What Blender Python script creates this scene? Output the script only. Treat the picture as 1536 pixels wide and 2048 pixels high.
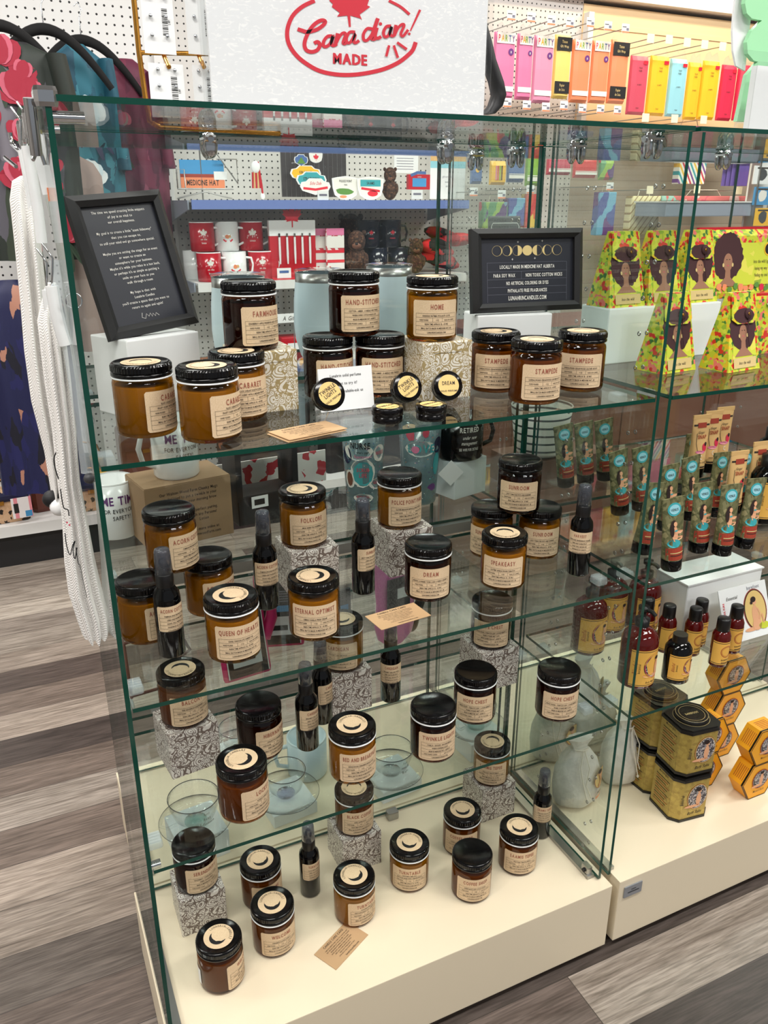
import bpy, math, random
from mathutils import Vector, Matrix
random.seed(7)
for o in list(bpy.data.objects): bpy.data.objects.remove(o)
COL = bpy.context.scene.collection
SC = bpy.context.scene
# ---------------------------------------------------------------- camera
F = 1620.0; TH = math.radians(20.9); HD = math.radians(64.9); HC = 1.39
cd = bpy.data.cameras.new('camera'); cam = bpy.data.objects.new('camera', cd); COL.objects.link(cam)
cd.sensor_fit = 'VERTICAL'; cd.sensor_height = 24.0; cd.lens = F/2048*24.0
cd.clip_start = 0.02; cd.clip_end = 60
cam.location = (0, 0, HC)
cam.rotation_euler = (math.pi/2-TH, 0, HD-math.pi/2)
SC.camera = cam
# ---------------------------------------------------------------- world, exposure, lamps
w = bpy.data.worlds.new('world'); SC.world = w; w.use_nodes = True
w.node_tree.nodes['Background'].inputs[0].default_value = (0.93, 0.96, 1.0, 1)
w.node_tree.nodes['Background'].inputs[1].default_value = 0.34
SC.view_settings.view_transform = 'Standard'; SC.view_settings.look = 'None'
SC.view_settings.exposure = -0.13; SC.view_settings.gamma = 1
try: SC.cycles.transparent_max_bounces = 40
except Exception: pass
def lamp(name, loc, sx, sy, e, col=(1, .97, .93)):
    l = bpy.data.lights.new(name, 'AREA'); l.shape = 'RECTANGLE'; l.size = sx; l.size_y = sy
    l.energy = e; l.color = col
    o = bpy.data.objects.new(name, l); o.location = loc; COL.objects.link(o); return o
CEIL = 3.05
LAMPS = [(-.4, .1), (-.4, 2.2), (1.6, .1), (1.6, 2.2), (3.6, .1), (3.6, 2.2), (.6, -2.0), (2.8, -2.0), (-2.2, .1), (-2.2, 2.2)]
for (lx, ly) in LAMPS: lamp('troffer_light', (lx, ly, CEIL-.06), 1.2, .3, 36)
lamp('display_strip_light', (3.3, 3.2, 2.75), 1.9, .1, 22, (1, .82, .55))
# ---------------------------------------------------------------- helpers
def at(u, v, z):
    "point seen at pixel (u,v) of the photograph on the horizontal plane z"
    d = ray(u, v); t = (z-HC)/d[2]; return Vector((d[0]*t, d[1]*t, z))
def aty(u, v, y):
    d = ray(u, v); t = y/d[1]; return Vector((d[0]*t, y, HC+d[2]*t))
def ray(u, v):
    a = (u-768)/F; b = -(v-1024)/F; c, s = math.cos(TH), math.sin(TH); hx, hy = math.cos(HD), math.sin(HD)
    up = b*c-s; fw = c+b*s
    return (a*hy+fw*hx, -a*hx+fw*hy, up)
def C(r, g, b):
    f = lambda x: (x/255/12.92) if x <= 10 else ((x/255+.055)/1.055)**2.4
    return (f(r), f(g), f(b), 1)
M = {}
def mat(n, col, rough=.5, metal=0., **k):
    m = bpy.data.materials.new(n); m.use_nodes = True; p = m.node_tree.nodes['Principled BSDF']
    p.inputs['Base Color'].default_value = col if len(col) == 4 else (*col, 1)
    p.inputs['Roughness'].default_value = rough; p.inputs['Metallic'].default_value = metal
    for a, b in k.items(): p.inputs[a.replace('_', ' ')].default_value = b
    M[n] = m; return m
def thin(n, tint, ior=1.45, rough=0.0, mixcol=None, k=0.0):
    "thin clear sheet: fresnel reflection over a tinted see-through"
    m = bpy.data.materials.new(n); m.use_nodes = True; t = m.node_tree; t.nodes.clear()
    out = t.nodes.new('ShaderNodeOutputMaterial'); mx = t.nodes.new('ShaderNodeMixShader'); fr = t.nodes.new('ShaderNodeFresnel')
    geo = t.nodes.new('ShaderNodeNewGeometry'); im = t.nodes.new('ShaderNodeMix'); im.inputs[2].default_value = ior; im.inputs[3].default_value = 1/ior
    t.links.new(geo.outputs['Backfacing'], im.inputs[0]); t.links.new(im.outputs[0], fr.inputs[0])
    tr = t.nodes.new('ShaderNodeBsdfTransparent'); tr.inputs[0].default_value = (*tint, 1)
    gl = t.nodes.new('ShaderNodeBsdfGlossy'); gl.inputs['Roughness'].default_value = rough
    base = tr.outputs[0]
    if mixcol:
        d = t.nodes.new('ShaderNodeBsdfPrincipled'); d.inputs['Base Color'].default_value = mixcol; d.inputs['Roughness'].default_value = .25
        m2 = t.nodes.new('ShaderNodeMixShader'); m2.inputs[0].default_value = k
        t.links.new(tr.outputs[0], m2.inputs[1]); t.links.new(d.outputs[0], m2.inputs[2]); base = m2.outputs[0]
    t.links.new(fr.outputs[0], mx.inputs[0]); t.links.new(base, mx.inputs[1]); t.links.new(gl.outputs[0], mx.inputs[2])
    t.links.new(mx.outputs[0], out.inputs[0]); M[n] = m; return m
def proc(n, build, rough=.5, **k):
    m = mat(n, (.5, .5, .5, 1), rough, **k); t = m.node_tree; p = t.nodes['Principled BSDF']
    tc = t.nodes.new('ShaderNodeTexCoord')
    build(t, tc, p); return m
def nd(t, typ, ins=None, **props):
    n = t.nodes.new(typ)
    for a, b in props.items(): setattr(n, a, b)
    for a, b in (ins or {}).items():
        if hasattr(b, 'is_linked'): t.links.new(b, n.inputs[a])
        else: n.inputs[a].default_value = b
    return n
def ramp(t, fac, stops, interp='LINEAR'):
    r = t.nodes.new('ShaderNodeValToRGB'); r.color_ramp.interpolation = interp; e = r.color_ramp.elements
    while len(e) < len(stops): e.new(.5)
    for i, (p, c) in enumerate(stops): e[i].position = p; e[i].color = c
    t.links.new(fac, r.inputs[0]); return r.outputs[0]
def math_(t, op, a, b=None):
    n = t.nodes.new('ShaderNodeMath'); n.operation = op
    for i, x in enumerate((a, b)):
        if x is None: continue
        if hasattr(x, 'is_linked'): t.links.new(x, n.inputs[i])
        else: n.inputs[i].default_value = x
    return n.outputs[0]

# ---------------------------------------------------------------- materials
mat('black_plastic', C(16, 16, 17), .22); mat('lid_black', C(8, 7, 8), .16, Specular_IOR_Level=.35); mat('card_navy', C(34, 36, 46), .4)
mat('matte_black', C(28, 28, 30), .5); mat('ink', C(48, 38, 32), .6); mat('ink_black', C(15, 15, 18), .6)
mat('title_ink', C(158, 92, 72), .6); mat('white', C(240, 240, 240), .5); mat('white_gloss', C(238, 240, 240), .15)
mat('white_print', C(235, 232, 225), .6); mat('gold_print', C(214, 190, 130), .5)
mat('chrome', C(205, 208, 212), .12, 1.0); mat('steel', C(170, 170, 168), .3, 1.0); mat('gold_metal', C(205, 150, 70), .25, 1.0)
mat('cream_laminate', C(232, 219, 192), .38); mat('cream_front', C(222, 210, 194), .45)
mat('card_white', C(236, 238, 238), .6); mat('card_blue_white', C(228, 234, 236), .6)
mat('red_ink', C(222, 32, 56), .5); mat('red', C(190, 22, 40), .4); mat('mug_red', C(176, 20, 38), .15); mat('mug_dark', C(18, 24, 38), .15)
mat('tumbler_blue', C(206, 224, 232), .3); mat('kraft_box', C(150, 122, 92), .8)
mat('wax_honey', (.56, .54, .30, 1), .5); mat('wax_mid', (.27, .21, .13, 1), .5); mat('wax_dark', (.05, .03, .03, 1), .5)
mat('shelf_blue', C(110, 130, 190), .35); mat('shelf_white', C(226, 226, 224), .4); mat('shelf_grey', C(150, 158, 172), .4)
mat('mint', C(160, 222, 172), .5); mat('pink_soft', C(228, 130, 190), .3); mat('pink_hot', C(205, 20, 105), .35)
mat('velvet_black', C(10, 10, 11), .9); mat('brown_leather', C(96, 48, 38), .5); mat('bottle_black', C(5, 5, 6), .08, Specular_IOR_Level=.4)
mat('amber_red', C(84, 14, 12), .08); mat('bottle_label', C(234, 180, 82), .5); mat('tin_black', C(22, 20, 18), .3); mat('pump_black', C(18, 17, 18), .35)
mat('teal', C(60, 165, 172), .4); mat('skin', C(226, 168, 128), .6); mat('skin_brown', C(158, 112, 88), .6); mat('hair', C(40, 22, 18), .7)
mat('afro', C(66, 36, 40), .9); mat('lime', C(200, 208, 60), .5); mat('navy', C(22, 26, 62), .6); mat('grey_print', C(120, 120, 135), .5)
mat('slate', C(62, 66, 72), .4); mat('lavender', C(120, 96, 180), .5); mat('rust', C(160, 60, 40), .5); mat('green_print', C(90, 140, 60), .5)
mat('flower_red', C(150, 22, 48), .7); mat('flower_rose', C(186, 84, 104), .7); mat('green_dark', C(34, 52, 36), .6); mat('rubber_grey', C(60, 60, 62), .5); mat('tan_paper', C(222, 180, 120), .5); mat('yellow_box', C(238, 166, 30), .45); mat('label_yellow', C(226, 194, 122), .5)
mat('brown_cloth', C(60, 38, 26), .95); mat('barcode', C(30, 30, 30), .6); mat('sky_blue', C(70, 150, 205), .4); mat('cord_white', C(226, 220, 205), .8)
mat('kraft_plain', C(188, 154, 114), .75); mat('tag_cream', C(250, 236, 204), .6); mat('glass_edge', C(6, 62, 50), .08); mat('clear_edge_lit', C(90, 150, 130), .1)
mat('silver_plate', C(170, 178, 190), .3, .8); mat('mesh_dark', C(55, 50, 52), .6); mat('oak_brown', C(120, 78, 60), .5)
for nm, c in dict(p_pink=(228, 128, 168), p_mauve=(224, 150, 178), p_yellow=(238, 212, 120), p_orange=(240, 146, 104), p_rose=(208, 84, 104), p_gold=(246, 190, 50),
                  p_aqua=(150, 208, 220), p_crimson=(214, 50, 80), p_blue=(80, 110, 165), p_green=(140, 185, 70), p_red=(215, 60, 60), p_purple=(110, 60, 130)).items(): mat(nm, C(*c), .3)
thin('glass', (.965, .985, .975)); thin('clear_plastic', (.93, .95, .96), 1.5, .05, C(235, 242, 244), .26)
thin('cap_smoke', (.55, .58, .62), 1.45, .05, C(105, 110, 122), .35); thin('cup_glass', (.985, .992, .99), 1.45); thin('poly', (.96, .96, .96), 1.35, .12, C(240, 240, 240), .06)
thin('cup_aqua', (.74, .9, .88), 1.5); thin('cup_iris', (.84, .84, .95), 1.6); thin('acrylic', (.975, .98, .98), 1.45)
thin('amber_honey', (.60, .36, .06), 1.5); thin('amber_mid', (.52, .27, .06), 1.5); thin('amber_dark', (.34, .14, .06), 1.5)
thin('glitter_plastic', (.60, .72, .74), 1.45, .1, C(140, 165, 172), .35)
def _kraft(t, tc, p):
    n = nd(t, 'ShaderNodeTexNoise', {'Vector': tc.outputs['Object'], 'Scale': 900., 'Detail': 3.})
    t.links.new(ramp(t, n.outputs[0], [(.3, C(212, 183, 146)), (.7, C(228, 203, 168))]), p.inputs['Base Color'])
proc('kraft', _kraft, .75)
FR = 33
def _floor(t, tc, p):
    mp = nd(t, 'ShaderNodeMapping', {'Vector': tc.outputs['Object'], 'Location': (-.811+1.2*3+.21, -.861+.126*FR, 0)})
    b = nd(t, 'ShaderNodeTexBrick', {'Vector': mp.outputs[0], 'Color1': (0, 0, 0, 1), 'Color2': (1, 1, 1, 1), 'Mortar': (.5, .5, .5, 1), 'Scale': 1., 'Mortar Size': 0.0008, 'Brick Width': 1.2, 'Row Height': .126}, offset=.37)
    pal = ramp(t, b.outputs['Color'], [(0, C(66, 58, 54)), (.2, C(92, 80, 74)), (.35, C(124, 110, 100)), (.5, C(74, 66, 62)), (.62, C(164, 151, 139)), (.75, C(104, 92, 86)), (.88, C(186, 176, 164)), (1, C(104, 92, 84))])
    off = nd(t, 'ShaderNodeVectorMath', {0: b.outputs['Color'], 1: (7., 3., 0.)}, operation='MULTIPLY'); off2 = nd(t, 'ShaderNodeVectorMath', {0: mp.outputs[0], 1: off.outputs[0]}, operation='ADD')
    st = nd(t, 'ShaderNodeMapping', {'Vector': off2.outputs[0], 'Scale': (1.6, 22, 1)})
    n = nd(t, 'ShaderNodeTexNoise', {'Vector': st.outputs[0], 'Scale': 2.2, 'Detail': 10., 'Roughness': .68, 'Distortion': .9})
    g = ramp(t, n.outputs[0], [(.3, (.42, .39, .37, 1)), (.44, (.74, .72, .7, 1)), (.55, (1.0, 1.0, 1.0, 1)), (.7, (1.18, 1.16, 1.14, 1))])
    s2 = nd(t, 'ShaderNodeMapping', {'Vector': off2.outputs[0], 'Scale': (9, 160, 1)}); n2 = nd(t, 'ShaderNodeTexNoise', {'Vector': s2.outputs[0], 'Scale': 1.5, 'Detail': 4.})
    g2 = ramp(t, n2.outputs[0], [(.35, (.62, .61, .6, 1)), (.6, (1.08, 1.08, 1.08, 1))])
    m1 = nd(t, 'ShaderNodeMixRGB', {0: 1., 1: pal, 2: g}, blend_type='MULTIPLY'); m2 = nd(t, 'ShaderNodeMixRGB', {0: 1., 1: m1.outputs[0], 2: g2}, blend_type='MULTIPLY')
    m3 = nd(t, 'ShaderNodeMixRGB', {0: b.outputs['Fac'], 1: m2.outputs[0], 2: C(52, 46, 42)})
    t.links.new(m3.outputs[0], p.inputs['Base Color'])
proc('floor_planks', _floor, .42)
def _paisley(scale, dark, lite):
    def f(t, tc, p):
        nz = nd(t, 'ShaderNodeTexNoise', {'Vector': tc.outputs['Object'], 'Scale': 38., 'Detail': 1.})
        mv = nd(t, 'ShaderNodeMixRGB', {0: .018, 1: tc.outputs['Object'], 2: nz.outputs['Color']}, blend_type='ADD')
        tot = None
        for sc, fr in ((52., 32.), (125., 20.)):
            v = nd(t, 'ShaderNodeTexVoronoi', {'Vector': mv.outputs[0], 'Scale': sc*scale}, feature='F1')
            e = nd(t, 'ShaderNodeTexVoronoi', {'Vector': mv.outputs[0], 'Scale': sc*scale}, feature='DISTANCE_TO_EDGE')
            s = math_(t, 'SINE', math_(t, 'MULTIPLY', v.outputs['Distance'], fr))
            l = math_(t, 'GREATER_THAN', s, .55); ed = math_(t, 'LESS_THAN', e.outputs['Distance'], .05)
            a = math_(t, 'MAXIMUM', l, ed); tot = a if tot is None else (tot, a)
        big = nd(t, 'ShaderNodeTexNoise', {'Vector': tc.outputs['Object'], 'Scale': 45., 'Detail': 0.})
        sel = math_(t, 'GREATER_THAN', big.outputs[0], .5)
        mx = nd(t, 'ShaderNodeMixRGB', {0: sel, 1: tot[0], 2: tot[1]})
        c = nd(t, 'ShaderNodeMixRGB', {0: mx.outputs[0], 1: lite, 2: dark})
        t.links.new(c.outputs[0], p.inputs['Base Color'])
    return f
proc('paisley_grey', _paisley(1., C(118, 104, 96), C(226, 222, 214)), .3, Metallic=.15)
proc('paisley_gold', _paisley(1., C(172, 152, 106), C(238, 233, 220)), .3, Metallic=.15)
def _blobs(scale, stops, sc2=1.7):
    def f(t, tc, p):
        mp = nd(t, 'ShaderNodeMapping', {'Vector': tc.outputs['Object'], 'Scale': (1, 1, 1/sc2)})
        nz = nd(t, 'ShaderNodeTexNoise', {'Vector': mp.outputs[0], 'Scale': scale*.6, 'Detail': 5., 'Distortion': 1.2})
        mv = nd(t, 'ShaderNodeMixRGB', {0: .9/scale, 1: mp.outputs[0], 2: nz.outputs['Color']}, blend_type='ADD')
        v = nd(t, 'ShaderNodeTexVoronoi', {'Vector': mv.outputs[0], 'Scale': scale}, feature='F1')
        sp = nd(t, 'ShaderNodeSeparateColor', {0: v.outputs['Color']})
        t.links.new(ramp(t, sp.outputs[0], stops, 'CONSTANT'), p.inputs['Base Color'])
    return f
proc('floral_kimono', _blobs(16., [(0, C(30, 38, 32)), (.35, C(84, 82, 90)), (.5, C(26, 26, 30)), (.72, C(110, 106, 114)), (.86, C(48, 58, 44))], 3.4), .6)
proc('teal_kimono', _blobs(20., [(0, C(28, 88, 108)), (.45, C(34, 104, 122)), (.68, C(22, 74, 94)), (.9, C(60, 130, 146))], 2.), .6)
proc('maroon_kimono', _blobs(20., [(0, C(92, 24, 54)), (.5, C(106, 32, 60)), (.8, C(80, 20, 46)), (.95, C(130, 60, 84))], 2.), .6)
proc('taupe_cloth', _blobs(4., [(0, C(150, 130, 124)), (.5, C(160, 140, 134)), (.85, C(128, 108, 102))], 3.), .7)
proc('navy_chain', _blobs(44., [(0, C(18, 22, 66)), (.5, C(24, 26, 80)), (.7, C(12, 12, 30)), (.88, C(170, 120, 100))], 3.), .6)
proc('jungle_print', _blobs(150., [(0, C(196, 204, 52)), (.3, C(210, 216, 70)), (.44, C(232, 190, 40)), (.56, C(214, 50, 36)), (.68, C(60, 120, 50)), (.8, C(236, 120, 110)), (.9, C(150, 180, 50))], 1.), .45)
proc('lime_print', _blobs(55., [(0, C(206, 214, 66)), (.7, C(196, 206, 60)), (.85, C(226, 220, 90)), (.94, C(150, 176, 60))], 1.), .45)
proc('olive_print', _blobs(170., [(0, C(112, 112, 76)), (.4, C(132, 130, 92)), (.7, C(92, 94, 62)), (.88, C(160, 152, 110))], 1.), .4, Metallic=.2)
proc('gold_tin', _blobs(150., [(0, C(176, 152, 78)), (.5, C(186, 162, 84)), (.8, C(164, 140, 72))], 1.), .32, Metallic=.25)
proc('mosaic', _blobs(420., [(0, C(60, 56, 60)), (.4, C(190, 184, 180)), (.7, C(120, 116, 130)), (.9, C(30, 30, 34))], 1.), .5)
proc('leopard', _blobs(60., [(0, C(206, 168, 132)), (.55, C(30, 20, 16)), (.75, C(214, 178, 142))], 1.), .6)
proc('cow_print', _blobs(35., [(0, C(235, 235, 232)), (.55, C(14, 14, 16))], 1.), .6)
proc('zebra', _blobs(22., [(0, C(214, 110, 150)), (.3, C(235, 225, 225)), (.5, C(110, 110, 130)), (.7, C(226, 160, 170)), (.85, C(230, 225, 226))], 6.), .4)
proc('gift_multi', _blobs(22., [(0, C(96, 60, 120)), (.25, C(90, 150, 100)), (.45, C(200, 70, 80)), (.6, C(150, 185, 80)), (.8, C(120, 160, 180))], 1.6), .4)
proc('gift_warm', _blobs(18., [(0, C(220, 90, 60)), (.35, C(236, 200, 90)), (.6, C(210, 50, 50)), (.85, C(120, 150, 80))], 1.6), .4)
proc('gift_cool', _blobs(18., [(0, C(80, 90, 160)), (.3, C(110, 60, 130)), (.6, C(120, 180, 210)), (.85, C(90, 150, 90))], 1.6), .4)
proc('teal_fruit', _blobs(14., [(0, C(140, 205, 190)), (.6, C(150, 212, 198)), (.85, C(228, 110, 110))], 1.2), .4)
proc('coral_print', _blobs(26., [(0, C(232, 120, 120)), (.4, C(240, 200, 195)), (.6, C(220, 90, 110)), (.8, C(170, 210, 200))], 1.2), .4)
proc('towel_print', _blobs(60., [(0, C(236, 232, 228)), (.6, C(196, 60, 70)), (.8, C(236, 232, 228))], 1.), .6)
proc('tartan_red', _blobs(20., [(0, C(200, 24, 36)), (.4, C(20, 18, 20)), (.7, C(150, 16, 30))], 1.), .9)
proc('glove_pink', _blobs(40., [(0, C(205, 24, 105)), (.7, C(220, 60, 130)), (.92, C(240, 190, 215))], 1.), .4)
proc('eye_pattern', _blobs(14., [(0, C(20, 20, 22)), (.65, C(206, 130, 96)), (.8, C(24, 22, 24))], 1.), .6)
proc('brown_fur', _blobs(160., [(0, C(58, 36, 26)), (.4, C(80, 52, 38)), (.7, C(46, 28, 20)), (.9, C(104, 72, 52))], 1.), .95)
def _stripes(cols, sc, ang):
    def f(t, tc, p):
        mp = nd(t, 'ShaderNodeMapping', {'Vector': tc.outputs['Object'], 'Rotation': (0, ang, 0)})
        sp = nd(t, 'ShaderNodeSeparateXYZ', {0: mp.outputs[0]})
        fr = math_(t, 'FRACT', math_(t, 'MULTIPLY', sp.outputs[0], sc))
        n = len(cols); t.links.new(ramp(t, fr, [(i/n, C(*c)) for i, c in enumerate(cols)], 'CONSTANT'), p.inputs['Base Color'])
    return f
W_ = (238, 234, 228)
proc('rainbow_stripes', _stripes([(60, 160, 170), W_, (240, 190, 70), W_, (200, 60, 80), W_, (120, 70, 150), W_], 12., .6), .4)
proc('cream_stripes', _stripes([(240, 226, 180), (240, 226, 180), (240, 226, 180), (170, 140, 90)], 40., -.7), .5)
proc('bowl_stripes', _stripes([W_, W_, W_, (50, 50, 55)], 55., math.pi/2), .4)
proc('tag_stripe', _stripes([(245, 240, 240), (245, 240, 240), (240, 150, 160), (245, 240, 240)], 18., 0), .5)
def _peg(pitch, col, hole=.0032):
    def f(t, tc, p):
        sp = nd(t, 'ShaderNodeSeparateXYZ', {0: tc.outputs['Object']}); ds = []
        for ax in (0, 2):
            q = math_(t, 'SUBTRACT', math_(t, 'FRACT', math_(t, 'DIVIDE', sp.outputs[ax], pitch)), .5); q = math_(t, 'MULTIPLY', q, pitch); ds.append(math_(t, 'MULTIPLY', q, q))
        h = math_(t, 'LESS_THAN', math_(t, 'ADD', ds[0], ds[1]), hole*hole)
        t.links.new(nd(t, 'ShaderNodeMixRGB', {0: h, 1: col, 2: C(16, 15, 16)}).outputs[0], p.inputs['Base Color'])
    return f
proc('pegboard', _peg(.0262, C(206, 204, 200), .0036), .5)
proc('pegboard_wide', _peg(.0315, C(226, 226, 224), .0042), .5)
def _slat(t, tc, p):
    sp = nd(t, 'ShaderNodeSeparateXYZ', {0: tc.outputs['Object']}); fr = math_(t, 'FRACT', math_(t, 'DIVIDE', sp.outputs[2], .075))
    t.links.new(ramp(t, fr, [(0, C(120, 100, 84)), (.04, C(176, 158, 140)), (.96, C(182, 166, 148))]), p.inputs['Base Color'])
proc('slatwall', _slat, .5)
def _sign(t, tc, p):
    st = nd(t, 'ShaderNodeMapping', {'Vector': tc.outputs['Object'], 'Scale': (1, 1, 2.5)})
    n = nd(t, 'ShaderNodeTexNoise', {'Vector': st.outputs[0], 'Scale': 70., 'Detail': 8., 'Distortion': 2.})
    t.links.new(ramp(t, n.outputs[0], [(.56, C(241, 242, 244)), (.61, C(254, 254, 254))]), p.inputs['Base Color'])
proc('sign_board', _sign, .4)
def _herring(t, tc, p):
    mp = nd(t, 'ShaderNodeTexWave', {'Vector': tc.outputs['Object'], 'Scale': 170., 'Distortion': 1.}, bands_direction='DIAGONAL')
    t.links.new(ramp(t, mp.outputs[0], [(0, C(236, 233, 228)), (1, C(248, 246, 243))]), p.inputs['Base Color'])
    b = nd(t, 'ShaderNodeBump', {'Height': mp.outputs[0], 'Strength': .5, 'Distance': .001}); t.links.new(b.outputs[0], p.inputs['Normal'])
proc('towel_cloth', _herring, .95)
def _cloth(t, tc, p):
    n = nd(t, 'ShaderNodeTexNoise', {'Vector': tc.outputs['Object'], 'Scale': 40., 'Detail': 4.})
    t.links.new(ramp(t, n.outputs[0], [(.3, C(206, 204, 196)), (.7, C(228, 226, 218))]), p.inputs['Base Color'])
    b = nd(t, 'ShaderNodeBump', {'Height': n.outputs[0], 'Strength': .5, 'Distance': .01}); t.links.new(b.outputs[0], p.inputs['Normal'])
proc('cotton_bag', _cloth, .9)
mat('tan_panel', C(232, 204, 160), .6); mat('wall_paint', C(150, 144, 138), .7); mat('ceiling_tile', C(196, 196, 194), .8)
mt = mat('lamp_diffuser', (1, 1, 1, 1), .5); p_ = mt.node_tree.nodes['Principled BSDF']; p_.inputs['Emission Color'].default_value = (1, .98, .95, 1); p_.inputs['Emission Strength'].default_value = 5.

# ---------------------------------------------------------------- mesh building
class MB:
    def __init__(s): s.v = []; s.f = []; s.m = []; s.sm = []; s.mats = []
    def mi(s, name):
        if name not in s.mats: s.mats.append(name)
        return s.mats.index(name)
    def add(s, vs, fs, m, smooth=False):
        b = len(s.v); s.v += [tuple(v) for v in vs]; k = s.mi(m)
        for f in fs: s.f.append(tuple(b+i for i in f)); s.m.append(k); s.sm.append(smooth)
        return s
    def box(s, c, d, m, rz=0, bev=0, R=None, mats=None):
        cx, cy, cz = c; x, y, z = d[0]/2, d[1]/2, d[2]/2; R = R or Matrix.Rotation(rz, 3, 'Z')
        if bev:
            b = min(bev, x*.9, y*.9, z*.9); vs = []; fs = []
            ring = lambda ax, ay, zz: [(-ax, -ay, zz), (ax, -ay, zz), (ax, ay, zz), (-ax, ay, zz)]
            def oct_(i, zz): X, Y = x-i, y-i; return [(-X+b, -Y, zz), (X-b, -Y, zz), (X, -Y+b, zz), (X, Y-b, zz), (X-b, Y, zz), (-X+b, Y, zz), (-X, Y-b, zz), (-X, -Y+b, zz)]
            def oct0(zz):
                X, Y = x-b, y-b; return [(-X, -Y, zz), (X, -Y, zz), (X, -Y, zz), (X, Y, zz), (X, Y, zz), (-X, Y, zz), (-X, Y, zz), (-X, -Y, zz)]
            q = b*.3
            def octq(zz):
                X, Y = x-q, y-q; e = b*.7; return [(-X+e, -Y, zz), (X-e, -Y, zz), (X, -Y+e, zz), (X, Y-e, zz), (X-e, Y, zz), (-X+e, Y, zz), (-X, Y-e, zz), (-X, -Y+e, zz)]
            L = [octq(-z), oct_(0, -z+b), oct_(0, z-b), octq(z)]
            for l in L: vs += l
            for k in range(3):
                for i in range(8): j = (i+1) % 8; fs.append((k*8+i, k*8+j, k*8+8+j, k*8+8+i))
            fs.append(tuple(range(7, -1, -1))); fs.append(tuple(range(24, 32)))
            vs = [R @ Vector(v)+Vector(c) for v in vs]; return s.add(vs, fs, m)
        vs = [R @ Vector((sx*x, sy*y, sz*z))+Vector(c) for sz in (-1, 1) for sx, sy in ((-1, -1), (1, -1), (1, 1), (-1, 1))]
        fs = [(3, 2, 1, 0), (4, 5, 6, 7), (0, 1, 5, 4), (1, 2, 6, 5), (2, 3, 7, 6), (3, 0, 4, 7)]   # bottom top front right back left
        if mats:
            for f, mm in zip(fs, mats): s.add([vs[i] for i in f], [(0, 1, 2, 3)], mm)
            return s
        return s.add(vs, fs, m)
    def lathe(s, prof, m, seg=40, c=(0, 0, 0), smooth=True, R=None, cap=True, sx=1, sy=1):
        vs = []; fs = []; n = len(prof); R = R or Matrix.Identity(3)
        for (r, z) in prof:
            for i in range(seg):
                a = 2*math.pi*i/seg; vs.append(R @ Vector((r*math.cos(a)*sx, r*math.sin(a)*sy, z))+Vector(c))
        for k in range(n-1):
            for i in range(seg): j = (i+1) % seg; fs.append((k*seg+i, k*seg+j, (k+1)*seg+j, (k+1)*seg+i))
        s.add(vs, fs, m, smooth)
        if cap:
            if prof[0][0] > 1e-5: s.add(vs[:seg], [tuple(range(seg-1, -1, -1))], m)
            if prof[-1][0] > 1e-5: s.add(vs[-seg:], [tuple(range(seg))], m)
        return s
    def tube(s, pts, r, m, seg=8, closed=False):
        pts = [Vector(p) for p in pts]; n = len(pts); vs = []; fs = []; nrm = None
        for i, p in enumerate(pts):
            if closed: d = pts[(i+1) % n]-pts[i-1]
            else: d = (pts[i+1] if i < n-1 else p)-(pts[i-1] if i else p)
            d.normalize()
            if nrm is None: nrm = d.orthogonal().normalized()
            nrm = (nrm-d*nrm.dot(d)).normalized(); b = d.cross(nrm); rr = r[i] if isinstance(r, (list, tuple)) else r
            for k in range(seg): a = 2*math.pi*k/seg; vs.append(p+(nrm*math.cos(a)+b*math.sin(a))*rr)
        for i in range(n if closed else n-1):
            for k in range(seg): j = (k+1) % seg; q = (i+1) % n; fs.append((i*seg+k, i*seg+j, q*seg+j, q*seg+k))
        s.add(vs, fs, m, True)
        if not closed: s.add(vs[:seg], [tuple(range(seg-1, -1, -1))], m); s.add(vs[-seg:], [tuple(range(seg))], m)
        return s
    def prism(s, poly, axis_fn, t0, t1, m, mside=None):
        "poly: 2D outline; axis_fn(x,y,t)->3D"
        n = len(poly); A = [axis_fn(x, y, t0) for x, y in poly]; B = [axis_fn(x, y, t1) for x, y in poly]
        s.add(A, [tuple(range(n-1, -1, -1))], m); s.add(B, [tuple(range(n))], m)
        return s.add(A+B, [(i, (i+1) % n, n+(i+1) % n, n+i) for i in range(n)], mside or m)
    def loft(s, rings, m, smooth=True, cap=True):
        n = len(rings[0]); vs = [v for r in rings for v in r]; fs = []
        for k in range(len(rings)-1):
            for i in range(n): j = (i+1) % n; fs.append((k*n+i, k*n+j, (k+1)*n+j, (k+1)*n+i))
        s.add(vs, fs, m, smooth)
        if cap: s.add(rings[0], [tuple(range(n-1, -1, -1))], m); s.add(rings[-1], [tuple(range(n))], m)
        return s
    def ell(s, c, r, m, seg=16, rings=9, R=None):
        prof = [(math.sin(math.pi*k/rings), -math.cos(math.pi*k/rings)) for k in range(rings+1)]
        R = R or Matrix.Identity(3); R2 = R @ Matrix.Diagonal(Vector(r)); return s.lathe(prof, m, seg, c, True, R2, False)
    # flat graphics mapped through fn(x, y, lift)
    def poly2(s, fn, pts, m, lift=1): return s.add([fn(x, y, lift) for x, y in pts], [tuple(range(len(pts)))], m)
    def rect2(s, fn, x0, y0, x1, y1, m, lift=1, n=1):
        xs = [x0+(x1-x0)*i/n for i in range(n+1)]
        return s.add([fn(x, y, lift) for x in xs for y in (y0, y1)], [(2*i, 2*i+2, 2*i+3, 2*i+1) for i in range(n)], m)
    def disc2(s, fn, cx, cy, r, m, lift=1, seg=24, ry=None, jag=0):
        ry = ry or r; P = []
        for i in range(seg):
            k = 1+(jag*(random.random()-.5) if jag else 0); a = 2*math.pi*i/seg; P.append((cx+r*k*math.cos(a), cy+ry*k*math.sin(a)))
        return s.poly2(fn, P, m, lift)
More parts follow.
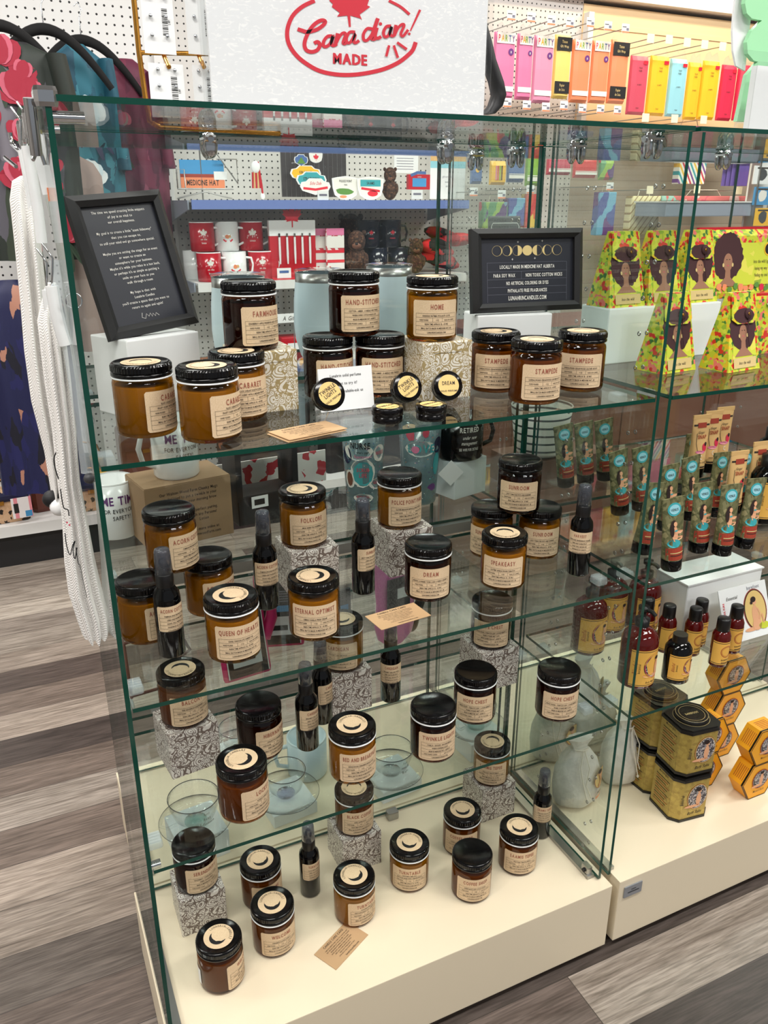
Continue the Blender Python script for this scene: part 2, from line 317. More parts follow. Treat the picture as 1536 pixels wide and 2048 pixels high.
    def ring2(s, fn, cx, cy, r, wd, m, lift=1, seg=32, ry=None, a0=0, a1=360):
        ry = ry or r; P = [(cx+r*math.cos(math.radians(a0+(a1-a0)*i/seg)), cy+ry*math.sin(math.radians(a0+(a1-a0)*i/seg))) for i in range(seg+1)]
        return s.stroke2(fn, P, wd, m, lift)
    def stroke2(s, fn, pts, wd, m, lift=1):
        n = len(pts); L = []
        for i in range(n):
            x0, y0 = pts[max(i-1, 0)]; x1, y1 = pts[min(i+1, n-1)]; dx, dy = x1-x0, y1-y0; q = math.hypot(dx, dy) or 1; ww = wd[i] if isinstance(wd, list) else wd
            nx, ny = -dy/q*ww/2, dx/q*ww/2; L += [fn(pts[i][0]+nx, pts[i][1]+ny, lift), fn(pts[i][0]-nx, pts[i][1]-ny, lift)]
        return s.add(L, [(2*i, 2*i+1, 2*i+3, 2*i+2) for i in range(n-1)], m)
    def text(s, fn, txt, x, y, h, m, cx=.62, align='c', bold=False, maxw=None, lift=1, sp=.12, shear=0):
        "capital height h, baseline y"
        k = h/.73; W = 0; L = []
        for ch in txt:
            if ch == ' ': W += .36; continue
            g = glyph(ch, bold); L.append((W-g[2], g)); W += g[3]+sp
        W -= sp; sx = k*cx
        if maxw and W*sx > maxw: sx = maxw/W
        x0 = x-(W*sx/2 if align == 'c' else (W*sx if align == 'r' else 0))
        for off, g in L: s.add([fn(x0+(vx+off)*sx+vy*shear*k, y+vy*k, lift) for vx, vy in g[0]], g[1], m)
        return s
    def mesh(s, name):
        me = bpy.data.meshes.new(name); me.from_pydata(s.v, [], s.f)
        for n in s.mats: me.materials.append(M[n])
        me.polygons.foreach_set('material_index', s.m); me.polygons.foreach_set('use_smooth', s.sm); me.update(); return me
    def build(s, name, parent=None, loc=None, rz=None, **k):
        return inst(name, s.mesh(name), parent, loc, rz, **k)
GL = {}
def glyph(ch, bold):
    if (ch, bold) not in GL:
        cu = bpy.data.curves.new('g', 'FONT'); cu.body = ch; cu.resolution_u = 2; cu.offset = .022 if bold else 0.006
        o = bpy.data.objects.new('g', cu); COL.objects.link(o); dg = bpy.context.evaluated_depsgraph_get()
        me = bpy.data.meshes.new_from_object(o.evaluated_get(dg)); vs = [(v.co.x, v.co.y) for v in me.vertices]; fs = [tuple(p.vertices) for p in me.polygons]
        xs = [a for a, b in vs] or [0, 0]; GL[(ch, bold)] = (vs, fs, min(xs), max(xs)-min(xs))
        bpy.data.objects.remove(o); bpy.data.meshes.remove(me); bpy.data.curves.remove(cu)
    return GL[(ch, bold)]
def inst(name, mesh, parent=None, loc=None, rz=None, rot=None, label=None):
    o = bpy.data.objects.new(name, mesh); COL.objects.link(o); o.parent = parent
    if loc is not None: o.location = loc
    if rz is not None: o.rotation_euler = (0, 0, rz)
    if rot is not None: o.rotation_euler = rot
    if label: o['label'] = label
    return o
def tag(o, label, cat, group=None):
    o['label'] = label; o['category'] = cat
    if group: o['group'] = group
    return o
def thing(name, label, cat, loc=(0, 0, 0), rz=0, group=None, rot=None):
    o = bpy.data.objects.new(name, None); o.empty_display_size = .02; COL.objects.link(o); o.location = loc; o.rotation_euler = rot or (0, 0, rz)
    return tag(o, label, cat, group)
def struct(o): o['kind'] = 'structure'; return o
def plane(o, U, V):
    o = Vector(o); U = Vector(U).normalized(); V = Vector(V).normalized(); N = U.cross(V)
    return lambda x, y, l: o+U*x+V*y+N*(l*.00025)
def cyl(r, zc=0, a0=-math.pi/2):
    def f(x, y, l): R = r+l*.0002; a = a0+x/r; return Vector((R*math.cos(a), R*math.sin(a), zc+y))
    return f
# ================================================================ the room
XL, XR = -3.2, 6.0
def slab(name, c, d, m): return struct(MB().box((0, 0, 0), d, m).build(name, loc=c))
slab('floor', ((XL+XR)/2, .9, -.02), (XR-XL, 8.0, .04), 'floor_planks')
slab('ceiling', ((XL+XR)/2, .9, CEIL+.02), (XR-XL, 8.0, .04), 'ceiling_tile')
slab('wall_back', ((XL+XR)/2, 4.93, CEIL/2), (XR-XL, .06, CEIL-.002), 'wall_paint')
slab('wall_left', (XL-.03, .9, CEIL/2), (.06, 7.9, CEIL-.002), 'wall_paint')
slab('wall_right', (XR+.03, .9, CEIL/2), (.06, 7.9, CEIL-.002), 'wall_paint')
slab('baseboard_back', (3.0, 4.88, .06), (5.8, .02, .12), 'matte_black')
for i, (lx, ly) in enumerate(LAMPS):
    t = thing('ceiling_light', 'flush rectangular ceiling light panel', 'ceiling light', (lx, ly, CEIL-.03), 0, 'ceiling light panels')
    MB().box((0, 0, .012), (1.24, .36, .03), 'white').build('housing', t)
    MB().box((0, 0, -.008), (1.18, .3, .01), 'lamp_diffuser').build('diffuser', t)

# ================================================================ glass display cases
GE = 'glass_edge'; TP = .006
def sheetx(mb, x, y0, y1, z0, z1): return mb.box((x, (y0+y1)/2, (z0+z1)/2), (TP, y1-y0, z1-z0), 'glass', mats=[GE, GE, GE, 'glass', GE, 'glass'])
def sheety(mb, x0, x1, y, z0, z1): return mb.box(((x0+x1)/2, y, (z0+z1)/2), (x1-x0, TP, z1-z0), 'glass', mats=[GE, GE, 'glass', GE, 'glass', GE])
def sheetz(mb, x0, x1, y0, y1, z): return mb.box(((x0+x1)/2, (y0+y1)/2, z), (x1-x0, y1-y0, TP), 'glass', mats=['glass', 'glass', GE, GE, GE, GE])
DZ, S1, S2, S3, TOPZ = .168, 1.114, .794, .532, 1.484
def clamp_mesh():
    m = MB()
    for dz, rx in ((.0, 0), ):
        for k in (-1, 1):
            m.lathe([(.0, -.004), (.0085, -.004), (.0105, -.001), (.0105, .002), (.006, .004), (0, .004)], 'chrome', 20, (k*.009, 0, -.014), R=Matrix.Rotation(math.pi/2, 3, 'Y'), sx=1.7)
    m.box((0, 0, -.004), (.03, .02, .006), 'chrome', bev=.003); m.tube([(-.016, 0, -.006), (.016, 0, -.006)], .0045, 'chrome', 12)
    m.lathe([(0, 0), (.005, 0), (.005, .001), (0, .001)], 'steel', 16, (.0135, 0, -.014), R=Matrix.Rotation(math.pi/2, 3, 'Y'))
    return m.mesh('clamp')
CLAMP = clamp_mesh()
def clip_mesh():
    m = MB().box((0, 0, -.006), (.022, .026, .010), 'clear_plastic', bev=.003)
    for k in range(4): m.box((0, -.009+k*.006, .0005), (.018, .003, .003), 'clear_plastic')
    return m.mesh('shelf_clip')
CLIP = clip_mesh()
def cabinet(name, label, x0, x1, y0, y1, plx0, plx1, ply0, ply1, clamps=(), front=True):
    t = thing(name, label, 'display case', (0, 0, 0), 0, None)
    MB().box(((plx0+plx1)/2, (ply0+ply1)/2, .093), (plx1-plx0, ply1-ply0, .15), 'cream_laminate', bev=.0012).build('plinth', t)
    MB().box(((plx0+plx1)/2, (ply0+ply1)/2+.012, .009), (plx1-plx0-.03, ply1-ply0-.03, .018), 'matte_black').build('toe_kick', t)
    for x in (x0, x1):
        sheetx(MB(), x, y0, y1, DZ+.004, TOPZ-.004).build('side_panel', t)
        h = MB(); s = 1 if x == x0 else -1
        for yy in (y0+.062, y0+.217):
            for k in range(25):
                z = .2+.0527*k
                if z > 1.45 or min(abs(z-q) for q in (S1, S2, S3)) < .012: continue
                h.lathe([(.0022, 0), (.0036, 0), (.0036, .0012), (.0022, .0012), (.0022, 0)], 'chrome' if k % 2 else 'steel', 10, (x-s*.0045, yy, z), R=Matrix.Rotation(math.pi/2, 3, 'Y'), cap=False)
        if not (x == x0 and x0 < .2): h.build('drilled_holes', t)
        MB().box((x+s*.012, (y0+y1)/2, DZ+.004), (.016, y1-y0-.02, .008), 'steel').build('aluminium_channel', t)
    sheety(MB(), x0+.006, x1-.006, y1-.003, DZ+.004, TOPZ-.004).build('back_panel', t)
    sheetz(MB(), x0-.006, x1+.008, y0, y1+.004, TOPZ).build('top_panel', t)
    for p in clamps: inst('clamp', CLAMP, t, p[:3], rz=p[3])
    m = MB()
    for yy in (y0+.07, y1-.06):
        for zz in (S1, S2, S3):
            for x, s in ((x0, 1), (x1, -1)): inst('shelf_clip', CLIP, t, (x+s*.017, yy, zz-.0062))
    return t
TZ = TOPZ-.004
c1 = cabinet('glass_display_case', 'near left open-fronted glass display case holding the candle jars on a cream plinth', .075, .888, .917, 1.258, .070, .903, .895, 1.268,
             clamps=[(.31, 1.25, TZ, math.pi/2), (.695, 1.25, TZ, math.pi/2), (.884, .985, TZ, 0), (.884, 1.158, TZ, 0)])
top_clamp = MB().box((.074, .93, TOPZ+.001), (.022, .03, .018), 'chrome', bev=.004); top_clamp.tube([(.078, .93, TOPZ-.016), (.108, .93, TOPZ-.016)], .006, 'chrome', 14).tube([(.06, .93, TOPZ), (.06, .94, TOPZ-.05)], .006, 'chrome', 12)  # chrome clamp and its pins at the upper left case corner
top_clamp.build('corner_clamp', c1)
for k in range(4): inst('corner_clamp', MB().box((0, 0, 0), (.014, .014, .03), 'chrome', bev=.004).tube([(0, 0, -.01), (.024, 0, -.01)], .004, 'chrome', 10).mesh('corner_clamp'), c1, (.066, 1.0+k*.075, TOPZ-.012))
MB().box((.875, .94, DZ+.014), (.012, .02, .02), 'steel', bev=.002).tube([(.866, .94, DZ+.014), (.869, .94, DZ+.014)], .004, 'ink_black', 12).build('panel_bracket', c1)
for x in (.19, .60): MB().box((x, 1.24, DZ+.010), (.024, .018, .018), 'steel', bev=.002).build('panel_bracket', c1)
MB().tube([(.098, 1.22, .262), (.12, 1.22, .262)], .008, 'chrome', 14).build('panel_lock', c1)
c2 = cabinet('glass_display_case', 'near right open-fronted glass display case holding the yellow tins and lotion bottles', .912, 1.74, .917, 1.258, .921, 1.75, .895, 1.268,
             clamps=[(1.3, 1.25, TZ, math.pi/2)])
MB().box((0, 0, 0), (.045, .003, .026), 'silver_plate', bev=.002).rect2(plane((0, -.0017, 0), (1, 0, 0), (0, 0, 1)), -.006, .003, .006, .0045, 'rubber_grey').rect2(plane((0, -.0017, 0), (1, 0, 0), (0, 0, 1)), -.014, -.003, .014, -.001, 'rubber_grey').build('name_plate', c2, loc=(.955, .8935, .138))
c3 = cabinet('glass_display_case', 'rear left glass display case behind the candles, holding mugs, tumblers and teacups', .094, .888, 1.285, 1.62, .089, .903, 1.272, 1.64,
             clamps=[(.884, 1.33, TZ, 0), (.884, 1.47, TZ, 0)])
c4 = cabinet('glass_display_case', 'rear right glass display case behind the yellow tins', .912, 1.74, 1.285, 1.62, .921, 1.75, 1.272, 1.64)
def shelf(label, x0, x1, y0, y1, z):
    o = sheetz(MB(), x0-(x0+x1)/2, x1-(x0+x1)/2, y0-(y0+y1)/2, y1-(y0+y1)/2, 0).build('glass_shelf', loc=((x0+x1)/2, (y0+y1)/2, z-.003)); tag(o, label, 'shelf')
for z, n in ((S1, 'topmost'), (S2, 'middle'), (S3, 'lowest')):
    shelf('%s glass shelf of the near left case, carrying candle jars' % n, .080, .883, .917, 1.245, z)
    shelf('%s glass shelf of the near right case' % n, .917, 1.735, .917, 1.245, z)
shelf('topmost glass shelf of the rear left case, under the pale blue tumblers', .099, .883, 1.30, 1.56, S1)
shelf('middle glass shelf of the rear left case, with a steel strip along it', .099, .883, 1.32, 1.60, S2)
shelf('lowest glass shelf of the rear left case, under the pink gloves', .099, .883, 1.292, 1.60, S3)
for z, n in ((S1, 'topmost'), (S2, 'middle')): shelf('%s glass shelf of the rear right case' % n, .917, 1.735, 1.30, 1.60, z)
MB().box((.49, 1.309, S2-.014), (.78, .012, .02), 'steel').build('steel_strip', c3)

# ================================================================ gondola along the back
g = thing('gondola_shelving', 'white pegboard gondola with blue-edged shelves of souvenirs behind the glass cases', 'shelving')
GY = 3.7
MB().box((-.45, GY+.01, 1.30), (2.36, .02, 2.55), 'pegboard_wide').build('pegboard_panel', g)
MB().box((1.375, GY+.01, 1.30), (1.27, .02, 2.55), 'pegboard').build('pegboard_panel', g)
for x in (.735, 2.02):
    m = MB().box((x, GY-.01, 1.30), (.035, .03, 2.55), 'shelf_white')
    for k in range(40): m.box((x, GY-.0255, .3+k*.055), (.007, .002, .028), 'matte_black')
    m.build('upright', g)
MB().box((.05, 3.535, .16), (3.96, .37, .045), 'shelf_white').build('base_deck', g)
MB().box((.05, 3.55, .069), (3.96, .34, .137), 'matte_black').build('toe_kick', g)
for z, m_, y0 in ((1.399, 'shelf_blue', 3.30), (1.092, 'shelf_white', 3.30), (.745, 'shelf_blue', 3.30)):
    m = MB().box((1.345, (y0+GY)/2, z-.004), (1.22, GY-y0, .008), 'shelf_white').box((1.345, y0-.004, z-.016), (1.22, .01, .034), m_)
    for x in (.725, 1.965): m.prism([(0, -.09), (0, 0), (-.38, 0), (-.38, -.034)], lambda a, b, t_: Vector((t_, GY+a, z+b)), x, x+.006, 'shelf_grey')
    m.build('shelf', g)
wl = thing('party_wall', 'tan slatwall and pegboard bay hung with party packs, under a white header', 'shelving')
MB().box((2.42, GY+.01, 1.30), (.76, .02, 2.55), 'pegboard').build('pegboard_panel', wl)
MB().box((3.65, GY+.01, .90), (1.7, .02, 1.75), 'slatwall').build('slat_panel', wl)
MB().box((3.65, GY+.008, 2.035), (1.7, .024, .51), 'tan_panel').box((3.65, GY-.006, 2.2), (1.66, .006, .02), 'tan_panel').build('back_board', wl)
MB().box((3.45, GY-.0, 2.365), (2.5, .12, .11), 'white').build('header_rail', wl)
MB().box((3.45, GY+.04, 2.6), (2.5, .04, .36), 'shelf_grey').build('header_board', wl)
MB().box((2.82, GY-.02, 2.0), (.03, .05, .5), 'shelf_white').build('divider_post', wl)
MB().box((3.4, 3.55, .16), (2.4, .37, .045), 'shelf_white').build('base_deck', wl)
MB().box((3.4, 3.56, .069), (2.4, .34, .137), 'matte_black').build('toe_kick', wl)

# ---- generic px box on the plane y=Y of the back fixtures
def rect(u0, v0, u1, v1, Y):
    uc, vc = (u0+u1)/2, (v0+v1)/2; a, b = aty(u0, vc, Y), aty(u1, vc, Y); z1, z0 = aty(uc, v0, Y).z, aty(uc, v1, Y).z
    return (a.x+b.x)/2, (z0+z1)/2, b.x-a.x, z1-z0
def party(u0, v0, u1, v1, col, label, style, Y=3.36, grp=None, cat='party pack', d=.016):
    x, z, ww, h = rect(u0, v0, u1, v1, Y)
    t = thing('party_pack', label, cat, (x, Y, z), 0, grp)
    m = MB(); W, H = ww/2*.97, h/2
    rings = []
    for k, (q, e) in enumerate(((-H, .3), (-H+.012, 1), (0, 1.12), (H-.02, 1), (H, .35))):
        rings.append([Vector((W*cx_, -d*e*cy_, q)) for cx_, cy_ in ((-1, 0), (-.9, .8), (-.4, 1), (.4, 1), (.9, .8), (1, 0), (.8, -.5), (-.8, -.5))])
    m.loft(rings, col, False); m.build('packet', t)
    fn = plane((0, -d*1.16, 0), (1, 0, 0), (0, 0, 1)); m = MB()
    if style == 'party':
        m.rect2(fn, -W*.9, H*.66, W*.9, H*.98, 'white_print'); cols = ['p_rose', 'p_gold', 'p_green', 'p_blue', 'p_purple']
        for i, ch in enumerate('PARTY'): m.text(fn, ch, W*(-.68+.34*i), H*.72, H*.2, cols[i], cx=.6, bold=True, lift=2)
        m.rect2(fn, -W*.9, -H*.78, W*.9, -H*.62, 'white_print'); m.disc2(fn, W*.5, H*.42, W*.26, 'p_purple').text(fn, '10', W*.5, H*.38, H*.07, 'white_print', bold=True, lift=2)
    elif style == 'bands':
        m.rect2(fn, -W*.92, H*.5, W*.92, H*.92, 'ink_black').rect2(fn, -W*.92, -H*.84, W*.92, -H*.46, 'ink_black').text(fn, 'Tissue', 0, H*.74, H*.09, 'gold_print', maxw=W*1.5, lift=2, bold=True).text(fn, 'Gift Wrap', 0, H*.6, H*.08, 'gold_print', maxw=W*1.5, lift=2, bold=True).text(fn, 'Papier', 0, -H*.62, H*.09, 'gold_print', maxw=W*1.3, lift=2).text(fn, 'de Soie', 0, -H*.76, H*.09, 'gold_print', maxw=W*1.3, lift=2)
    elif style == 'tissue':
        m.text(fn, 'TISSUE', 0, H*.56, H*.06, 'ink', maxw=W).text(fn, 'PAPER', 0, H*.46, H*.06, 'ink', maxw=W).text(fn, '20 SHEETS', 0, 0, H*.05, 'ink', maxw=W).text(fn, 'TISSUE', 0, -H*.8, H*.05, 'ink', maxw=W*.8)
        m.rect2(fn, W*.3, H*.72, W*.8, H*.84, 'red_ink')
    elif style == 'stripe': m.rect2(fn, -W*.95, -H*.7, W*.95, -H*.45, 'white_print').rect2(fn, -W*.95, -H*.4, W*.95, -H*.34, 'white_print')
    elif style == 'candles':
        for q in range(4): m.rect2(fn, W*(-.45+.24*q), -H*.6, W*(-.3+.24*q), H*.6, ['p_pink', 'p_rose', 'p_green', 'ink'][q])
    elif style == 'fig': m.disc2(fn, 0, H*.2, W*.4, 'p_gold', seg=9, jag=.3).disc2(fn, -W*.2, -H*.3, W*.5, 'p_blue', seg=8, jag=.3)
    if m.v: m.build('printed_front', t)
    m = MB(); hh = .03                     # clear header of the packet, crumpled above it
    P = [(-W*.9, H)] + [(W*(-.9+.3*k), H+hh*(.7+.3*((k*7) % 3))) for k in range(1, 6)] + [(W*.9, H)]
    m.prism(P, lambda a, b, t_: Vector((a, t_, b)), -.004, .004, 'poly'); m.build('clear_header', t)
    return t
PK = [(985, 65, 1027, 198, 'p_pink', 'leftmost pink packet of plastic cutlery with PARTY header', 'party'), (1031, 68, 1062, 200, 'p_pink', 'narrow pink PARTY packet second from the left in the top row', 'party'),
      (1064, 72, 1103, 207, 'p_mauve', 'mauve pink PARTY packet hanging beside the yellow and black one', 'party'), (1105, 70, 1138, 198, 'p_yellow', 'yellow tissue packet with black bands between pink and orange packets', 'bands'),
      (1140, 80, 1177, 206, 'p_orange', 'orange PARTY packet directly right of the yellow and black one', 'party'), (1179, 82, 1214, 207, 'p_orange', 'orange PARTY packet beside the tissue packet with black bands', 'party'),
      (1216, 80, 1252, 208, 'p_orange', 'orange tissue packet with black bands in the top row', 'bands')]
for a in PK: party(*a, Y=3.4, grp='party packets in the top row')
TK = [(1255, 112, 1291, 230, 'p_rose', 'rose red tissue paper packet leftmost on the tan wall', 'tissue'), (1294, 112, 1332, 232, 'p_gold', 'golden yellow tissue packet right of the rose one', 'tissue'),
      (1334, 118, 1368, 234, 'p_aqua', 'pale aqua tissue paper packet among yellow ones', 'tissue'), (1370, 125, 1396, 240, 'p_gold', 'narrow yellow tissue packet right of the aqua one', 'tissue'),
      (1398, 122, 1432, 240, 'p_gold', 'yellow tissue packet beside the crimson packets', 'tissue'), (1436, 130, 1466, 242, 'p_crimson', 'crimson tissue packet next to the yellow tissue', 'tissue'),
      (1469, 130, 1494, 242, 'p_crimson', 'crimson tissue packet partly behind the green scalloped sign', 'tissue')]
for a in TK: party(*a, Y=3.4, grp='tissue paper packets')
LK = [(940, 322, 962, 368, 'p_blue', 'small blue packet with orange balloons', 'fig'), (978, 322, 1010, 370, 'p_gold', 'yellow card of striped birthday candles', 'candles'), (1013, 312, 1047, 365, 'p_blue', 'blue napkin packet with white stripes', 'stripe'),
      (1050, 308, 1084, 372, 'p_green', 'lime green napkin packet with white stripes', 'stripe'), (1092, 310, 1140, 350, 'p_rose', 'wide rose napkin packet with white stripe', 'stripe'), (1145, 314, 1192, 356, 'p_red', 'red and white napkin packet right of the rose one', 'stripe'),
      (1196, 318, 1226, 360, 'gift_multi', 'small multicoloured packet by the cream bags', '')]
for a in LK: party(*a, Y=3.4, grp='napkin and candle packets')
BK = [(962, 404, 1010, 456, 'gift_multi', 'purple and green gift bag under the candle card'), (1012, 396, 1044, 452, 'gift_cool', 'blue green gift bag second in the lower row'), (1046, 388, 1074, 455, 'gift_warm', 'red and yellow gift bag in the lower row'),
      (1190, 384, 1224, 470, 'gift_cool', 'tall blue and purple gift bag beside the pouches'), (1254, 392, 1312, 468, 'cream_stripes', 'cream gift bag with fine diagonal lines'), (1352, 320, 1405, 368, 'rainbow_stripes', 'white gift bag with rainbow diagonal stripes'),
      (1330, 252, 1418, 318, 'zebra', 'large pink and grey zebra gift bag'), (1440, 258, 1514, 322, 'teal_fruit', 'teal gift bag with a pink butterfly'), (1318, 392, 1490, 402, 'coral_print', 'wide coral patterned bag behind the grey box'),
      (1250, 262, 1312, 312, 'cream_stripes', 'pale cream striped bag hanging above the diagonal one'), (1122, 262, 1180, 300, 'gift_cool', 'blue gift bag high beside the zebra bag'), (1000, 262, 1060, 300, 'gift_multi', 'multicoloured gift bag behind the glass top'), (940, 258, 992, 296, 'coral_print', 'coral gift bag at the left end of the party wall')]
for (u0, v0, u1, v1, col, lb) in BK:
    x, z, ww, h = rect(u0, v0, u1, v1, 3.45); t = thing('gift_bag', lb+', hanging on the back wall', 'gift bag', (x, 3.45, z), 0, 'gift bags on the party wall')
    MB().box((0, 0, 0), (ww, .05, h), col, bev=.004).build('bag', t)
    MB().tube([(-ww*.2, 0, h/2), (-ww*.15, 0, h/2+.03), (ww*.15, 0, h/2+.03), (ww*.2, 0, h/2)], .002, 'cord_white', 6).build('handle', t)
    if 'butterfly' in lb:
        fn = plane((0, -.0255, 0), (1, 0, 0), (0, 0, 1)); m = MB()
        for sx in (-1, 1): m.disc2(fn, sx*ww*.14, h*.12, ww*.13, 'p_rose', 1, 14, h*.22).disc2(fn, sx*ww*.12, -h*.2, ww*.1, 'p_pink', 1, 14, h*.2)
        m.build('butterfly_print', t)
x, z, ww, h = rect(1466, 324, 1497, 372, 3.45)
for k in range(4): tag(MB().box((0, 0, 0), (ww*.8, .006, h), 'lavender', bev=.002).build('lavender_folder', loc=(x-.05+k*.02, 3.45+.012*(3-k), z)), ['lavender folder hanging at the back of the stack', 'lavender folder third from the front', 'lavender folder second from the front', 'front lavender folder hanging on the slat wall'][k], 'folder', 'lavender folders')
hk = 0
def hooks(pts, lab, tagm, Y=3.32):
    for (u, v) in pts:
        p = aty(u, v, Y); t = thing('peg_hook', lab, 'peg hook', p, 0, lab+'s')
        MB().tube([(0, .37, 0), (0, .0, 0), (0, -.01, .01)], .0022, 'steel', 6).build('wire', t)
        m = MB().box((0, -.014, .0), (.042, .002, .036), tagm, bev=.0008)
        if tagm == 'card_white': f = plane((0, -.0152, 0), (1, 0, 0), (0, 0, 1)); m.rect2(f, -.018, .004, .004, .007, 'ink').rect2(f, .004, -.008, .018, .002, 'grey_print').rect2(f, -.02, -.017, .02, -.011, 'p_orange')
        m.build('price_tag', t)
hooks([(1019, 32), (1059, 36), (1099, 42), (1136, 46), (1177, 46), (1212, 53), (1247, 58), (1011, 206), (1050, 211), (1088, 215), (1124, 212), (1161, 218), (1197, 219), (1231, 221), (944, 384), (1000, 389), (1057, 379), (1216, 373)], 'wire hook with printed price tag on the pegboard', 'card_white')
hooks([(1297, 78), (1334, 80), (1370, 86), (1405, 90), (1441, 94), (1287, 236), (1345, 238), (1403, 240), (1296, 380), (1390, 379), (1474, 381)], 'wire hook with blank cream tag on the tan wall', 'tag_cream')
x, z, ww, h = rect(1300, 404, 1492, 432, 3.3)
t = thing('grey_bin', 'long light grey open bin below the gift bags', 'bin', (x, 3.3, z), 0); MB().box((0, 0, 0), (ww, .22, h), 'shelf_grey', bev=.004).box((0, 0, h/2), (ww+.01, .23, .006), 'shelf_white').build('bin_body', t)
t = thing('magazine_rack', 'grey wire magazine rack at the right edge of the picture', 'rack', aty(1524, 400, 3.2), 0)
MB().box((0, .03, 0), (.16, .01, .5), 'shelf_white').box((-.075, 0, 0), (.008, .06, .5), 'steel').box((.075, 0, 0), (.008, .06, .5), 'steel').build('rack_frame', t)
for k, (c_, lb) in enumerate((('card_white', 'white magazine with a dark photo on its cover'), ('sky_blue', 'blue magazine with a sky photo on its cover'), ('p_gold', 'yellow magazine lowest in the rack'))):
    q = aty(1524, 350+k*42, 3.18); f = plane((0, -.0035, 0), (1, 0, 0), (0, 0, 1))
    tag(MB().box((0, 0, 0), (.12, .006, .085), c_).disc2(f, 0, 0, .03, 'slate' if k != 1 else 'white_print', seg=9, jag=.3).rect2(f, -.04, .028, .04, .036, 'ink').build('magazine', loc=q), lb, 'magazine', 'magazines in the rack')

# ---- souvenirs on the gondola
def leaf2(mb, fn, x, y, s, m, lift=1):
    P = [(0, -.5), (.03, -.5), (.03, -.2), (.3, -.25), (.25, -.12), (.5, .1), (.42, .14), (.46, .3), (.3, .26), (.26, .34), (.12, .18), (.17, .46), (.09, .42), (0, .6)]
    P = P+[(-a, b) for a, b in P[::-1][1:]]; return mb.poly2(fn, [(x+a*s, y+b*s) for a, b in P], m, lift)
Z1, Z2, Z3 = 1.400, 1.093, .746
def mugM(r, h, m, mi=None):
    b = MB().lathe([(r*.93, 0), (r, .004), (r, h), (r*.94, h), (r*.94, .01), (0, .01)], m, 32)
    return b
def mug(label, loc, r, h, m, rz=0, grp=None, deco=None, hm=None):
    t = thing('mug', label, 'mug', loc, rz, grp)
    mugM(r, h, m).lathe([(r*1.001, h-.003), (r*1.001, h+.0006), (r*.93, h+.0006)], hm or m, 32, cap=False).build('cup', t)
    MB().tube([(r*.97+.0, 0, h*.8), (r+.02, 0, h*.78), (r+.028, 0, h*.55), (r+.022, 0, h*.3), (r*.97, 0, h*.2)], .005, hm or m, 8).build('handle', t)
    if deco: b = MB(); deco(b, cyl(r+.0004, h/2)); b.build('printed_motif', t)
    return t
def dc_bean(b, f): leaf2(b, f, .012, .014, .03, 'white_print'); b.text(f, 'on the', .012, -.012, .008, 'white_print', cx=.8); b.text(f, 'bean', .012, -.026, .008, 'white_print', cx=.8)
def dc_logo(b, f): leaf2(b, f, .01, .012, .034, 'white_print'); b.rect2(f, -.012, -.008, .032, -.003, 'white_print').text(f, 'CANADA', .01, -.02, .006, 'white_print')
def dc_canoe(b, f): b.stroke2(f, [(-.008, -.01), (.0, -.017), (.022, -.017), (.03, -.01)], .006, 'red_ink').disc2(f, .008, .0, .008, 'p_orange', seg=7, jag=.4).disc2(f, .018, .001, .006, 'tan_paper', seg=7, jag=.4)
MG = [(406, 494, 'mug_red', dc_bean, 1, 'red mug with white leaf, left in the upper row'), (454, 493, 'white_gloss', dc_canoe, 1, 'white mug with red canoe motif in the upper row'), (503, 492, 'mug_red', dc_logo, 1, 'dark red mug with white leaf emblem, right in the upper row'),
      (420, 552, 'mug_red', dc_bean, 0, 'red mug with white leaf, left in the lower row'), (470, 550, 'white_gloss', dc_canoe, 0, 'white mug with red canoe motif in the lower row'), (522, 550, 'mug_red', dc_bean, 0, 'red mug with white leaf, right in the lower row')]
mh = .112
for (u, v, m_, dcf, up, lb) in MG:
    p = aty(u, v, 3.38 if not up else 3.42); mug(lb+' of souvenir mugs', (p.x, p.y, Z2+(mh+.0015 if up else 0)), .049, mh, m_, -.35, 'souvenir mugs on the second shelf', dcf, 'white_gloss' if m_ != 'white_gloss' else None)
for u, lb in ((393, 'red mug half hidden behind the lower left mug'),): mug(lb, (aty(u, 552, 3.52).x, 3.52, Z2), .049, mh, 'white_gloss', -.3, 'souvenir mugs on the second shelf')
for k, (u, up) in enumerate(((738, 1), (772, 1), (752, 0), (790, 0))):
    p = aty(u, 500, 3.42); mug(['navy mug with small red leaf, left on top of the dark stack', 'navy mug with small red leaf, right on top of the dark stack', 'black mug with lettering, left at the bottom of the dark stack', 'black mug with lettering, right at the bottom of the dark stack'][k], (p.x+(.02 if k in (1, 3) else 0), 3.42, Z2+(mh+.0015 if up else 0)), .049, mh, 'mug_dark', -.2, 'dark souvenir mugs',
        (lambda b, f: leaf2(b, f, 0, .005, .02, 'red_ink').text(f, 'CANADA', 0, -.02, .006, 'red_ink')) if up else (lambda b, f: b.text(f, 'TRUE', -.004, .0, .009, 'white_print', align='c').text(f, 'north', 0, -.014, .011, 'red_ink')))
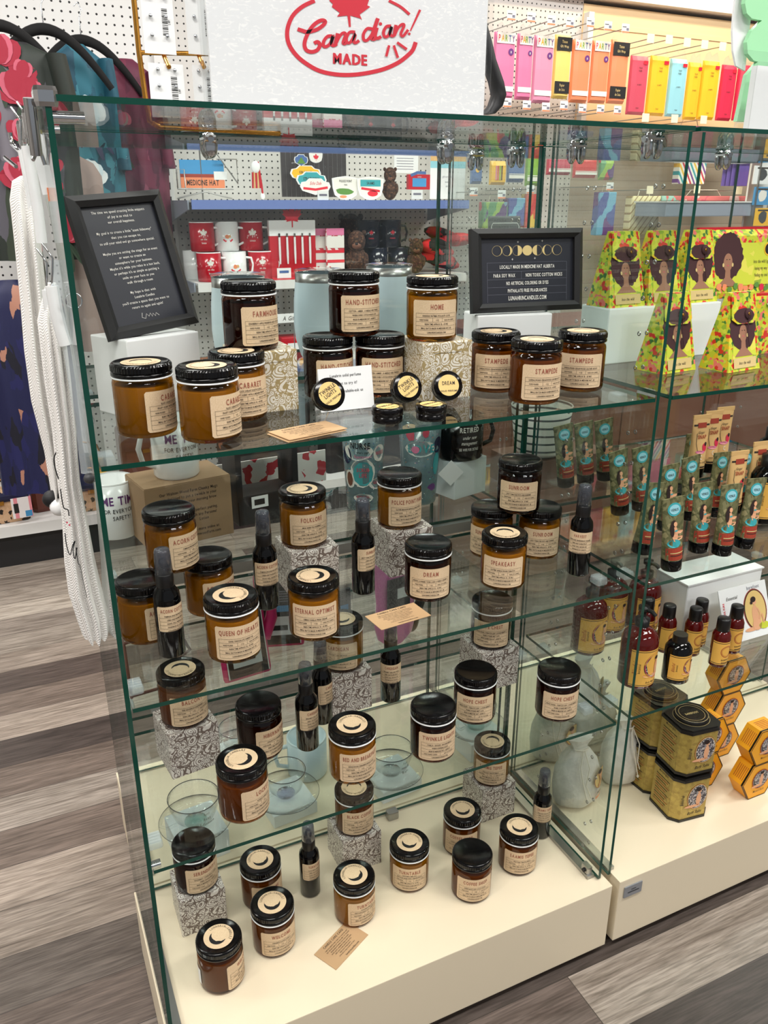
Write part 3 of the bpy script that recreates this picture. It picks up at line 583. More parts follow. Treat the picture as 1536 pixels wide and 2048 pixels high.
# pen display standee
x, z, ww, h = rect(548, 462, 640, 552, 3.3); t = thing('pen_display', 'red and white card standee with a maple leaf holding pens', 'display stand', (x, 3.36, Z2), 0)
MB().box((0, 0, .115), (ww, .02, .23), 'red').box((0, -.0005, .2), (ww*1.005, .0205, .06), 'card_white').prism([(-.05, 0), (.05, 0), (.05, .02)], lambda a, b, t_: Vector((t_, a, b)), -ww*.5, ww*.5, 'red').build('card_stand', t)
f = plane((0, -.0115, 0), (1, 0, 0), (0, 0, 1)); b = MB(); leaf2(b, f, 0, .245, .085, 'red_ink', 2); b.prism([(-.03, .23), (.03, .23), (.0, .29)], lambda a, b_, t_: Vector((a, t_, b_)), -.009, 0, 'red_ink'); b.text(f, 'Canada', .03, .008, .022, 'white_print', shear=.3, maxw=ww*.6); b.build('maple_leaf_print', t)
for k in range(5): MB().tube([(-.06+k*.033, -.018, .06), (-.06+k*.033, -.018, .10), (-.06+k*.033, -.018, .165)], [.0035, .005, .0045], ['white_gloss', 'white_gloss', 'white_gloss', 'white_gloss', 'white_gloss'][k], 8).tube([(-.06+k*.033, -.018, .165), (-.06+k*.033, -.018, .18)], .004, 'ink_black' if k == 0 else 'steel', 8).build('pen', t)
MB().box((-.05, -.03, .025), (.06, .002, .04), 'card_white').rect2(plane((-.05, -.0315, .025), (1, 0, 0), (0, 0, 1)), -.02, 0, .02, .01, 'p_blue').build('price_card', t)
for k, u in enumerate((650, 668)):
    x, z, ww, h = rect(u-18, 432, u+18, 530, 3.36); t = thing('pencil_pack', ['clear pack of red and white pencils behind the other one', 'front clear pack of red and white pencils with a pink header'][k], 'pencil pack', (x, 3.38-.03*k, Z2), 0, 'pencil packs')
    MB().box((0, 0, h/2), (ww, .012, h), 'towel_print', bev=.003).build('pencils', t); f = plane((0, -.0065, h/2), (1, 0, 0), (0, 0, 1))
    MB().rect2(f, -ww*.48, h*.36, ww*.48, h*.5, 'p_pink').rect2(f, -ww*.48, 0, ww*.48, .012, 'red_ink').rect2(f, -ww*.48, -h*.2, ww*.48, -h*.14, 'red_ink').rect2(f, -ww*.48, .02, ww*.48, h*.34, 'white_print').build('header_card', t)
def plush(u, v0, v1, Y, zb, label, s=1.):
    p = aty(u, (v0+v1)/2, Y); h = aty(u, v0, Y).z-zb; t = thing('plush_beaver', label, 'plush toy', (p.x, Y, zb), -.4, 'plush animals on the shelves')
    MB().ell((0, 0, h*.32), (h*.24, h*.2, h*.32), 'brown_fur').ell((0, -.01, h*.74), (h*.2, h*.18, h*.24), 'brown_fur').ell((h*.17, 0, h*.92), (h*.05, h*.04, h*.06), 'brown_fur', 10, 6).ell((-h*.17, 0, h*.92), (h*.05, h*.04, h*.06), 'brown_fur', 10, 6).build('body', t)
    MB().ell((0, -h*.17, h*.66), (h*.11, h*.08, h*.08), 'oak_brown', 12, 7).ell((0, -h*.25, h*.7), (h*.035, h*.02, h*.025), 'ink_black', 8, 6).build('muzzle', t)
    for s_ in (-1, 1): MB().ell((s_*h*.08, -h*.17, h*.8), (h*.02,)*3, 'ink_black', 8, 6).build('eye', t); MB().ell((s_*h*.2, -h*.08, h*.35), (h*.07, h*.09, h*.16), 'brown_fur', 10, 7).build('arm', t)
plush(780, 333, 398, 3.42, Z1, 'brown plush animal on the upper shelf beside the stickers'); plush(713, 458, 530, 3.36, Z2, 'brown plush animal on the second shelf left of the dark mugs')
plush(832, 474, 540, 3.36, Z2, 'brown plush animal on the second shelf right of the dark mugs'); plush(702, 424, 530, 3.56, Z2, 'taller brown plush animal behind the others')
o = MB()
for k in range(7): o.ell((random.uniform(-.07, .07), random.uniform(-.04, .04), .03+.02*k), (.09, .06, .03), 'tartan_red', 14, 7, Matrix.Rotation(random.uniform(-.4, .4), 3, 'Y'))
tag(o.build('folded_scarf', loc=(aty(890, 500, 3.4).x, 3.42, Z2+.01)), 'heap of red and black tartan scarf on the second shelf', 'scarf')
def flat(name, cat, label, u0, v0, u1, v1, Y, col, deco=None, d=.004, shape=None, grp=None):
    x, z, ww, h = rect(u0, v0, u1, v1, Y); t = thing(name, label, cat, (x, Y, z), 0, grp); m = MB(); f = plane((0, -d/2-.0002, 0), (1, 0, 0), (0, 0, 1)); S = lambda k: [(a*ww/2*k, b*h/2*k) for a, b in shape]
    if shape: m.prism(S(1), lambda a, b, t_: Vector((a, t_, b)), -d/2, d/2, 'white'); m.poly2(f, S(.9), col, 1)
    else: m.box((0, 0, 0), (ww, d, h), col)
    m.build('card', t)
    if deco: b = MB(); deco(b, f, ww, h); b.build('printed_motif', t)
    return t
BDG = [(-.9, .5), (-.6, .6), (-.4, .95), (.4, .95), (.6, .6), (.9, .5), (1, 0), (.85, -.5), (.5, -.7), (0, -1), (-.5, -.7), (-.85, -.5), (-1, 0)]
SHD = [(-1, .8), (-.6, .9), (0, 1), (.6, .9), (1, .8), (.95, 0), (.8, -.6), (.4, -.9), (0, -1), (-.4, -.9), (-.8, -.6), (-.95, 0)]
sg = 'vinyl stickers on the upper shelf'
flat('wire_grid', 'display grid', 'dark mesh display grid behind the stickers', 562, 292, 692, 394, 3.5, 'mesh_dark', lambda b, f, w_, h: [b.rect2(f, -w_/2+w_*k/14, -h/2, -w_/2+w_*k/14+.001, h/2, 'steel') for k in range(14)])
flat('sticker', 'sticker', 'yellow badge sticker uppermost of the three fanned ones', 580, 330, 642, 364, 3.44, 'p_gold', lambda b, f, w_, h: b.text(f, 'KIN COULEE', 0, 0, h*.16, 'ink', maxw=w_*.7, bold=True, lift=3), shape=BDG, grp=sg)
flat('sticker', 'sticker', 'teal badge sticker in the middle of the fanned ones', 592, 342, 653, 378, 3.42, 'teal', lambda b, f, w_, h: b.text(f, 'STRATHCONA', 0, 0, h*.16, 'ink', maxw=w_*.7, bold=True, lift=3), shape=BDG, grp=sg)
flat('sticker', 'sticker', 'red and white Echo Dale badge sticker at the front of the fanned ones', 600, 356, 661, 390, 3.40, 'white_print', lambda b, f, w_, h: b.text(f, 'Echo Dale', 0, h*.1, h*.2, 'red_ink', maxw=w_*.7, shear=.3, lift=3).stroke2(f, [(-w_*.4, -h*.1), (0, -h*.18), (w_*.4, -h*.05)], h*.14, 'red_ink', 3), shape=BDG, grp=sg)
flat('sticker', 'sticker', 'green shield sticker lettered POLICE POINT', 664, 352, 718, 400, 3.40, 'white_print', lambda b, f, w_, h: b.text(f, 'POLICE POINT', 0, h*.24, h*.1, 'ink', maxw=w_*.75, bold=True, lift=3).text(f, 'PARK', 0, h*.1, h*.07, 'ink', lift=3).disc2(f, -w_*.05, -h*.15, w_*.32, 'green_print', 3, 12, h*.14, .3).disc2(f, -w_*.1, -h*.36, w_*.14, 'p_orange', 4, 8, h*.06), shape=SHD, grp=sg)
flat('sticker', 'sticker', 'teal and red shield sticker at the right of the group', 714, 353, 767, 400, 3.39, 'white_print', lambda b, f, w_, h: b.rect2(f, -w_*.38, h*.08, w_*.38, h*.36, 'teal', 3).text(f, 'SAAMIS', 0, h*.16, h*.12, 'ink', maxw=w_*.6, bold=True, lift=4).stroke2(f, [(-w_*.35, 0), (w_*.35, -h*.12)], h*.1, 'red_ink', 3).disc2(f, w_*.08, -h*.22, w_*.2, 'red_ink', 3, 12, h*.13), shape=SHD, grp=sg)
flat('sticker', 'sticker', 'small mountain badge sticker high on the mesh', 588, 308, 616, 332, 3.44, 'p_blue', lambda b, f, w_, h: b.poly2(f, [(-w_*.3, -h*.3), (0, h*.25), (w_*.3, -h*.3)], 'green_print', 3), shape=BDG, grp=sg)
flat('sticker', 'sticker', 'small round red and white sticker high on the mesh', 618, 304, 645, 326, 3.44, 'white_print', lambda b, f, w_, h: leaf2(b, f, 0, 0, h*.6, 'red_ink', 3), shape=SHD, grp=sg)
pr = flat('postcard', 'postcard', 'blue and orange postcard lettered MEDICINE HAT in a wire rack', 360, 320, 448, 376, 3.42, 'sky_blue', lambda b, f, w_, h: b.rect2(f, -w_/2, -h/2, w_/2, -.02*h, 'p_orange').rect2(f, -w_/2, -.12*h, w_/2, 0, 'rust', 2).text(f, 'MEDICINE HAT', 0, -h*.4, h*.2, 'ink', maxw=w_*.85, bold=True, lift=3).rect2(f, w_*.26, -h*.2, w_*.56, h*.1, 'card_white', 4))
p = aty(405, 350, 3.40); t = thing('wire_card_rack', 'silver wire rack on the upper shelf holding postcards', 'rack', (p.x, 3.42, Z1), 0)
MB().tube([(-.11, -.03, .005), (0, -.05, .03), (.11, -.03, .005)], .003, 'steel', 6).tube([(0, -.0, .0), (0, .0, .2)], .003, 'steel', 6).tube([(-.1, -.02, .04), (-.1, -.02, .11), (-.07, -.02, .11), (-.07, -.02, .03)], .0025, 'steel', 6).tube([(.04, -.02, .2), (.14, -.02, .06), (.14, -.02, .15), (.06, -.02, .15)], .003, 'steel', 6).tube([(-.1, -.02, .04), (.12, -.02, .04)], .003, 'steel', 6).build('wire_frame', t)
p = aty(512, 350, 3.45); t = thing('keychain', 'red and tan fringed keychain hanging between postcards and stickers', 'keychain', p, 0)
MB().ell((0, 0, .03), (.02, .008, .024), 'card_white', 12, 6).build('charm', t); b = MB()
for k in range(5): b.tube([(-.014+k*.007, 0, .01), (-.016+k*.008, 0, -.05)], .0035, 'tan_paper' if k % 2 else 'red', 6)
b.tube([(.01, 0, .05), (.022, 0, -.04), (.024, 0, -.07)], .004, 'red', 6).ell((.024, 0, -.08), (.01, .004, .014), 'card_white', 10, 6).build('fringe', t)
flat('photo_keeper', 'photo frame', 'small red framed blue photo with a blue strap on the upper shelf', 815, 349, 858, 379, 3.38, 'red', lambda b, f, w_, h: b.rect2(f, -w_*.32, -h*.32, w_*.32, h*.25, 'sky_blue').stroke2(f, [(-w_*.4, h*.42), (-w_*.1, h*.62), (w_*.3, h*.6)], .012, 'p_blue', 1).text(f, 'CANADA', 0, h*.3, h*.08, 'white_print', lift=2), d=.02)
flat('notice', 'notice', 'white notice with a blue watercolour top leaning on the upper shelf', 860, 312, 930, 398, 3.46, 'card_white', lambda b, f, w_, h: b.rect2(f, -w_/2, h*.22, w_/2, h*.46, 'p_aqua').rect2(f, -w_/2, h*.38, w_/2, h*.5, 'tan_paper', 2).text(f, 'gift certificates', 0, 0, h*.05, 'grey_print').text(f, 'available', 0, -h*.12, h*.05, 'grey_print').text(f, 'ask us', 0, -h*.22, h*.05, 'grey_print'))
flat('leaflet', 'leaflet', 'pale lined leaflet standing behind the red photo frame', 788, 310, 836, 346, 3.5, 'card_white', lambda b, f, w_, h: [b.rect2(f, -w_*.4, h*(.3-.15*k), w_*.3, h*(.33-.15*k), 'grey_print') for k in range(5)])
for (u, v, lb) in ((646, 392, 'small price card under the fanned stickers'), (834, 390, 'small price card under the red photo frame')): flat('price_card', 'price card', lb, u-11, v-10, u+11, v+8, 3.30-.0, 'card_white', lambda b, f, w_, h: b.rect2(f, -w_*.35, -.002, w_*.35, .006, 'grey_print'), grp='price cards')
tt = flat('shelf_sign', 'shelf sign', 'white shelf strip lettered A Gift for', 552, 626, 640, 644, 3.27, 'card_white', lambda b, f, w_, h: b.text(f, 'A Gift for you', 0, -h*.25, h*.5, 'ink', cx=.8, shear=.2))
MB().tube([(0, .006, 0), (0, .06, -.02), (0, .06, Z3-tt.location.z)], .002, 'steel', 6).build('wire_stand', tt)
for k, (u0, u1, c_, lb) in enumerate(((560, 620, 'red', 'red gift book lying low on the third shelf'), (628, 690, 'p_aqua', 'pale blue boxed gift on the third shelf'), (470, 545, 'towel_print', 'red printed box on the third shelf at the left'))):
    x, z, ww, h = rect(u0, 690, u1, 726, 3.4); tag(MB().box((0, 0, 0), (ww, .1, .1), c_, bev=.004).box((0, -.051, .01), (ww*.6, .002, .03), 'card_white').build('gift_box', loc=(x, 3.42, Z3+.051)), lb, 'gift box', 'gift boxes on the third shelf')

# ---- clothes hanging on the left
def garment(name, label, u0, u1, utop, v0, v1, Y, m_, sleeve=True, lean=0, fl=None):
    a, b = aty(u0, (v0+v1)/2, Y), aty(u1, (v0+v1)/2, Y); zt = aty(utop, v0, Y).z; zb = aty((u0+u1)/2, v1, Y).z; xc = aty(utop, v0, Y).x; W = (b.x-a.x)/2; H = zt-zb
    t = thing(name, label, 'garment', (xc, Y, zt), 0, 'garments on the left rail'); rings = []; n = 40
    for k, (q, ww, dd) in enumerate(((0, .22, .015), (.025, .45, .03), (.06, .80, .04), (.12, .98, .045), (.3, 1.0, .05), (.55, .95, .055), (.8, .93, .06), (1., .96, .065))):
        r = []
        for i in range(n):
            an = 2*math.pi*i/n; fold = 1+.22*math.sin(an*9+k*.35)*min(1, q*4); r.append(Vector((W*ww*math.cos(an)+lean*q, dd*fold*math.sin(an), -H*q+.0*an)))
        rings.append(r)
    MB().loft(rings, m_).build('body', t)
    if sleeve:
        for s_ in (-1, 1):
            rr = []
            for q in (0, .5, 1):
                rr.append([Vector((s_*W*(.72+.22*q)+W*.2*math.cos(2*math.pi*i/14), .05*math.sin(2*math.pi*i/14)-.03, -H*(.05+.38*q)+.0)) for i in range(14)])
            MB().loft(rr, m_).build('sleeve', t)
    if fl:
        def ff(x, z, l):
            dd = .03+.035*min(1, -z/.5); return Vector((x, -dd*1.25*math.sqrt(max(.05, 1-(x/W)**2))-.002-l*.0006, z))
        b = MB(); rnd = random.Random(int(u1)); 
        for k in range(fl[2]):
            x, z, s_ = rnd.uniform(-.72, .72)*W, -H*rnd.uniform(.10, .95), rnd.uniform(.035, .075); an = rnd.uniform(-.5, .5)
            for c_, da, ln in ((fl[1], 0, 1.8), (fl[1], .5, 1.5)):
                P = [(x+s_*.16*math.cos(2*math.pi*i/10)*1+ln*s_*math.sin(an+da)*.5*(1+math.sin(2*math.pi*i/10)), z-ln*s_*.8*(1+math.sin(2*math.pi*i/10))*.6) for i in range(10)]; b.poly2(ff, P, c_, 1)
            for j, (da, c_) in enumerate(((-.75, 0), (.75, 0), (-.3, 1), (.3, 1), (0, 0))):
                q = an+da; b.poly2(ff, [(x+s_*(.42*math.cos(w_)*math.cos(q)+.62*(1+math.sin(w_))*math.sin(q)), z+s_*(-.42*math.cos(w_)*math.sin(q)+.62*(1+math.sin(w_))*math.cos(q))) for w_ in [2*math.pi*i/12 for i in range(12)]], fl[0][c_], 2+j)
        b.build('printed_flowers', t)
    return t, W
def hanger(u, v, Y, W, label):
    p = aty(u, v, Y); t = thing('velvet_hanger', label, 'hanger', p, 0, 'black velvet hangers'); P = [(W*k/12, 0, -.17*(1-math.cos(k/12*1.25))/(1-math.cos(1.25))) for k in range(-12, 13)]
    MB().tube([(a, b-.0, c) for a, b, c in P], [.011+.008*(1-abs(k)/12) for k in range(-12, 13)], 'velvet_black', 8).build('shoulder_bar', t)
    MB().tube([(0, 0, 0), (0, 0, .07), (.012, 0, .095), (0, 0, .118), (-.014, 0, .105)], .0022, 'chrome', 6).build('hook', t)
garment('kimono', 'black, red and grey floral kimono leftmost on the rail', -60, 148, 30, 84, 520, 3.12, 'floral_kimono', fl=(('flower_red', 'flower_rose'), 'green_dark', 17)); hanger(-5, 50, 3.22, .2, 'black velvet hanger leftmost, above the floral kimono')
garment('kimono', 'teal floral kimono hanging in the middle', 118, 262, 150, 88, 640, 3.42, 'teal_kimono', fl=(('card_blue_white', 'tumbler_blue'), 'navy', 7)); hanger(88, 58, 3.30, .2, 'black velvet hanger in the middle')
garment('kimono', 'maroon floral kimono right of the teal one', 218, 352, 250, 118, 600, 3.56, 'maroon_kimono', fl=(('flower_rose', 'taupe_cloth'), 'green_dark', 5)); hanger(163, 80, 3.50, .2, 'black velvet hanger above the teal kimono')
garment('dress', 'taupe satin dress hanging behind the black picture frame', 60, 215, 120, 300, 700, 3.27, 'taupe_cloth', False)
garment('dress', 'navy dress with a chain pattern hanging low at the left edge', -70, 110, 20, 560, 985, 3.12, 'navy_chain', False)
t = thing('wooden_counter', 'reddish brown wooden counter standing beyond the rear right case', 'counter', (2.35, 2.62, 0), 0)
MB().box((0, 0, .47), (1.5, .5, .9), 'oak_brown', bev=.004).box((0, -.01, .935), (1.56, .56, .03), 'brown_leather', bev=.004).box((0, .02, .01), (1.44, .44, .02), 'matte_black').build('cabinet_body', t)
for x in (-.5, 0, .5): MB().box((x, -.253, .5), (.46, .008, .72), 'oak_brown', bev=.003).tube([(x+.17, -.262, .6), (x+.17, -.27, .6), (x+.17, -.27, .52), (x+.17, -.262, .52)], .004, 'steel', 8).build('door_panel', t)
# ---- handbags on the base deck
def bag(label, u, v, w_, h, d, m_, m2=None, Y=3.45):
    p = at(u, v, .183) if Y is None else Vector((aty(u, v, Y).x, Y, .183)); t = thing('handbag', label, 'handbag', (p.x, p.y, .184), .1, 'handbags on the base deck')
    MB().box((0, 0, h/2), (w_, d, h), m_, bev=.015).build('bag_body', t)
    MB().box((0, -d*.1, h*.84), (w_*1.01, d*.95, h*.28), m2 or m_, bev=.012).box((0, -d/2-.006, h*.68), (.03, .006, .016), 'gold_metal').build('flap', t)
    MB().tube([(-w_*.45, 0, h*.95), (-w_*.3, 0, h*1.25), (0, 0, h*1.35), (w_*.3, 0, h*1.25), (w_*.45, 0, h*.95)], .004, 'gold_metal', 6).build('strap', t)
bag('leopard print handbag at the left edge', 5, 1050, .22, .13, .09, 'leopard', 'navy', 3.43); bag('black and white cow print handbag behind the leopard one', 22, 1010, .2, .2, .08, 'cow_print', 'ink_black', 3.55)
bag('brown leather handbag right of the leopard one', 130, 1040, .24, .17, .1, 'brown_leather', None, 3.52); bag('brown leather bucket bag further right on the deck', 296, 1000, .2, .3, .12, 'brown_leather', None, 3.55); bag('mustard fringed handbag beside the rear white mug', 190, 1000, .12, .2, .06, 'p_gold', 'gold_metal', 3.5)
bag('low black handbag behind the printed pouch', 690, 980, .24, .24, .12, 'ink_black', 'matte_black', 3.5); bag('dark grey backpack lying right of the black handbags', 790, 960, .3, .3, .14, 'slate', 'matte_black', 3.5)
bag('tall black and tan patterned handbag seen past the kraft box', 530, 930, .42, .36, .12, 'eye_pattern', 'eye_pattern', 3.5)
for k, (u, v, lb) in enumerate(((44, 1015, 'white swing tag with pink stripes by the leopard handbag'), (57, 962, 'white swing tag with pink stripes on the cow print handbag'), (38, 985, 'white swing tag with pink stripes between the two patterned handbags'))):
    q = aty(u, v, 3.36+.02*k); tag(MB().box((0, 0, 0), (.075, .002, .085), 'tag_stripe').rect2(plane((0, -.0012, 0), (1, 0, 0), (0, 0, 1)), -.03, -.02, -.012, .02, 'barcode').rect2(plane((0, -.0012, 0), (1, 0, 0), (0, 0, 1)), .01, -.04, .035, -.015, 'sky_blue').build('swing_tag', loc=q, rz=.1), lb, 'tag', 'swing tags on the handbags')
# ================================================================ candle jars
JR, JH = .0375, .091
JM = {}
def jm(k, f):
    if k not in JM: JM[k] = f()
    return JM[k]
def body_m(g): return MB().lathe([(0, 0), (JR-.004, 0), (JR-.001, .002), (JR, .006), (JR, .066), (JR-.001, .070), (JR-.0035, .0725), (JR-.0035, .080)], g, 48, cap=False).mesh('glass_body')
def wax_m(w_): return MB().lathe([(0, .004), (JR-.0045, .004), (JR-.002, .0065), (JR-.002, .062), (JR-.003, .0635), (0, .063)], w_, 40, cap=False).tube([(0, 0, .063), (.001, 0, .072)], .0012, 'cord_white', 6).mesh('wax')
def lid_m():
    m = MB(); seg = 120; z0, z1 = .0745, JH
    P = [(JR-.001, z0), (JR+.0002, z0+.001), (JR+.0002, z0+.004), (JR-.0014, z0+.0052)]
    m.lathe(P, 'lid_black', 48, cap=False); vs = []; fs = []
    for j, z in enumerate((z0+.0052, z0+.0065, z1-.0035, z1-.0012)):
        for i in range(seg):
            a = 2*math.pi*i/seg; r = JR-.0014 if j == 0 else (JR+.0001+(.0002 if i % 2 else -.0002) if j < 3 else JR-.0012); vs.append((r*math.cos(a), r*math.sin(a), z))
    for k in range(3):
        for i in range(seg): j = (i+1) % seg; fs.append((k*seg+i, k*seg+j, (k+1)*seg+j, (k+1)*seg+i))
    m.add(vs, fs, 'lid_black')
    m.lathe([(JR-.0012, z1-.0012), (JR-.0028, z1), (JR-.0045, z1-.0001), (JR-.0062, z1-.0012), (0, z1-.0012)], 'lid_black', 48, cap=False); return m.mesh('lid')
def ring_m(): return MB().lathe([(JR-.001, .0722), (JR+.0006, .0726), (JR+.0006, .0740), (JR-.001, .0745)], 'white_gloss', 48, cap=False).mesh('seal_ring')
def sticker_m():
    random.seed(3); m = MB(); f = lambda x, y, l: Vector((x, y, JH-.0010+l*.0002)); R = .0245
    m.disc2(f, 0, 0, R, 'kraft', 1, 40); m.disc2(f, 0, -.0026, .0138, 'ink_black', 2, 36); m.disc2(f, 0, .0046, .0140, 'kraft', 3, 46, jag=.08)
    m.ring2(f, 0, .0015, .0176, .0003, 'ink_black', 4, 30, a0=5, a1=175)
    s = 'LUNAHRIN CANDLES'
    for i, ch in enumerate(s):
        if ch == ' ': continue
        a = math.radians(168-156*i/(len(s)-1)); rr = .0190; c_, s_ = math.cos(a-math.pi/2), math.sin(a-math.pi/2)
        g_ = (lambda x, y, l, c_=c_, s_=s_, a=a: f(rr*math.cos(a)+x*c_-y*s_, rr*math.sin(a)+x*s_+y*c_, l))
        m.text(g_, ch, 0, 0, .0034, 'ink_black', cx=.8, lift=3)
    return m.mesh('lid_sticker')
NOTES = {'CABARET': ('BLACK CURRANT ROSE PATCHOULI', 'FRUITY SCENT WITH A MEDIUM THROW'), 'FARMHOUSE': ('CRANBERRY APPLE PRESERVES AND A COZY FIRE', ''), 'HAND-STITCHED': ('COTTON - AMBER - A NEEDLE AND THREAD', 'WHERE EVERY STITCH HOLDS LOVE'),
         'HOME': ('BANANAS NUTMEG WALNUTS CLOVE', ''), 'STAMPEDE': ('SANDALWOOD CEDARWOOD LEATHER BOOTS', ''), 'ACORN COTTAGE': ('PUMPKIN SPICE BROWN SUGAR', ''), 'FOLKLORE': ('MOSS GREEN TEA ROSEMARY', ''), 'POLICE POINT PARK': ('CLOVER MEADOW MAPLE & LONG WALKS', ''),
         'SUNROOM': ('JUICY TOMATOES PETS AND SUNSHINE', ''), 'SPEAKEASY': ('LEATHER SANDALWOOD TOBACCO', ''), 'DREAM': ('FRENCH LAVENDER TONKA AND A WEEKLY DESSERT', ''), 'QUEEN OF HEARTS': ('DARK CHOCOLATE CHERRY PIE', ''), 'ETERNAL OPTIMIST': ('LEMON VANILLA FRESH CREAM', ''),
         'HOPE CHEST': ('MAPLE WOOD - TOBACCO LEAF - A FOND MEMORY', 'WHERE STORIES MEET LOVE'), 'TWINKLE LIGHTS': ('VANILLA - ORANGE - BALSAM NEEDLES', 'WHERE EVENINGS GLOW'), 'BED AND BREAKFAST': ('CEDARWOOD CINNAMON MAPLE SYRUP', ''), 'CARDIGAN': ('BERGAMOT OAK AND WOOL', ''),
         'HIBERNATION': ('CHAI BUTTER CINNAMON CREAM', ''), 'LOCKET': ('TUXEDO VANILLA MUSK', ''), 'BALCONY': ('PINK GRAPEFRUIT GARDEN MINT', ''), 'SERENDIPITY': ('BLACKBERRY - COFFEE BEAN - A WINK', 'WHERE CHANCE SMILES'), 'TURNTABLE': ('CLOVE SMOKE AMBER VINYL', 'NOSTALGIC BLEND WITH A MEDIUM THROW'),
         'WELCOME': ('CINNAMON ALLSPICE VANILLA', ''), 'COFFEE SHOP': ('COFFEE MAPLE AND A FLAKY PASTRY', ''), 'SAAMIS TEPEE': ('WILD SAGE TOBACCO SMOKE', ''), 'BLACK COFFEE': ('DARK COFFEE ROAST', ''), 'HARVEST': ('WARM CIDER GINGERBREAD CARAMEL', '')}
def label_m(title, w_=.074, h=.0515, r=JR+.0004, spray=False):
    f = cyl(r, 0); m = MB(); xs = [-w_/2+w_*i/32 for i in range(33)]; cr = .0025; L = []
    for x in xs:
        e = w_/2-abs(x); dy = 0 if e > cr else cr-math.sqrt(max(0, cr*cr-(cr-e)**2)); L += [f(x, -h/2+dy, 0), f(x, h/2-dy, 0)]
    m.add(L, [(2*i, 2*i+2, 2*i+3, 2*i+1) for i in range(32)], 'kraft', True)
    a, b = NOTES.get(title, ('', ''))
    if not spray:
        m.text(f, title, 0, h/2-.0128, .0074, 'title_ink', cx=.60, bold=True, maxw=w_*.84, lift=2, sp=.2)
        ys = [.0075, .0015, -.0045, -.0105, -.0165, -.0205]; y0 = .0078; X = w_/2-.005
        def hl(y): m.rect2(f, -X, y, X, y+.0003, 'ink', 2, 14)
        def vl(x, y, y2): m.rect2(f, x, y, x+.0003, y2, 'ink', 2)
        rows = ([a, b, 'MADE IN MEDICINE HAT, ALBERTA', ('HAND POURED CANDLE', 'NET WT. 198 GRAMS'), 'LUNAHRINCANDLES.COM'] if b and 'THROW' not in b else
                ([b] if b else [a])+[('HAND POURED', '9 OZ', 'PARA SOY CANDLE'), 'BURN TIME APPROX 35 - 45 HRS', 'SMALL BATCH MADE IN MEDICINE HAT, AB', 'LUNAHRINCANDLES.COM'])
        if b and 'THROW' in b: m.text(f, a, 0, .0082, .0022, 'ink', cx=.6, maxw=w_*.8, lift=2, bold=True)
        hl(y0-.0008); n = len(rows); st = (y0+h/2-.004)/n
        for k, rw in enumerate(rows):
            y = y0-.0008-(k+1)*st
            if k < n: hl(y)
            if isinstance(rw, tuple):
                q = [-X, -X+.4*2*X, -X+.62*2*X, X] if len(rw) == 3 else [-X, 0, X]
                for j, s in enumerate(rw):
                    m.text(f, s, (q[j]+q[j+1])/2, y+st*.3, .0021, 'ink', cx=.6, maxw=(q[j+1]-q[j])*.86, lift=2, bold=True)
                    if j: vl(q[j], y, y+st)
            else: m.text(f, rw, 0, y+st*.28, .0025, 'ink', cx=.62, maxw=2*X*.92, lift=2, bold=True)
        vl(-X, -h/2+.0032, y0-.0005); vl(X, -h/2+.0032, y0-.0005)
    else:
        m.text(f, title, 0, h/2-.009, .0052, 'title_ink', cx=.55, bold=True, maxw=w_*.8, lift=2, sp=.2); X = w_/2-.003
        for k, s in enumerate((a, 'LINEN AND ROOM SPRAY', 'SHAKE WELL BEFORE USE', 'HANDMADE IN CANADA', 'LUNAHRINCANDLES.COM')):
            y = h/2-.0155-k*.0055; m.text(f, s, 0, y, .0023, 'ink', cx=.6, maxw=2*X*.94, lift=2, bold=True); m.rect2(f, -X, y-.0016, X, y-.0013, 'ink', 2, 10)
        m.rect2(f, -X, -h/2+.003, -X+.0003, h/2-.011, 'ink', 2).rect2(f, X, -h/2+.003, X+.0003, h/2-.011, 'ink', 2)
    return m.mesh('label')
def jar(x, y, z, title, glass='honey', sticker=True, ring=False, phi=0, srot=0, desc='', side=False):
    va = math.atan2(-y, -x); rz = va+math.radians(phi)+math.pi/2
    g_ = {'honey': 'amber', 'mid': 'brown', 'dark': 'dark'}[glass]
    t = thing('candle_jar', desc, 'candle jar', (x, y, z), rz, 'amber candle jars')
    inst('glass_body', jm('b'+glass, lambda: body_m('amber_'+glass)), t); inst('wax', jm('w'+glass, lambda: wax_m('wax_'+glass)), t)
    ld = inst('lid', jm('lid', lid_m), t)
    if sticker: inst('lid_sticker', jm('st', sticker_m), ld, rz=va+math.pi/2+math.radians(srot)-rz, label='round kraft lid sticker with a black moon')
    if ring: inst('seal_ring', jm('ring', ring_m), t)
    inst('label', jm('L'+title, lambda: label_m(title)), t, (0, 0, .0335))
    if side:
        f = cyl(JR+.0004, .028, -math.pi/2-math.radians(150)); inst('warning_sticker', jm('ws', lambda: MB().rect2(f, -.012, -.016, .012, .016, 'white', 1, 6).mesh('warning_sticker')), t)
    return t
def J(u, v, S, *a, bh=0, pos=None, **k):
    p = at(u, v, S+bh+JH) if pos is None else pos
    return jar(p[0], p[1], S+bh+.0004, *a, **k)
BX = {}
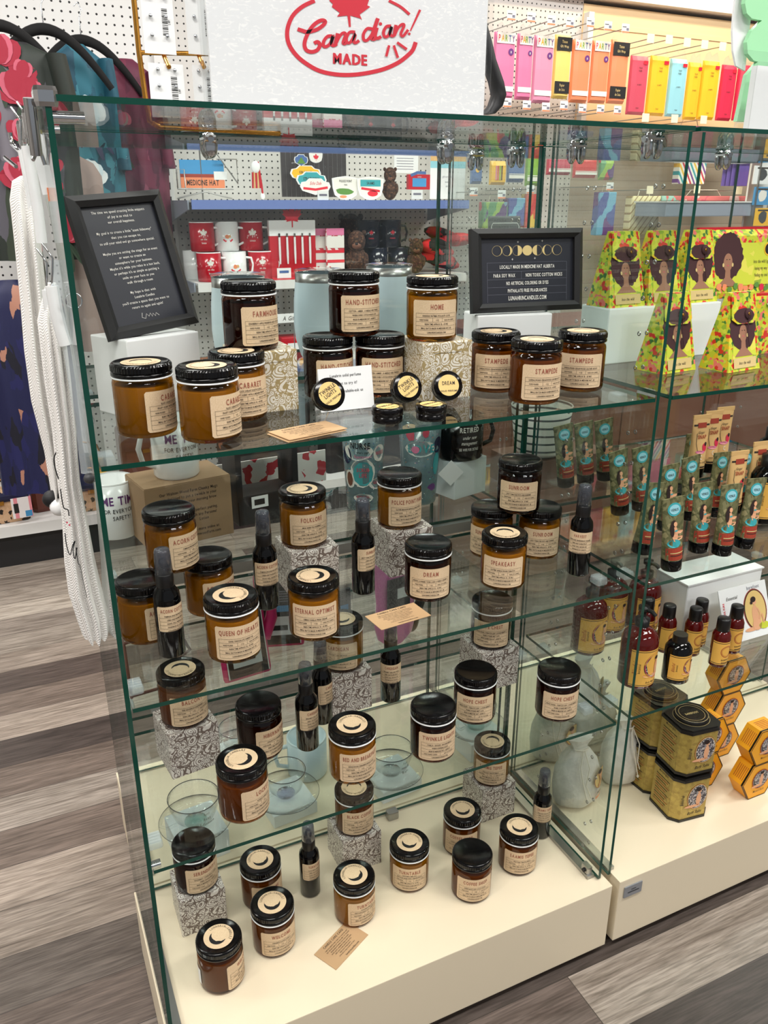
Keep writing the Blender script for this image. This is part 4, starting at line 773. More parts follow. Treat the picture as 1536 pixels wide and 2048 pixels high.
def gbox(x, y, z, h, label, rz=0, m_='paisley_grey', s=.082):
    k = (h, m_, s)
    if k not in BX:
        b = MB().box((0, 0, h/2), (s, s, h), m_, bev=.0015); e = MB().box((0, 0, h+.0), (s*.985, s*.985, .0012), m_, bev=.0005)
        e2 = MB().box((0, -s/2-.0004, h-.008), (s*.55, .0008, .014), m_, bev=.0002); BX[k] = (b.mesh('box_body'), e.mesh('top_flap'), e2.mesh('tuck_tab'))
    t = thing('patterned_gift_box', label, 'gift box', (x, y, z), rz, 'paisley patterned gift boxes')
    inst('box_body', BX[k][0], t); inst('top_flap', BX[k][1], t); inst('tuck_tab', BX[k][2], t)
# ---- plinth level
J(437, 1872, DZ, 'WELCOME', 'mid', True, False, 68, -40, desc='amber jar nearest the front left corner of the plinth, label turned far right', side=True)
J(544, 1804, DZ, 'WELCOME', 'mid', True, True, 20, 0, desc='jar labelled WELCOME with a moon lid, on the plinth')
J(520, 1718, DZ, 'WELCOME', 'mid', True, True, 26, 20, desc='amber jar on the plinth directly behind the WELCOME jar, its label mostly hidden')
J(708, 1748, DZ, 'TURNTABLE', 'honey', True, True, 38, 40, desc='TURNTABLE jar on the plinth just behind the kraft care card')
J(819, 1683, DZ, 'TURNTABLE', 'honey', True, True, 2, -10, desc='TURNTABLE jar on the plinth facing straight to the camera')
J(925, 1618, DZ, 'COFFEE SHOP', 'mid', True, True, 0, 10, desc='COFFEE SHOP jar with a moon lid, behind the plain-lidded one')
J(945, 1703, DZ, 'COFFEE SHOP', 'mid', False, False, 14, 0, desc='COFFEE SHOP jar with a plain black lid, on the plinth')
J(1039, 1652, DZ, 'SAAMIS TEPEE', 'mid', True, True, 16, 0, desc='SAAMIS TEPEE jar standing on the plinth, rightmost there')
for (u, v, ti, gl, st, rg, ph, sr, lb, bl) in ((386, 1680, 'SERENDIPITY', 'dark', 0, 1, 26, 0, 'SERENDIPITY jar with a plain lid on a patterned box, lower left', 'patterned box under the SERENDIPITY jar'),
        (708, 1572, 'BLACK COFFEE', 'mid', 1, 1, 18, 180, 'BLACK COFFEE jar on a patterned box, below the BED AND BREAKFAST jar', 'patterned box on the plinth under the BLACK COFFEE jar'),
        (985, 1480, 'SAAMIS TEPEE', 'honey', 1, 1, 0, 170, 'SAAMIS TEPEE jar raised on a patterned box', 'patterned box on the plinth under the raised SAAMIS TEPEE jar')):
    p = at(u, v, DZ+.082+JH); gbox(p.x, p.y+.004, DZ, .08, bl); jar(p.x, p.y, DZ+.081, ti, gl, st, rg, ph, sr, lb)
# ---- lowest shelf
J(482, 1517, S3, 'LOCKET', 'mid', True, False, 50, 60, desc='LOCKET jar with a moon lid, front left of the lowest shelf', side=True)
J(516, 1405, S3, 'HIBERNATION', 'dark', False, False, 45, 0, desc='HIBERNATION jar with a plain lid, behind the LOCKET jar')
J(704, 1447, S3, 'BED AND BREAKFAST', 'honey', True, True, 24, 0, desc='BED AND BREAKFAST jar at the front of the lowest shelf')
J(867, 1408, S3, 'TWINKLE LIGHTS', 'dark', False, True, 20, 0, desc='TWINKLE LIGHTS jar with a plain black lid')
J(952, 1340, S3, 'HOPE CHEST', 'dark', False, True, 2, 0, desc='HOPE CHEST jar standing on the glass behind the TWINKLE LIGHTS jar')
J(1119, 1335, S3, 'HOPE CHEST', 'dark', False, True, 18, 0, desc='HOPE CHEST jar alone at the right end of the lowest shelf')
for (u, v, ti, gl, st, rg, ph, sr, lb, bl) in ((360, 1335, 'BALCONY', 'mid', 1, 0, 22, 170, 'amber jar on a patterned box at the left end of the lowest shelf', 'patterned box at the left end of the lowest shelf'),
        (683, 1235, 'CARDIGAN', 'honey', 1, 1, -12, 0, 'CARDIGAN jar on a patterned box, seen through the middle shelf', 'patterned box under the CARDIGAN jar'),
        (985, 1195, 'HOPE CHEST', 'dark', 0, 1, 2, 0, 'HOPE CHEST jar raised on a patterned box under the SPEAKEASY jar', 'patterned box under the raised HOPE CHEST jar')):
    p = at(u, v, S3+.082+JH); gbox(p.x, p.y+.002, S3, .08, bl, .0 if u > 400 else .12); jar(p.x, p.y, S3+.081, ti, gl, st, rg, ph, sr, lb)
# ---- middle shelf
J(461, 1188, S2, 'QUEEN OF HEARTS', 'honey', True, True, 16, -60, desc='QUEEN OF HEARTS jar with a moon lid, front left of the middle shelf')
J(626, 1150, S2, 'ETERNAL OPTIMIST', 'honey', True, False, 2, 90, desc='ETERNAL OPTIMIST jar at the front of the middle shelf')
J(857, 1083, S2, 'DREAM', 'dark', False, True, 8, 0, desc='DREAM candle jar with a plain lid and white ring')
J(1010, 1064, S2, 'SPEAKEASY', 'honey', True, False, 0, 180, desc='SPEAKEASY jar with a moon lid in front of the SUNROOM pyramid')
for x, y, z, ti, gl, ph, lb in ((.751, 1.146, 0, 'SUNROOM', 'honey', -20, 'SUNROOM jar at the bottom left of its pyramid'), (.828, 1.108, 0, 'SUNROOM', 'honey', 12, 'SUNROOM jar at the bottom right of its pyramid'), (.783, 1.114, 1, 'SUNROOM', 'dark', 0, 'SUNROOM jar on top of its pyramid'),
        (.131, 1.104, 0, 'ACORN COTTAGE', 'honey', 55, 'ACORN COTTAGE jar at the bottom left of its pyramid'), (.237, 1.147, 0, 'ACORN COTTAGE', 'honey', 40, 'ACORN COTTAGE jar at the bottom right of its pyramid'), (.183, 1.13, 1, 'ACORN COTTAGE', 'honey', 50, 'ACORN COTTAGE jar on top of its pyramid')):
    jar(x, y, S2+.0004+z*(JH+.0004), ti, gl, False, False, ph, 0, lb)
for (u, v, ti, gl, st, rg, ph, sr, lb, bl) in ((604, 975, 'FOLKLORE', 'honey', 1, 0, 22, 90, 'FOLKLORE jar on a patterned box', 'patterned box under the FOLKLORE jar'), (799, 943, 'POLICE POINT PARK', 'honey', 0, 1, 28, 0, 'POLICE POINT PARK jar on a patterned box', 'patterned box under the POLICE POINT PARK jar')):
    p = at(u, v, S2+.082+JH); gbox(p.x+.004, p.y, S2, .08, bl); jar(p.x, p.y, S2+.081, ti, gl, st, rg, ph, sr, lb)
# ---- topmost shelf
for (x, y, lv, ti, gl, st, rg, ph, sr, lb) in ((.154, 1.046, 0, 'CABARET', 'honey', 1, 1, 56, 180, 'CABARET jar leftmost on the topmost shelf'), (.223, .988, 0, 'CABARET', 'honey', 1, 1, 57, 90, 'CABARET jar nearest the shelf edge, right of the leftmost one'), (.284, 1.075, 0, 'CABARET', 'honey', 1, 1, 27, 90, 'CABARET jar partly hidden behind the other two'),
        (.444, 1.147, 0, 'HAND-STITCHED', 'dark', 0, 1, 28, 0, 'HAND-STITCHED jar at the bottom left of its pyramid, behind the white card'), (.5215, 1.128, 0, 'HAND-STITCHED', 'dark', 0, 1, 10, 0, 'HAND-STITCHED jar at the bottom right of its pyramid'), (.484, 1.138, JH+.0006, 'HAND-STITCHED', 'dark', 0, 1, 26, 0, 'HAND-STITCHED jar on top of its pyramid'),
        (.697, 1.078, 0, 'STAMPEDE', 'mid', 1, 0, 4, 90, 'STAMPEDE jar at the left of its group'), (.708, .985, 0, 'STAMPEDE', 'mid', 1, 0, 28, 180, 'STAMPEDE jar at the front of its group'), (.822, 1.025, 0, 'STAMPEDE', 'mid', 1, 0, 2, 180, 'STAMPEDE jar at the right of its group')):
    jar(x, y, S1+.0004+lv, ti, gl, st, rg, ph, sr, lb)
gbox(.330, 1.122, S1, .085, 'gold patterned box under the FARMHOUSE jar', 0, 'paisley_gold', .084); jar(.318, 1.117, S1+.0862, 'FARMHOUSE', 'dark', False, True, 38, 0, 'FARMHOUSE jar with a plain lid on a gold patterned box')
gbox(.594, 1.088, S1, .085, 'gold patterned box under the HOME jar', 0, 'paisley_gold', .084); jar(.585, 1.082, S1+.0862, 'HOME', 'honey', True, True, 12, 120, 'HOME candle jar on a gold patterned box')

# ================================================================ room sprays
SR = .0188
def spray(x, y, z, title, phi, desc, s=1.):
    va = math.atan2(-y, -x); rz = va+math.radians(phi)+math.pi/2; t = thing('spray_bottle', desc, 'spray bottle', (x, y, z), rz, 'black room spray bottles')
    inst('bottle_body', jm('sb', lambda: MB().lathe([(0, 0), (SR-.003, 0), (SR, .003), (SR, .088), (SR-.001, .096), (SR-.006, .104), (.0112, .108)], 'bottle_black', 36, cap=False).mesh('bottle_body')), t)
    inst('collar', jm('sc', lambda: MB().lathe([(.0118, .106), (.0122, .107), (.0122, .124), (.0112, .126), (.0068, .126), (.0068, .138), (.004, .146), (0, .146)], 'pump_black', 32, cap=False).box((0, -.0075, .138), (.004, .004, .004), 'pump_black').mesh('collar')), t)
    inst('clear_cap', jm('sp', lambda: MB().lathe([(.0116, .1262), (.0122, .1264), (.0108, .156), (.0095, .1605), (.006, .162), (0, .162)], 'cap_smoke', 32, cap=False).mesh('clear_cap')), t)
    inst('label', jm('SL'+title, lambda: label_m(title, .052, .038, SR+.0003, True)), t, (0, 0, .063))
for (u, v, S, ti, ph, lb) in ((345, 1306, S2, 'ACORN COTTAGE', 30, 'ACORN room spray at the front left of the middle shelf'), (535, 1212, S2, 'ACORN COTTAGE', 22, 'ACORN room spray standing in front of the FOLKLORE box'), (727, 1182, S2, 'SUNROOM', 50, 'SUNROOM room spray beside the POLICE POINT PARK box'),
        (1155, 1146, S2, 'HARVEST', -4, 'HARVEST room spray alone at the right end of the middle shelf'), (616, 1492, S3, 'CARDIGAN', 40, 'CARDIGAN room spray in front, left of the BED AND BREAKFAST jar'), (645, 1440, S3, 'CARDIGAN', 60, 'CARDIGAN room spray mostly hidden behind another one'), (781, 1397, S3, 'CARDIGAN', 5, 'CARDIGAN room spray right of the CARDIGAN jar box'),
        (621, 1782, DZ, 'TURNTABLE', 35, 'TURNTABLE room spray on the plinth'), (1080, 1667, DZ, 'SAAMIS TEPEE', 20, 'SAAMIS TEPEE room spray on the plinth behind the jar of that name')):
    p = at(u, v, S); spray(p.x, p.y, S+.0003, ti, ph, lb)

# ================================================================ cards, frames, signs
CARE = ['TRIM WICK BEFORE EVERY BURN TO A QUARTER INCH', 'FOR THE FIRST BURN LET THE WAX MELT TO THE EDGE', 'NEVER BURN FOR MORE THAN FOUR HOURS', 'NEVER LEAVE A BURNING CANDLE UNATTENDED', 'KEEP AWAY FROM CHILDREN AND PETS', 'KEEP AWAY FROM DRAFTS', 'STOP USE AT HALF AN INCH OF WAX']
def care(u, v, S, rz, lb, n=1):
    p = at(u, v, S); t = thing('candle_care_card', lb, 'card', (p.x, p.y, S+.0002), rz, 'kraft candle care cards')
    for k in range(n): MB().box((k*.003, k*.002, .0008+k*.0018), (.089, .05, .0008), 'kraft_plain').build('card', t)
    f = plane((0, 0, .0013+(n-1)*.0018), (1, 0, 0), (0, 1, 0)); m = MB().text(f, 'CANDLE CARE CARD', 0, .017, .0045, 'ink', cx=.8, maxw=.066)
    for k, s in enumerate(CARE): m.text(f, s, 0, .011-k*.0042, .0021, 'ink', cx=.75, maxw=.078)
    m.text(f, 'lunahrincandles.com', .006, -.0215, .0036, 'ink', cx=.8); m.build('printed_text', t)
care(683, 1890, DZ, math.radians(28), 'kraft care card lying on the plinth near its front edge')
care(796, 1233, S2, math.radians(6), 'kraft care card lying on the middle shelf below the DREAM jar')
care(614, 866, S1, math.radians(14), 'pair of kraft care cards lying on the topmost shelf', 2)

def frame_thing(label, w_, h, bw, rot, loc):
    t = thing('picture_frame', label, 'picture frame', loc, rot=rot); m = MB(); d = .016
    o = [(-w_/2, 0), (w_/2, 0), (w_/2, h), (-w_/2, h)]; i_ = [(-w_/2+bw, bw), (w_/2-bw, bw), (w_/2-bw, h-bw), (-w_/2+bw, h-bw)]
    for k in range(4):
        j = (k+1) % 4; A, B, D_, E_ = o[k], o[j], i_[j], i_[k]; mid = lambda p, q, s_=.5: (p[0]*(1-s_)+q[0]*s_, p[1]*(1-s_)+q[1]*s_)
        a2, b2 = mid(A, E_, .55), mid(B, D_, .55)
        V3 = lambda p, y: Vector((p[0], y, p[1]))
        m.add([V3(A, 0), V3(B, 0), V3(B, -d*.6), V3(A, -d*.6), V3(b2, -d), V3(a2, -d), V3(D_, -d*.72), V3(E_, -d*.72), V3(D_, -.004), V3(E_, -.004)], [(0, 1, 2, 3), (3, 2, 4, 5), (5, 4, 6, 7), (7, 6, 8, 9)], 'matte_black')
    m.build('frame_moulding', t)
    MB().box((0, -.003, h/2), (w_-.004, .006, h-.004), 'matte_black').build('backing', t)
    return t, plane((0, -.0062, 0), (1, 0, 0), (0, 0, 1))
# left frame
a_ = at(253, 683, 1.221); b_ = at(390, 664, 1.221)
yawb = math.atan2(b_.y-a_.y, b_.x-a_.x)
bl = thing('white_box', 'white box under the black frame at the left end of the topmost shelf', 'box', (a_.x, a_.y+.003, S1), yawb)
MB().box((.058, .044, .0535), (.116, .088, .106), 'card_white', bev=.0012).build('box_body', bl); MB().box((.058, .044, .1065), (.114, .086, .001), 'card_white').build('top_flap', bl)
LF = ['The time we spend creating little snippets', 'of joy is so vital to', 'our overall happiness.', '', 'My goal is to create a little "scent hideaway"', 'that you can escape to,', 'to still your mind and go somewhere special.', '', 'Maybe you are setting the stage for an event', 'or want to create an', 'atmosphere for your business.', "Maybe it's while you relax in a hot bath,", "or perhaps it's as simple as putting a", 'smile on your face as you', 'walk through a room', '', 'My hope is that with', 'Lunahrin Candles', "you'll create a space that you want to", 'return to again and again!']
fl_ = at(215, 678, 1.222); fr_ = at(392, 655, 1.222); fw = (fr_-fl_).length
yaw = math.atan2(fr_.y-fl_.y, fr_.x-fl_.x)
t, f = frame_thing('tilted black portrait frame of white text on the white box at the left', fw, .185, .0155, (math.radians(-16), math.radians(-4), yaw), ((fl_.x+fr_.x)/2, (fl_.y+fr_.y)/2, 1.2225))
m = MB(); m.rect2(f, -fw/2+.0155, .0155, fw/2-.0155, .1695, 'card_navy', 0)
for k, s in enumerate(LF): m.text(f, s, 0, .1605-k*.0066, .0034, 'white_print', cx=.88, maxw=.083, lift=2)
m.stroke2(f, [(-.012, .028), (-.014, .022), (-.009, .02), (-.006, .026), (-.003, .022), (0, .026), (.002, .021), (.004, .025), (.007, .021), (.009, .025), (.013, .021)], .0006, 'white_print', 2).build('printed_text', t)
m = MB().prism([(0, .0), (.075, .0), (.07, .09), (.02, .16), (0, .16)], lambda a, b, q: Vector((q, a, b)), -.03, -.028, 'kraft_box'); m.build('easel_back', t, rot=None)
# right frame
pr0 = Vector((.697, 1.134, 1.22)); yw = math.radians(-11); bwid = .130
br = thing('white_box', 'white box under the landscape frame at the middle right of the topmost shelf', 'box', pr0[:2]+(S1,), yw)
MB().box((bwid/2, .034, .053), (bwid, .066, .106), 'card_white', bev=.0012).build('box_body', br); MB().box((bwid/2, .034, .1065), (bwid*.98, .064, .001), 'card_white').build('top_flap', br)
c_ = Vector((.095, .006, 0))
t, f = frame_thing('black landscape frame with moon phases, lettered LOCALLY MADE IN MEDICINE HAT ALBERTA', .178, .127, .0145, (math.radians(-8), math.radians(0), math.radians(-6)), (pr0.x+c_.x, pr0.y+c_.y, S1+.108)); t.scale = (1.13, 1.13, 1.02)
m = MB(); m.rect2(f, -.0745, .0145, .0745, .1125, 'card_navy', 0); X = .064; ys = [.076, .0625, .0505, .0385, .0275, .016]
for y in ys[:5]: m.rect2(f, -X, y, X, y+.0003, 'grey_print', 2)
m.rect2(f, -X, .016, -X+.0003, .076, 'grey_print', 2).rect2(f, X, .016, X+.0003, .076, 'grey_print', 2).rect2(f, -.010, .0505, -.0097, .0625, 'grey_print', 2)
for s, x, y, h in (('LOCALLY MADE IN MEDICINE HAT ALBERTA', 0, .067, .0054), ('PARA SOY WAX', -.037, .054, .0054), ('NON TOXIC COTTON WICKS', .027, .054, .0054), ('NO ARTIFICIAL COLORING OR DYES', 0, .042, .0054), ('PHTHALATE FREE FRAGRANCES', 0, .0305, .0054), ('LUNAHRINCANDLES.COM', 0, .0185, .0066)):
    m.text(f, s, x, y, h, 'white_print', cx=.52, bold=True, maxw=.1 if x == 0 and h < .006 and 'LOCALLY' in s else .068, lift=2)
for k in range(7):
    cx_ = -.048+.016*k; r = .0078; e = [(.0085, 1), (.006, 1), (.003, 1), (0, 0), (.003, -1), (.006, -1), (.0085, -1)][k]
    P = [(cx_+r*math.cos(a), .094+r*math.sin(a)) for a in [2*math.pi*q/24 for q in range(24)]]
    if e[1] == 0: m.poly2(f, P, 'gold_print', 2); continue
    th = [math.radians(-80+160*q/12) for q in range(13)]; inner = {0: .85, 1: .6, 2: .1, 4: .1, 5: .6, 6: .85}[k]
    P = [(cx_+e[1]*r*math.cos(a), .094+r*math.sin(a)) for a in th]+[(cx_+e[1]*r*inner*math.cos(a), .094+r*math.sin(a)) for a in th[::-1][1:-1]]
    m.poly2(f, P, 'gold_print', 2); m.ring2(f, cx_, .094, r, .0003, 'gold_print', 2, 24)
for (sx_, sy_) in ((-.015, .107), (.024, .108), (-.024, .081), (.012, .082)): m.stroke2(f, [(sx_-.0015, sy_), (sx_+.0015, sy_)], .0005, 'white_print', 2).stroke2(f, [(sx_, sy_-.0015), (sx_, sy_+.0015)], .0005, 'white_print', 2)
m.build('printed_text', t)
# perfume sign
pa = at(648, 812, S1); pb = at(775, 803, S1); yw2 = math.atan2(pb.y-pa.y, pb.x-pa.x); wd = (pb-pa).length
pa = Vector((.385, 1.015, S1)); wd = .082; yw2 = .0
t = thing('folded_card', 'white folded card about solid perfume, asking Want to try it?', 'sign', (.392+wd/2, 1.045, S1+.0005), rot=(math.radians(-10), 0, 0))
MB().box((0, 0, .030), (wd, .0012, .060), 'card_white').build('card_front', t); MB().prism([(.0, .0595), (.001, .0595), (.024, .002), (.0225, .002)], lambda a, b, q: Vector((q, a, b)), -wd/2, wd/2, 'card_white').build('card_back', t)
f = plane((0, -.0008, 0), (1, 0, 0), (0, 0, 1)); MB().text(f, 'Lunahrin solid perfume', 0, .047, .0042, 'ink_black', cx=.8).text(f, 'Want to try it?', 0, .036, .0042, 'ink_black', cx=.8).text(f, 'Testers available-ask us', 0, .025, .0042, 'ink_black', cx=.8).build('printed_text', t)
# solid perfume tins
def ptin_m(title, sub='SOLID PERFUME'):
    m = MB().lathe([(0, 0), (.0195, 0), (.0205, .001), (.0205, .009), (.0195, .0095), (.0215, .0105), (.0215, .019), (.0205, .0205), (0, .0205)], 'lid_black', 36, cap=False); f = lambda x, y, l: Vector((x, y, .0205+l*.0002))
    m.disc2(f, 0, 0, .0155, 'label_yellow', 1, 32); a = title.split('/'); 
    for k, s in enumerate(a): m.text(f, s, 0, .0035-k*.0065+(len(a) == 1)*-.003, .0055, 'ink', cx=.7, maxw=.027, lift=2, bold=True)
    m.text(f, sub, 0, -.0095, .0026, 'ink', cx=.9, lift=2, bold=True); return m.mesh('tin')
TT = {k: ptin_m(k) for k in ('TWINKLE/LIGHTS', 'DREAM', 'SUNROOM')}
def stand_tin(u, v, y, title, roll, lb, k):
    p = aty(u, v, y); p.z = max(p.z, S1+.0245); yv = math.atan2(p.x, p.y)
    t = thing('perfume_tin', lb, 'tin', p, rot=(math.radians(68), math.radians(roll)*0, -yv*.4+math.radians(roll)*.2), group='solid perfume tins'); inst('round_tin', TT[title], t, (0, 0, -.01), rz=math.radians(roll))
    e = thing('easel_stand', lb.replace('perfume tin', 'clear easel holding the perfume tin'), 'easel', (p.x, p.y+.006, S1+.001), -yv*.4, 'clear little easels')
    zc = p.z-S1
    MB().tube([(-.014, -.018, 0), (-.014, .002, max(.004, zc-.024)), (-.012, .015, zc+.01)], .0013, 'acrylic', 6).tube([(.014, -.018, 0), (.014, .002, max(.004, zc-.024)), (.012, .015, zc+.01)], .0013, 'acrylic', 6).tube([(-.013, .012, zc), (-.006, .03, 0), (.006, .03, 0), (.013, .012, zc)], .0013, 'acrylic', 6).build('acrylic_wire', e)
stand_tin(655, 790, .99, 'TWINKLE/LIGHTS', 30, 'TWINKLE LIGHTS perfume tin standing left of the white card', 0)
stand_tin(811, 776, 1.02, 'TWINKLE/LIGHTS', 30, 'TWINKLE LIGHTS perfume tin standing right of the white card', 1)
stand_tin(893, 773, 1.02, 'DREAM', 0, 'DREAM perfume tin standing in front of the gold box', 2)
for (u, v, ti, lb) in ((775, 843, 'SUNROOM', 'left perfume tin lying flat near the shelf edge'), (862, 838, 'SUNROOM', 'right perfume tin lying flat near the shelf edge')):
    p = at(u, v, S1); t = thing('perfume_tin', lb, 'tin', (p.x, p.y, S1+.0005), .3, 'solid perfume tins'); inst('round_tin', TT[ti], t)

# ---- big sign on top of the case
SY = 1.16
x0, x1 = aty(420, 120, SY).x, aty(972, 120, SY).x
t = thing('canadian_made_sign', 'large white sign with a red maple leaf reading Canadian! MADE, on top of the case', 'sign')
zb = TOPZ+.0045; MB().box(((x0+x1)/2, SY+.004, zb+.16), (x1-x0, .006, .32), 'sign_board').build('sign_board', t)
MB().box(((x0+x1)/2, SY-.002, zb+.165), (x1-x0+.016, .003, .33), 'acrylic').box(((x0+x1)/2, SY+.012, zb+.165), (x1-x0+.016, .003, .33), 'acrylic').box(((x0+x1)/2, SY+.005, zb+.0015), (x1-x0+.016, .06, .003), 'acrylic').build('acrylic_holder', t)
fs = lambda X, Y, l: Vector((aty(540+X*.22135, Y*.22135, SY).x, SY+.0008-l*.0002, aty(540+X*.22135, Y*.22135, SY).z))
m = MB(); RI = 'red_ink'
def smooth(P, n=4):
    out = []
    for i in range(len(P)-1):
        p0, p1, p2, p3 = P[max(i-1, 0)], P[i], P[i+1], P[min(i+2, len(P)-1)]
        for k in range(n):
            s = k/n; out.append(tuple(.5*((2*p1[j])+(-p0[j]+p2[j])*s+(2*p0[j]-5*p1[j]+4*p2[j]-p3[j])*s*s+(-p0[j]+3*p1[j]-3*p2[j]+p3[j])*s**3) for j in (0, 1)))
    return out+[P[-1]]
for kk, (P, wd_) in enumerate((([(405, 5), (300, 55), (215, 130), (168, 225), (156, 320), (178, 410), (240, 500), (330, 575), (450, 640), (600, 672), (750, 675), (900, 655), (1040, 620), (1160, 565), (1240, 505), (1292, 450), (1318, 380)], 30), ([(1075, 5), (1180, 60), (1262, 130)], 20), ([(-10+405, 5), (520, -60), (700, -100), (900, -80), (1075, 5)], 1),
        ([(250, 262), (290, 275), (340, 287), (420, 268), (480, 228), (500, 195), (470, 182), (420, 205), (370, 255), (330, 330), (312, 400), (330, 452), (380, 468), (430, 450), (452, 405), (430, 378), (400, 392)], 28), ([(565, 325), (522, 328), (488, 370), (484, 412), (510, 420), (548, 388), (572, 320), (556, 390), (575, 412), (606, 395)], 24),
        ([(612, 300), (590, 408)], 26), ([(590, 408), (625, 335), (660, 298), (684, 310), (660, 388), (690, 392)], 22), ([(770, 290), (722, 290), (692, 340), (697, 383), (730, 378), (772, 305), (757, 372), (775, 386), (806, 365)], 22),
        ([(925, 262), (880, 258), (846, 305), (848, 358), (880, 362), (922, 310)], 22), ([(975, 165), (940, 270), (918, 345), (955, 350)], 28), ([(968, 250), (950, 330), (975, 345), (1005, 330)], 24), ([(1095, 235), (1052, 240), (1026, 290), (1036, 330), (1070, 320), (1100, 240), (1084, 305), (1108, 325), (1128, 310)], 22),
        ([(1138, 225), (1122, 325)], 24), ([(1122, 325), (1155, 255), (1192, 220), (1212, 232), (1182, 305), (1204, 325), (1248, 268)], 20), ([(1076, 410), (1050, 510)], 18), ([(1118, 410), (1155, 522)], 18), ([(1148, 383), (1236, 446)], 18))):
    if wd_ == 1: continue
    m.stroke2(fs, smooth(P), wd_*1.25, RI, 2+kk*.25)
m.stroke2(fs, [(1358, 88), (1270, 278)], [22, 12], RI, 2).disc2(fs, 1260, 305, 12, RI, 2, 10).disc2(fs, 1000, 215, 15, RI, 2, 10)
m.poly2(fs, [(700, 140), (714, 242), (732, 242), (727, 140), (815, 165), (833, 180), (812, 130), (865, 92), (907, 60), (880, 48), (905, -30), (850, -20), (830, -60), (780, 0), (800, -150), (760, -130), (715, -230), (675, -130), (630, -150), (655, 0), (600, -60), (585, -20), (535, -30), (540, 10), (570, 35), (560, 62), (600, 92), (632, 115), (607, 150)][::-1], RI, 2)
f2 = lambda x, y, l: fs(725+x, 590-y, l)+Vector((0, 0, -x*.0000))
m.text(lambda x, y, l: fs(725+x, 582-y+x*.06, l), 'MADE', 0, 0, 98, RI, cx=.78, bold=True, maxw=330, lift=2); m.text(lambda x, y, l: fs(729+x, 582-y+x*.06, l), 'MADE', 0, 0, 98, RI, cx=.78, bold=True, maxw=330, lift=2.2); m.text(lambda x, y, l: fs(721+x, 580-y+x*.06, l), 'MADE', 0, 0, 98, RI, cx=.78, bold=True, maxw=330, lift=2.4); m.build('red_print', t)
p = aty(985, 150, 1.24); t = thing('strap_handle', 'curved black plastic strap standing beside the white sign', 'strap'); zz = TOPZ+.004
L = [aty(u, v, 1.2) for u, v in ((955, 40), (968, 85), (976, 120), (992, 165), (997, 190), (990, 212), (975, 228))]; r_ = []
for i, q in enumerate(L):
    q.z = max(q.z, zz+.001); r_.append([q+Vector((a, b, 0)) for a, b in ((-.007, -.012), (.007, -.012), (.009, 0), (.007, .012), (-.007, .012), (-.009, 0))])
MB().loft(r_, 'matte_black').build('strap', t)
# gold wire rack with earring cards
t = thing('gold_wire_rack', 'gold wire earring rack left of the white sign, on top of the case', 'rack'); Y = 1.2; P = lambda u, v, y=Y: tuple(aty(u, v, y))
m = MB().tube([P(262, -60), P(278, 105), P(290, 190), P(299, 243), P(318, 254)], .0035, 'gold_metal', 10).tube([P(318, 254), P(560, 268)], .003, 'gold_metal', 10).tube([P(278, 105), P(440, 108)], .003, 'gold_metal', 10).tube([P(560, 268), P(548, 190), P(540, -60)], .003, 'gold_metal', 8).tube([P(262, -60), P(540, -60)], .003, 'gold_metal', 8)
for u, v in ((328, 112), (398, 112)): m.tube([P(u, v), P(u+10, v+22, Y-.02)], .003, 'gold_metal', 8)
m.build('wire_frame', t)
for k, (u0, v0, u1, v1, lb) in enumerate(((288, -30, 352, 102, 'upper earring card with six studs and a 5.49 barcode, left column'), (304, 122, 374, 232, 'lower earring card with studs below the gold bar'), (380, -30, 440, 102, 'earring card beside the large white sign, upper right'), (395, 124, 440, 232, 'earring card partly behind the large white sign, lower right'))):
    a, b = aty(u0, (v0+v1)/2, 1.17), aty(u1, (v0+v1)/2, 1.17); z1_, z0_ = aty(u0, v0, 1.17).z, aty(u0, v1, 1.17).z
    z0_ = max(z0_, TOPZ+.006) if k % 2 else z0_
    e = thing('earring_card', lb, 'earring card', ((a.x+b.x)/2, 1.192-.008*(k < 2), (z0_+z1_)/2), rot=(0, 0, 0), group='earring cards on the gold rack'); w_, h = b.x-a.x, z1_-z0_
    MB().box((0, 0, 0), (w_, .0012, h), 'card_white').build('card', e); f = plane((0, -.0008, 0), (1, 0, 0), (0, 0, 1)); m = MB()
    for q in range(14): m.rect2(f, w_*.12, -h*.2+q*.0022, w_*.3, -h*.2+q*.0022+.0006+.0006*(q % 3 == 0), 'barcode')
    m.text(lambda x, y, l: f(w_*.38-y, x+.0, l), '5.49', -h*.0, 0, .003, 'barcode').build('barcode_label', e); m = MB()
    for q in range(3):
        for s_ in (-1, 1): m.ell((s_*w_*.24, -.003, h*(.38-.3*q)), (.0025, .002, .0025), 'chrome', 10, 6)
    m.build('stud', e)
# green scalloped sign and leaflet holder
t = thing('scalloped_sign', 'mint green scalloped-edge sign standing at the top right', 'sign'); Y = 1.12
G = [(1560, -40), (1492, -40), (1486, 8), (1490, 28), (1500, 38), (1520, 42), (1500, 62), (1490, 85), (1492, 108), (1504, 122), (1512, 124), (1490, 150), (1474, 225), (1470, 243), (1560, 247)]
m = MB().prism(G[::-1], lambda u, v, q: aty(u, v, Y)+Vector((0, q, 0)), -.004, .004, 'mint'); m.build('mint_board', t)
G2 = [(1520, -40), (1486, -40), (1478, 20), (1475, 60), (1476, 100), (1482, 130), (1500, 140)]
MB().prism(G2[::-1], lambda u, v, q: aty(u, v, Y)+Vector((0, q, 0)), .010, .014, 'card_white').build('white_backing', t)
t = thing('leaflet_holder', 'clear leaflet holder with white cards in front of the green sign', 'holder', (0, 0, 0)); Y = 1.06
a, b = aty(1506, 190, Y), aty(1580, 190, Y); zt = aty(1510, 122, Y).z; zc = TOPZ+.0035
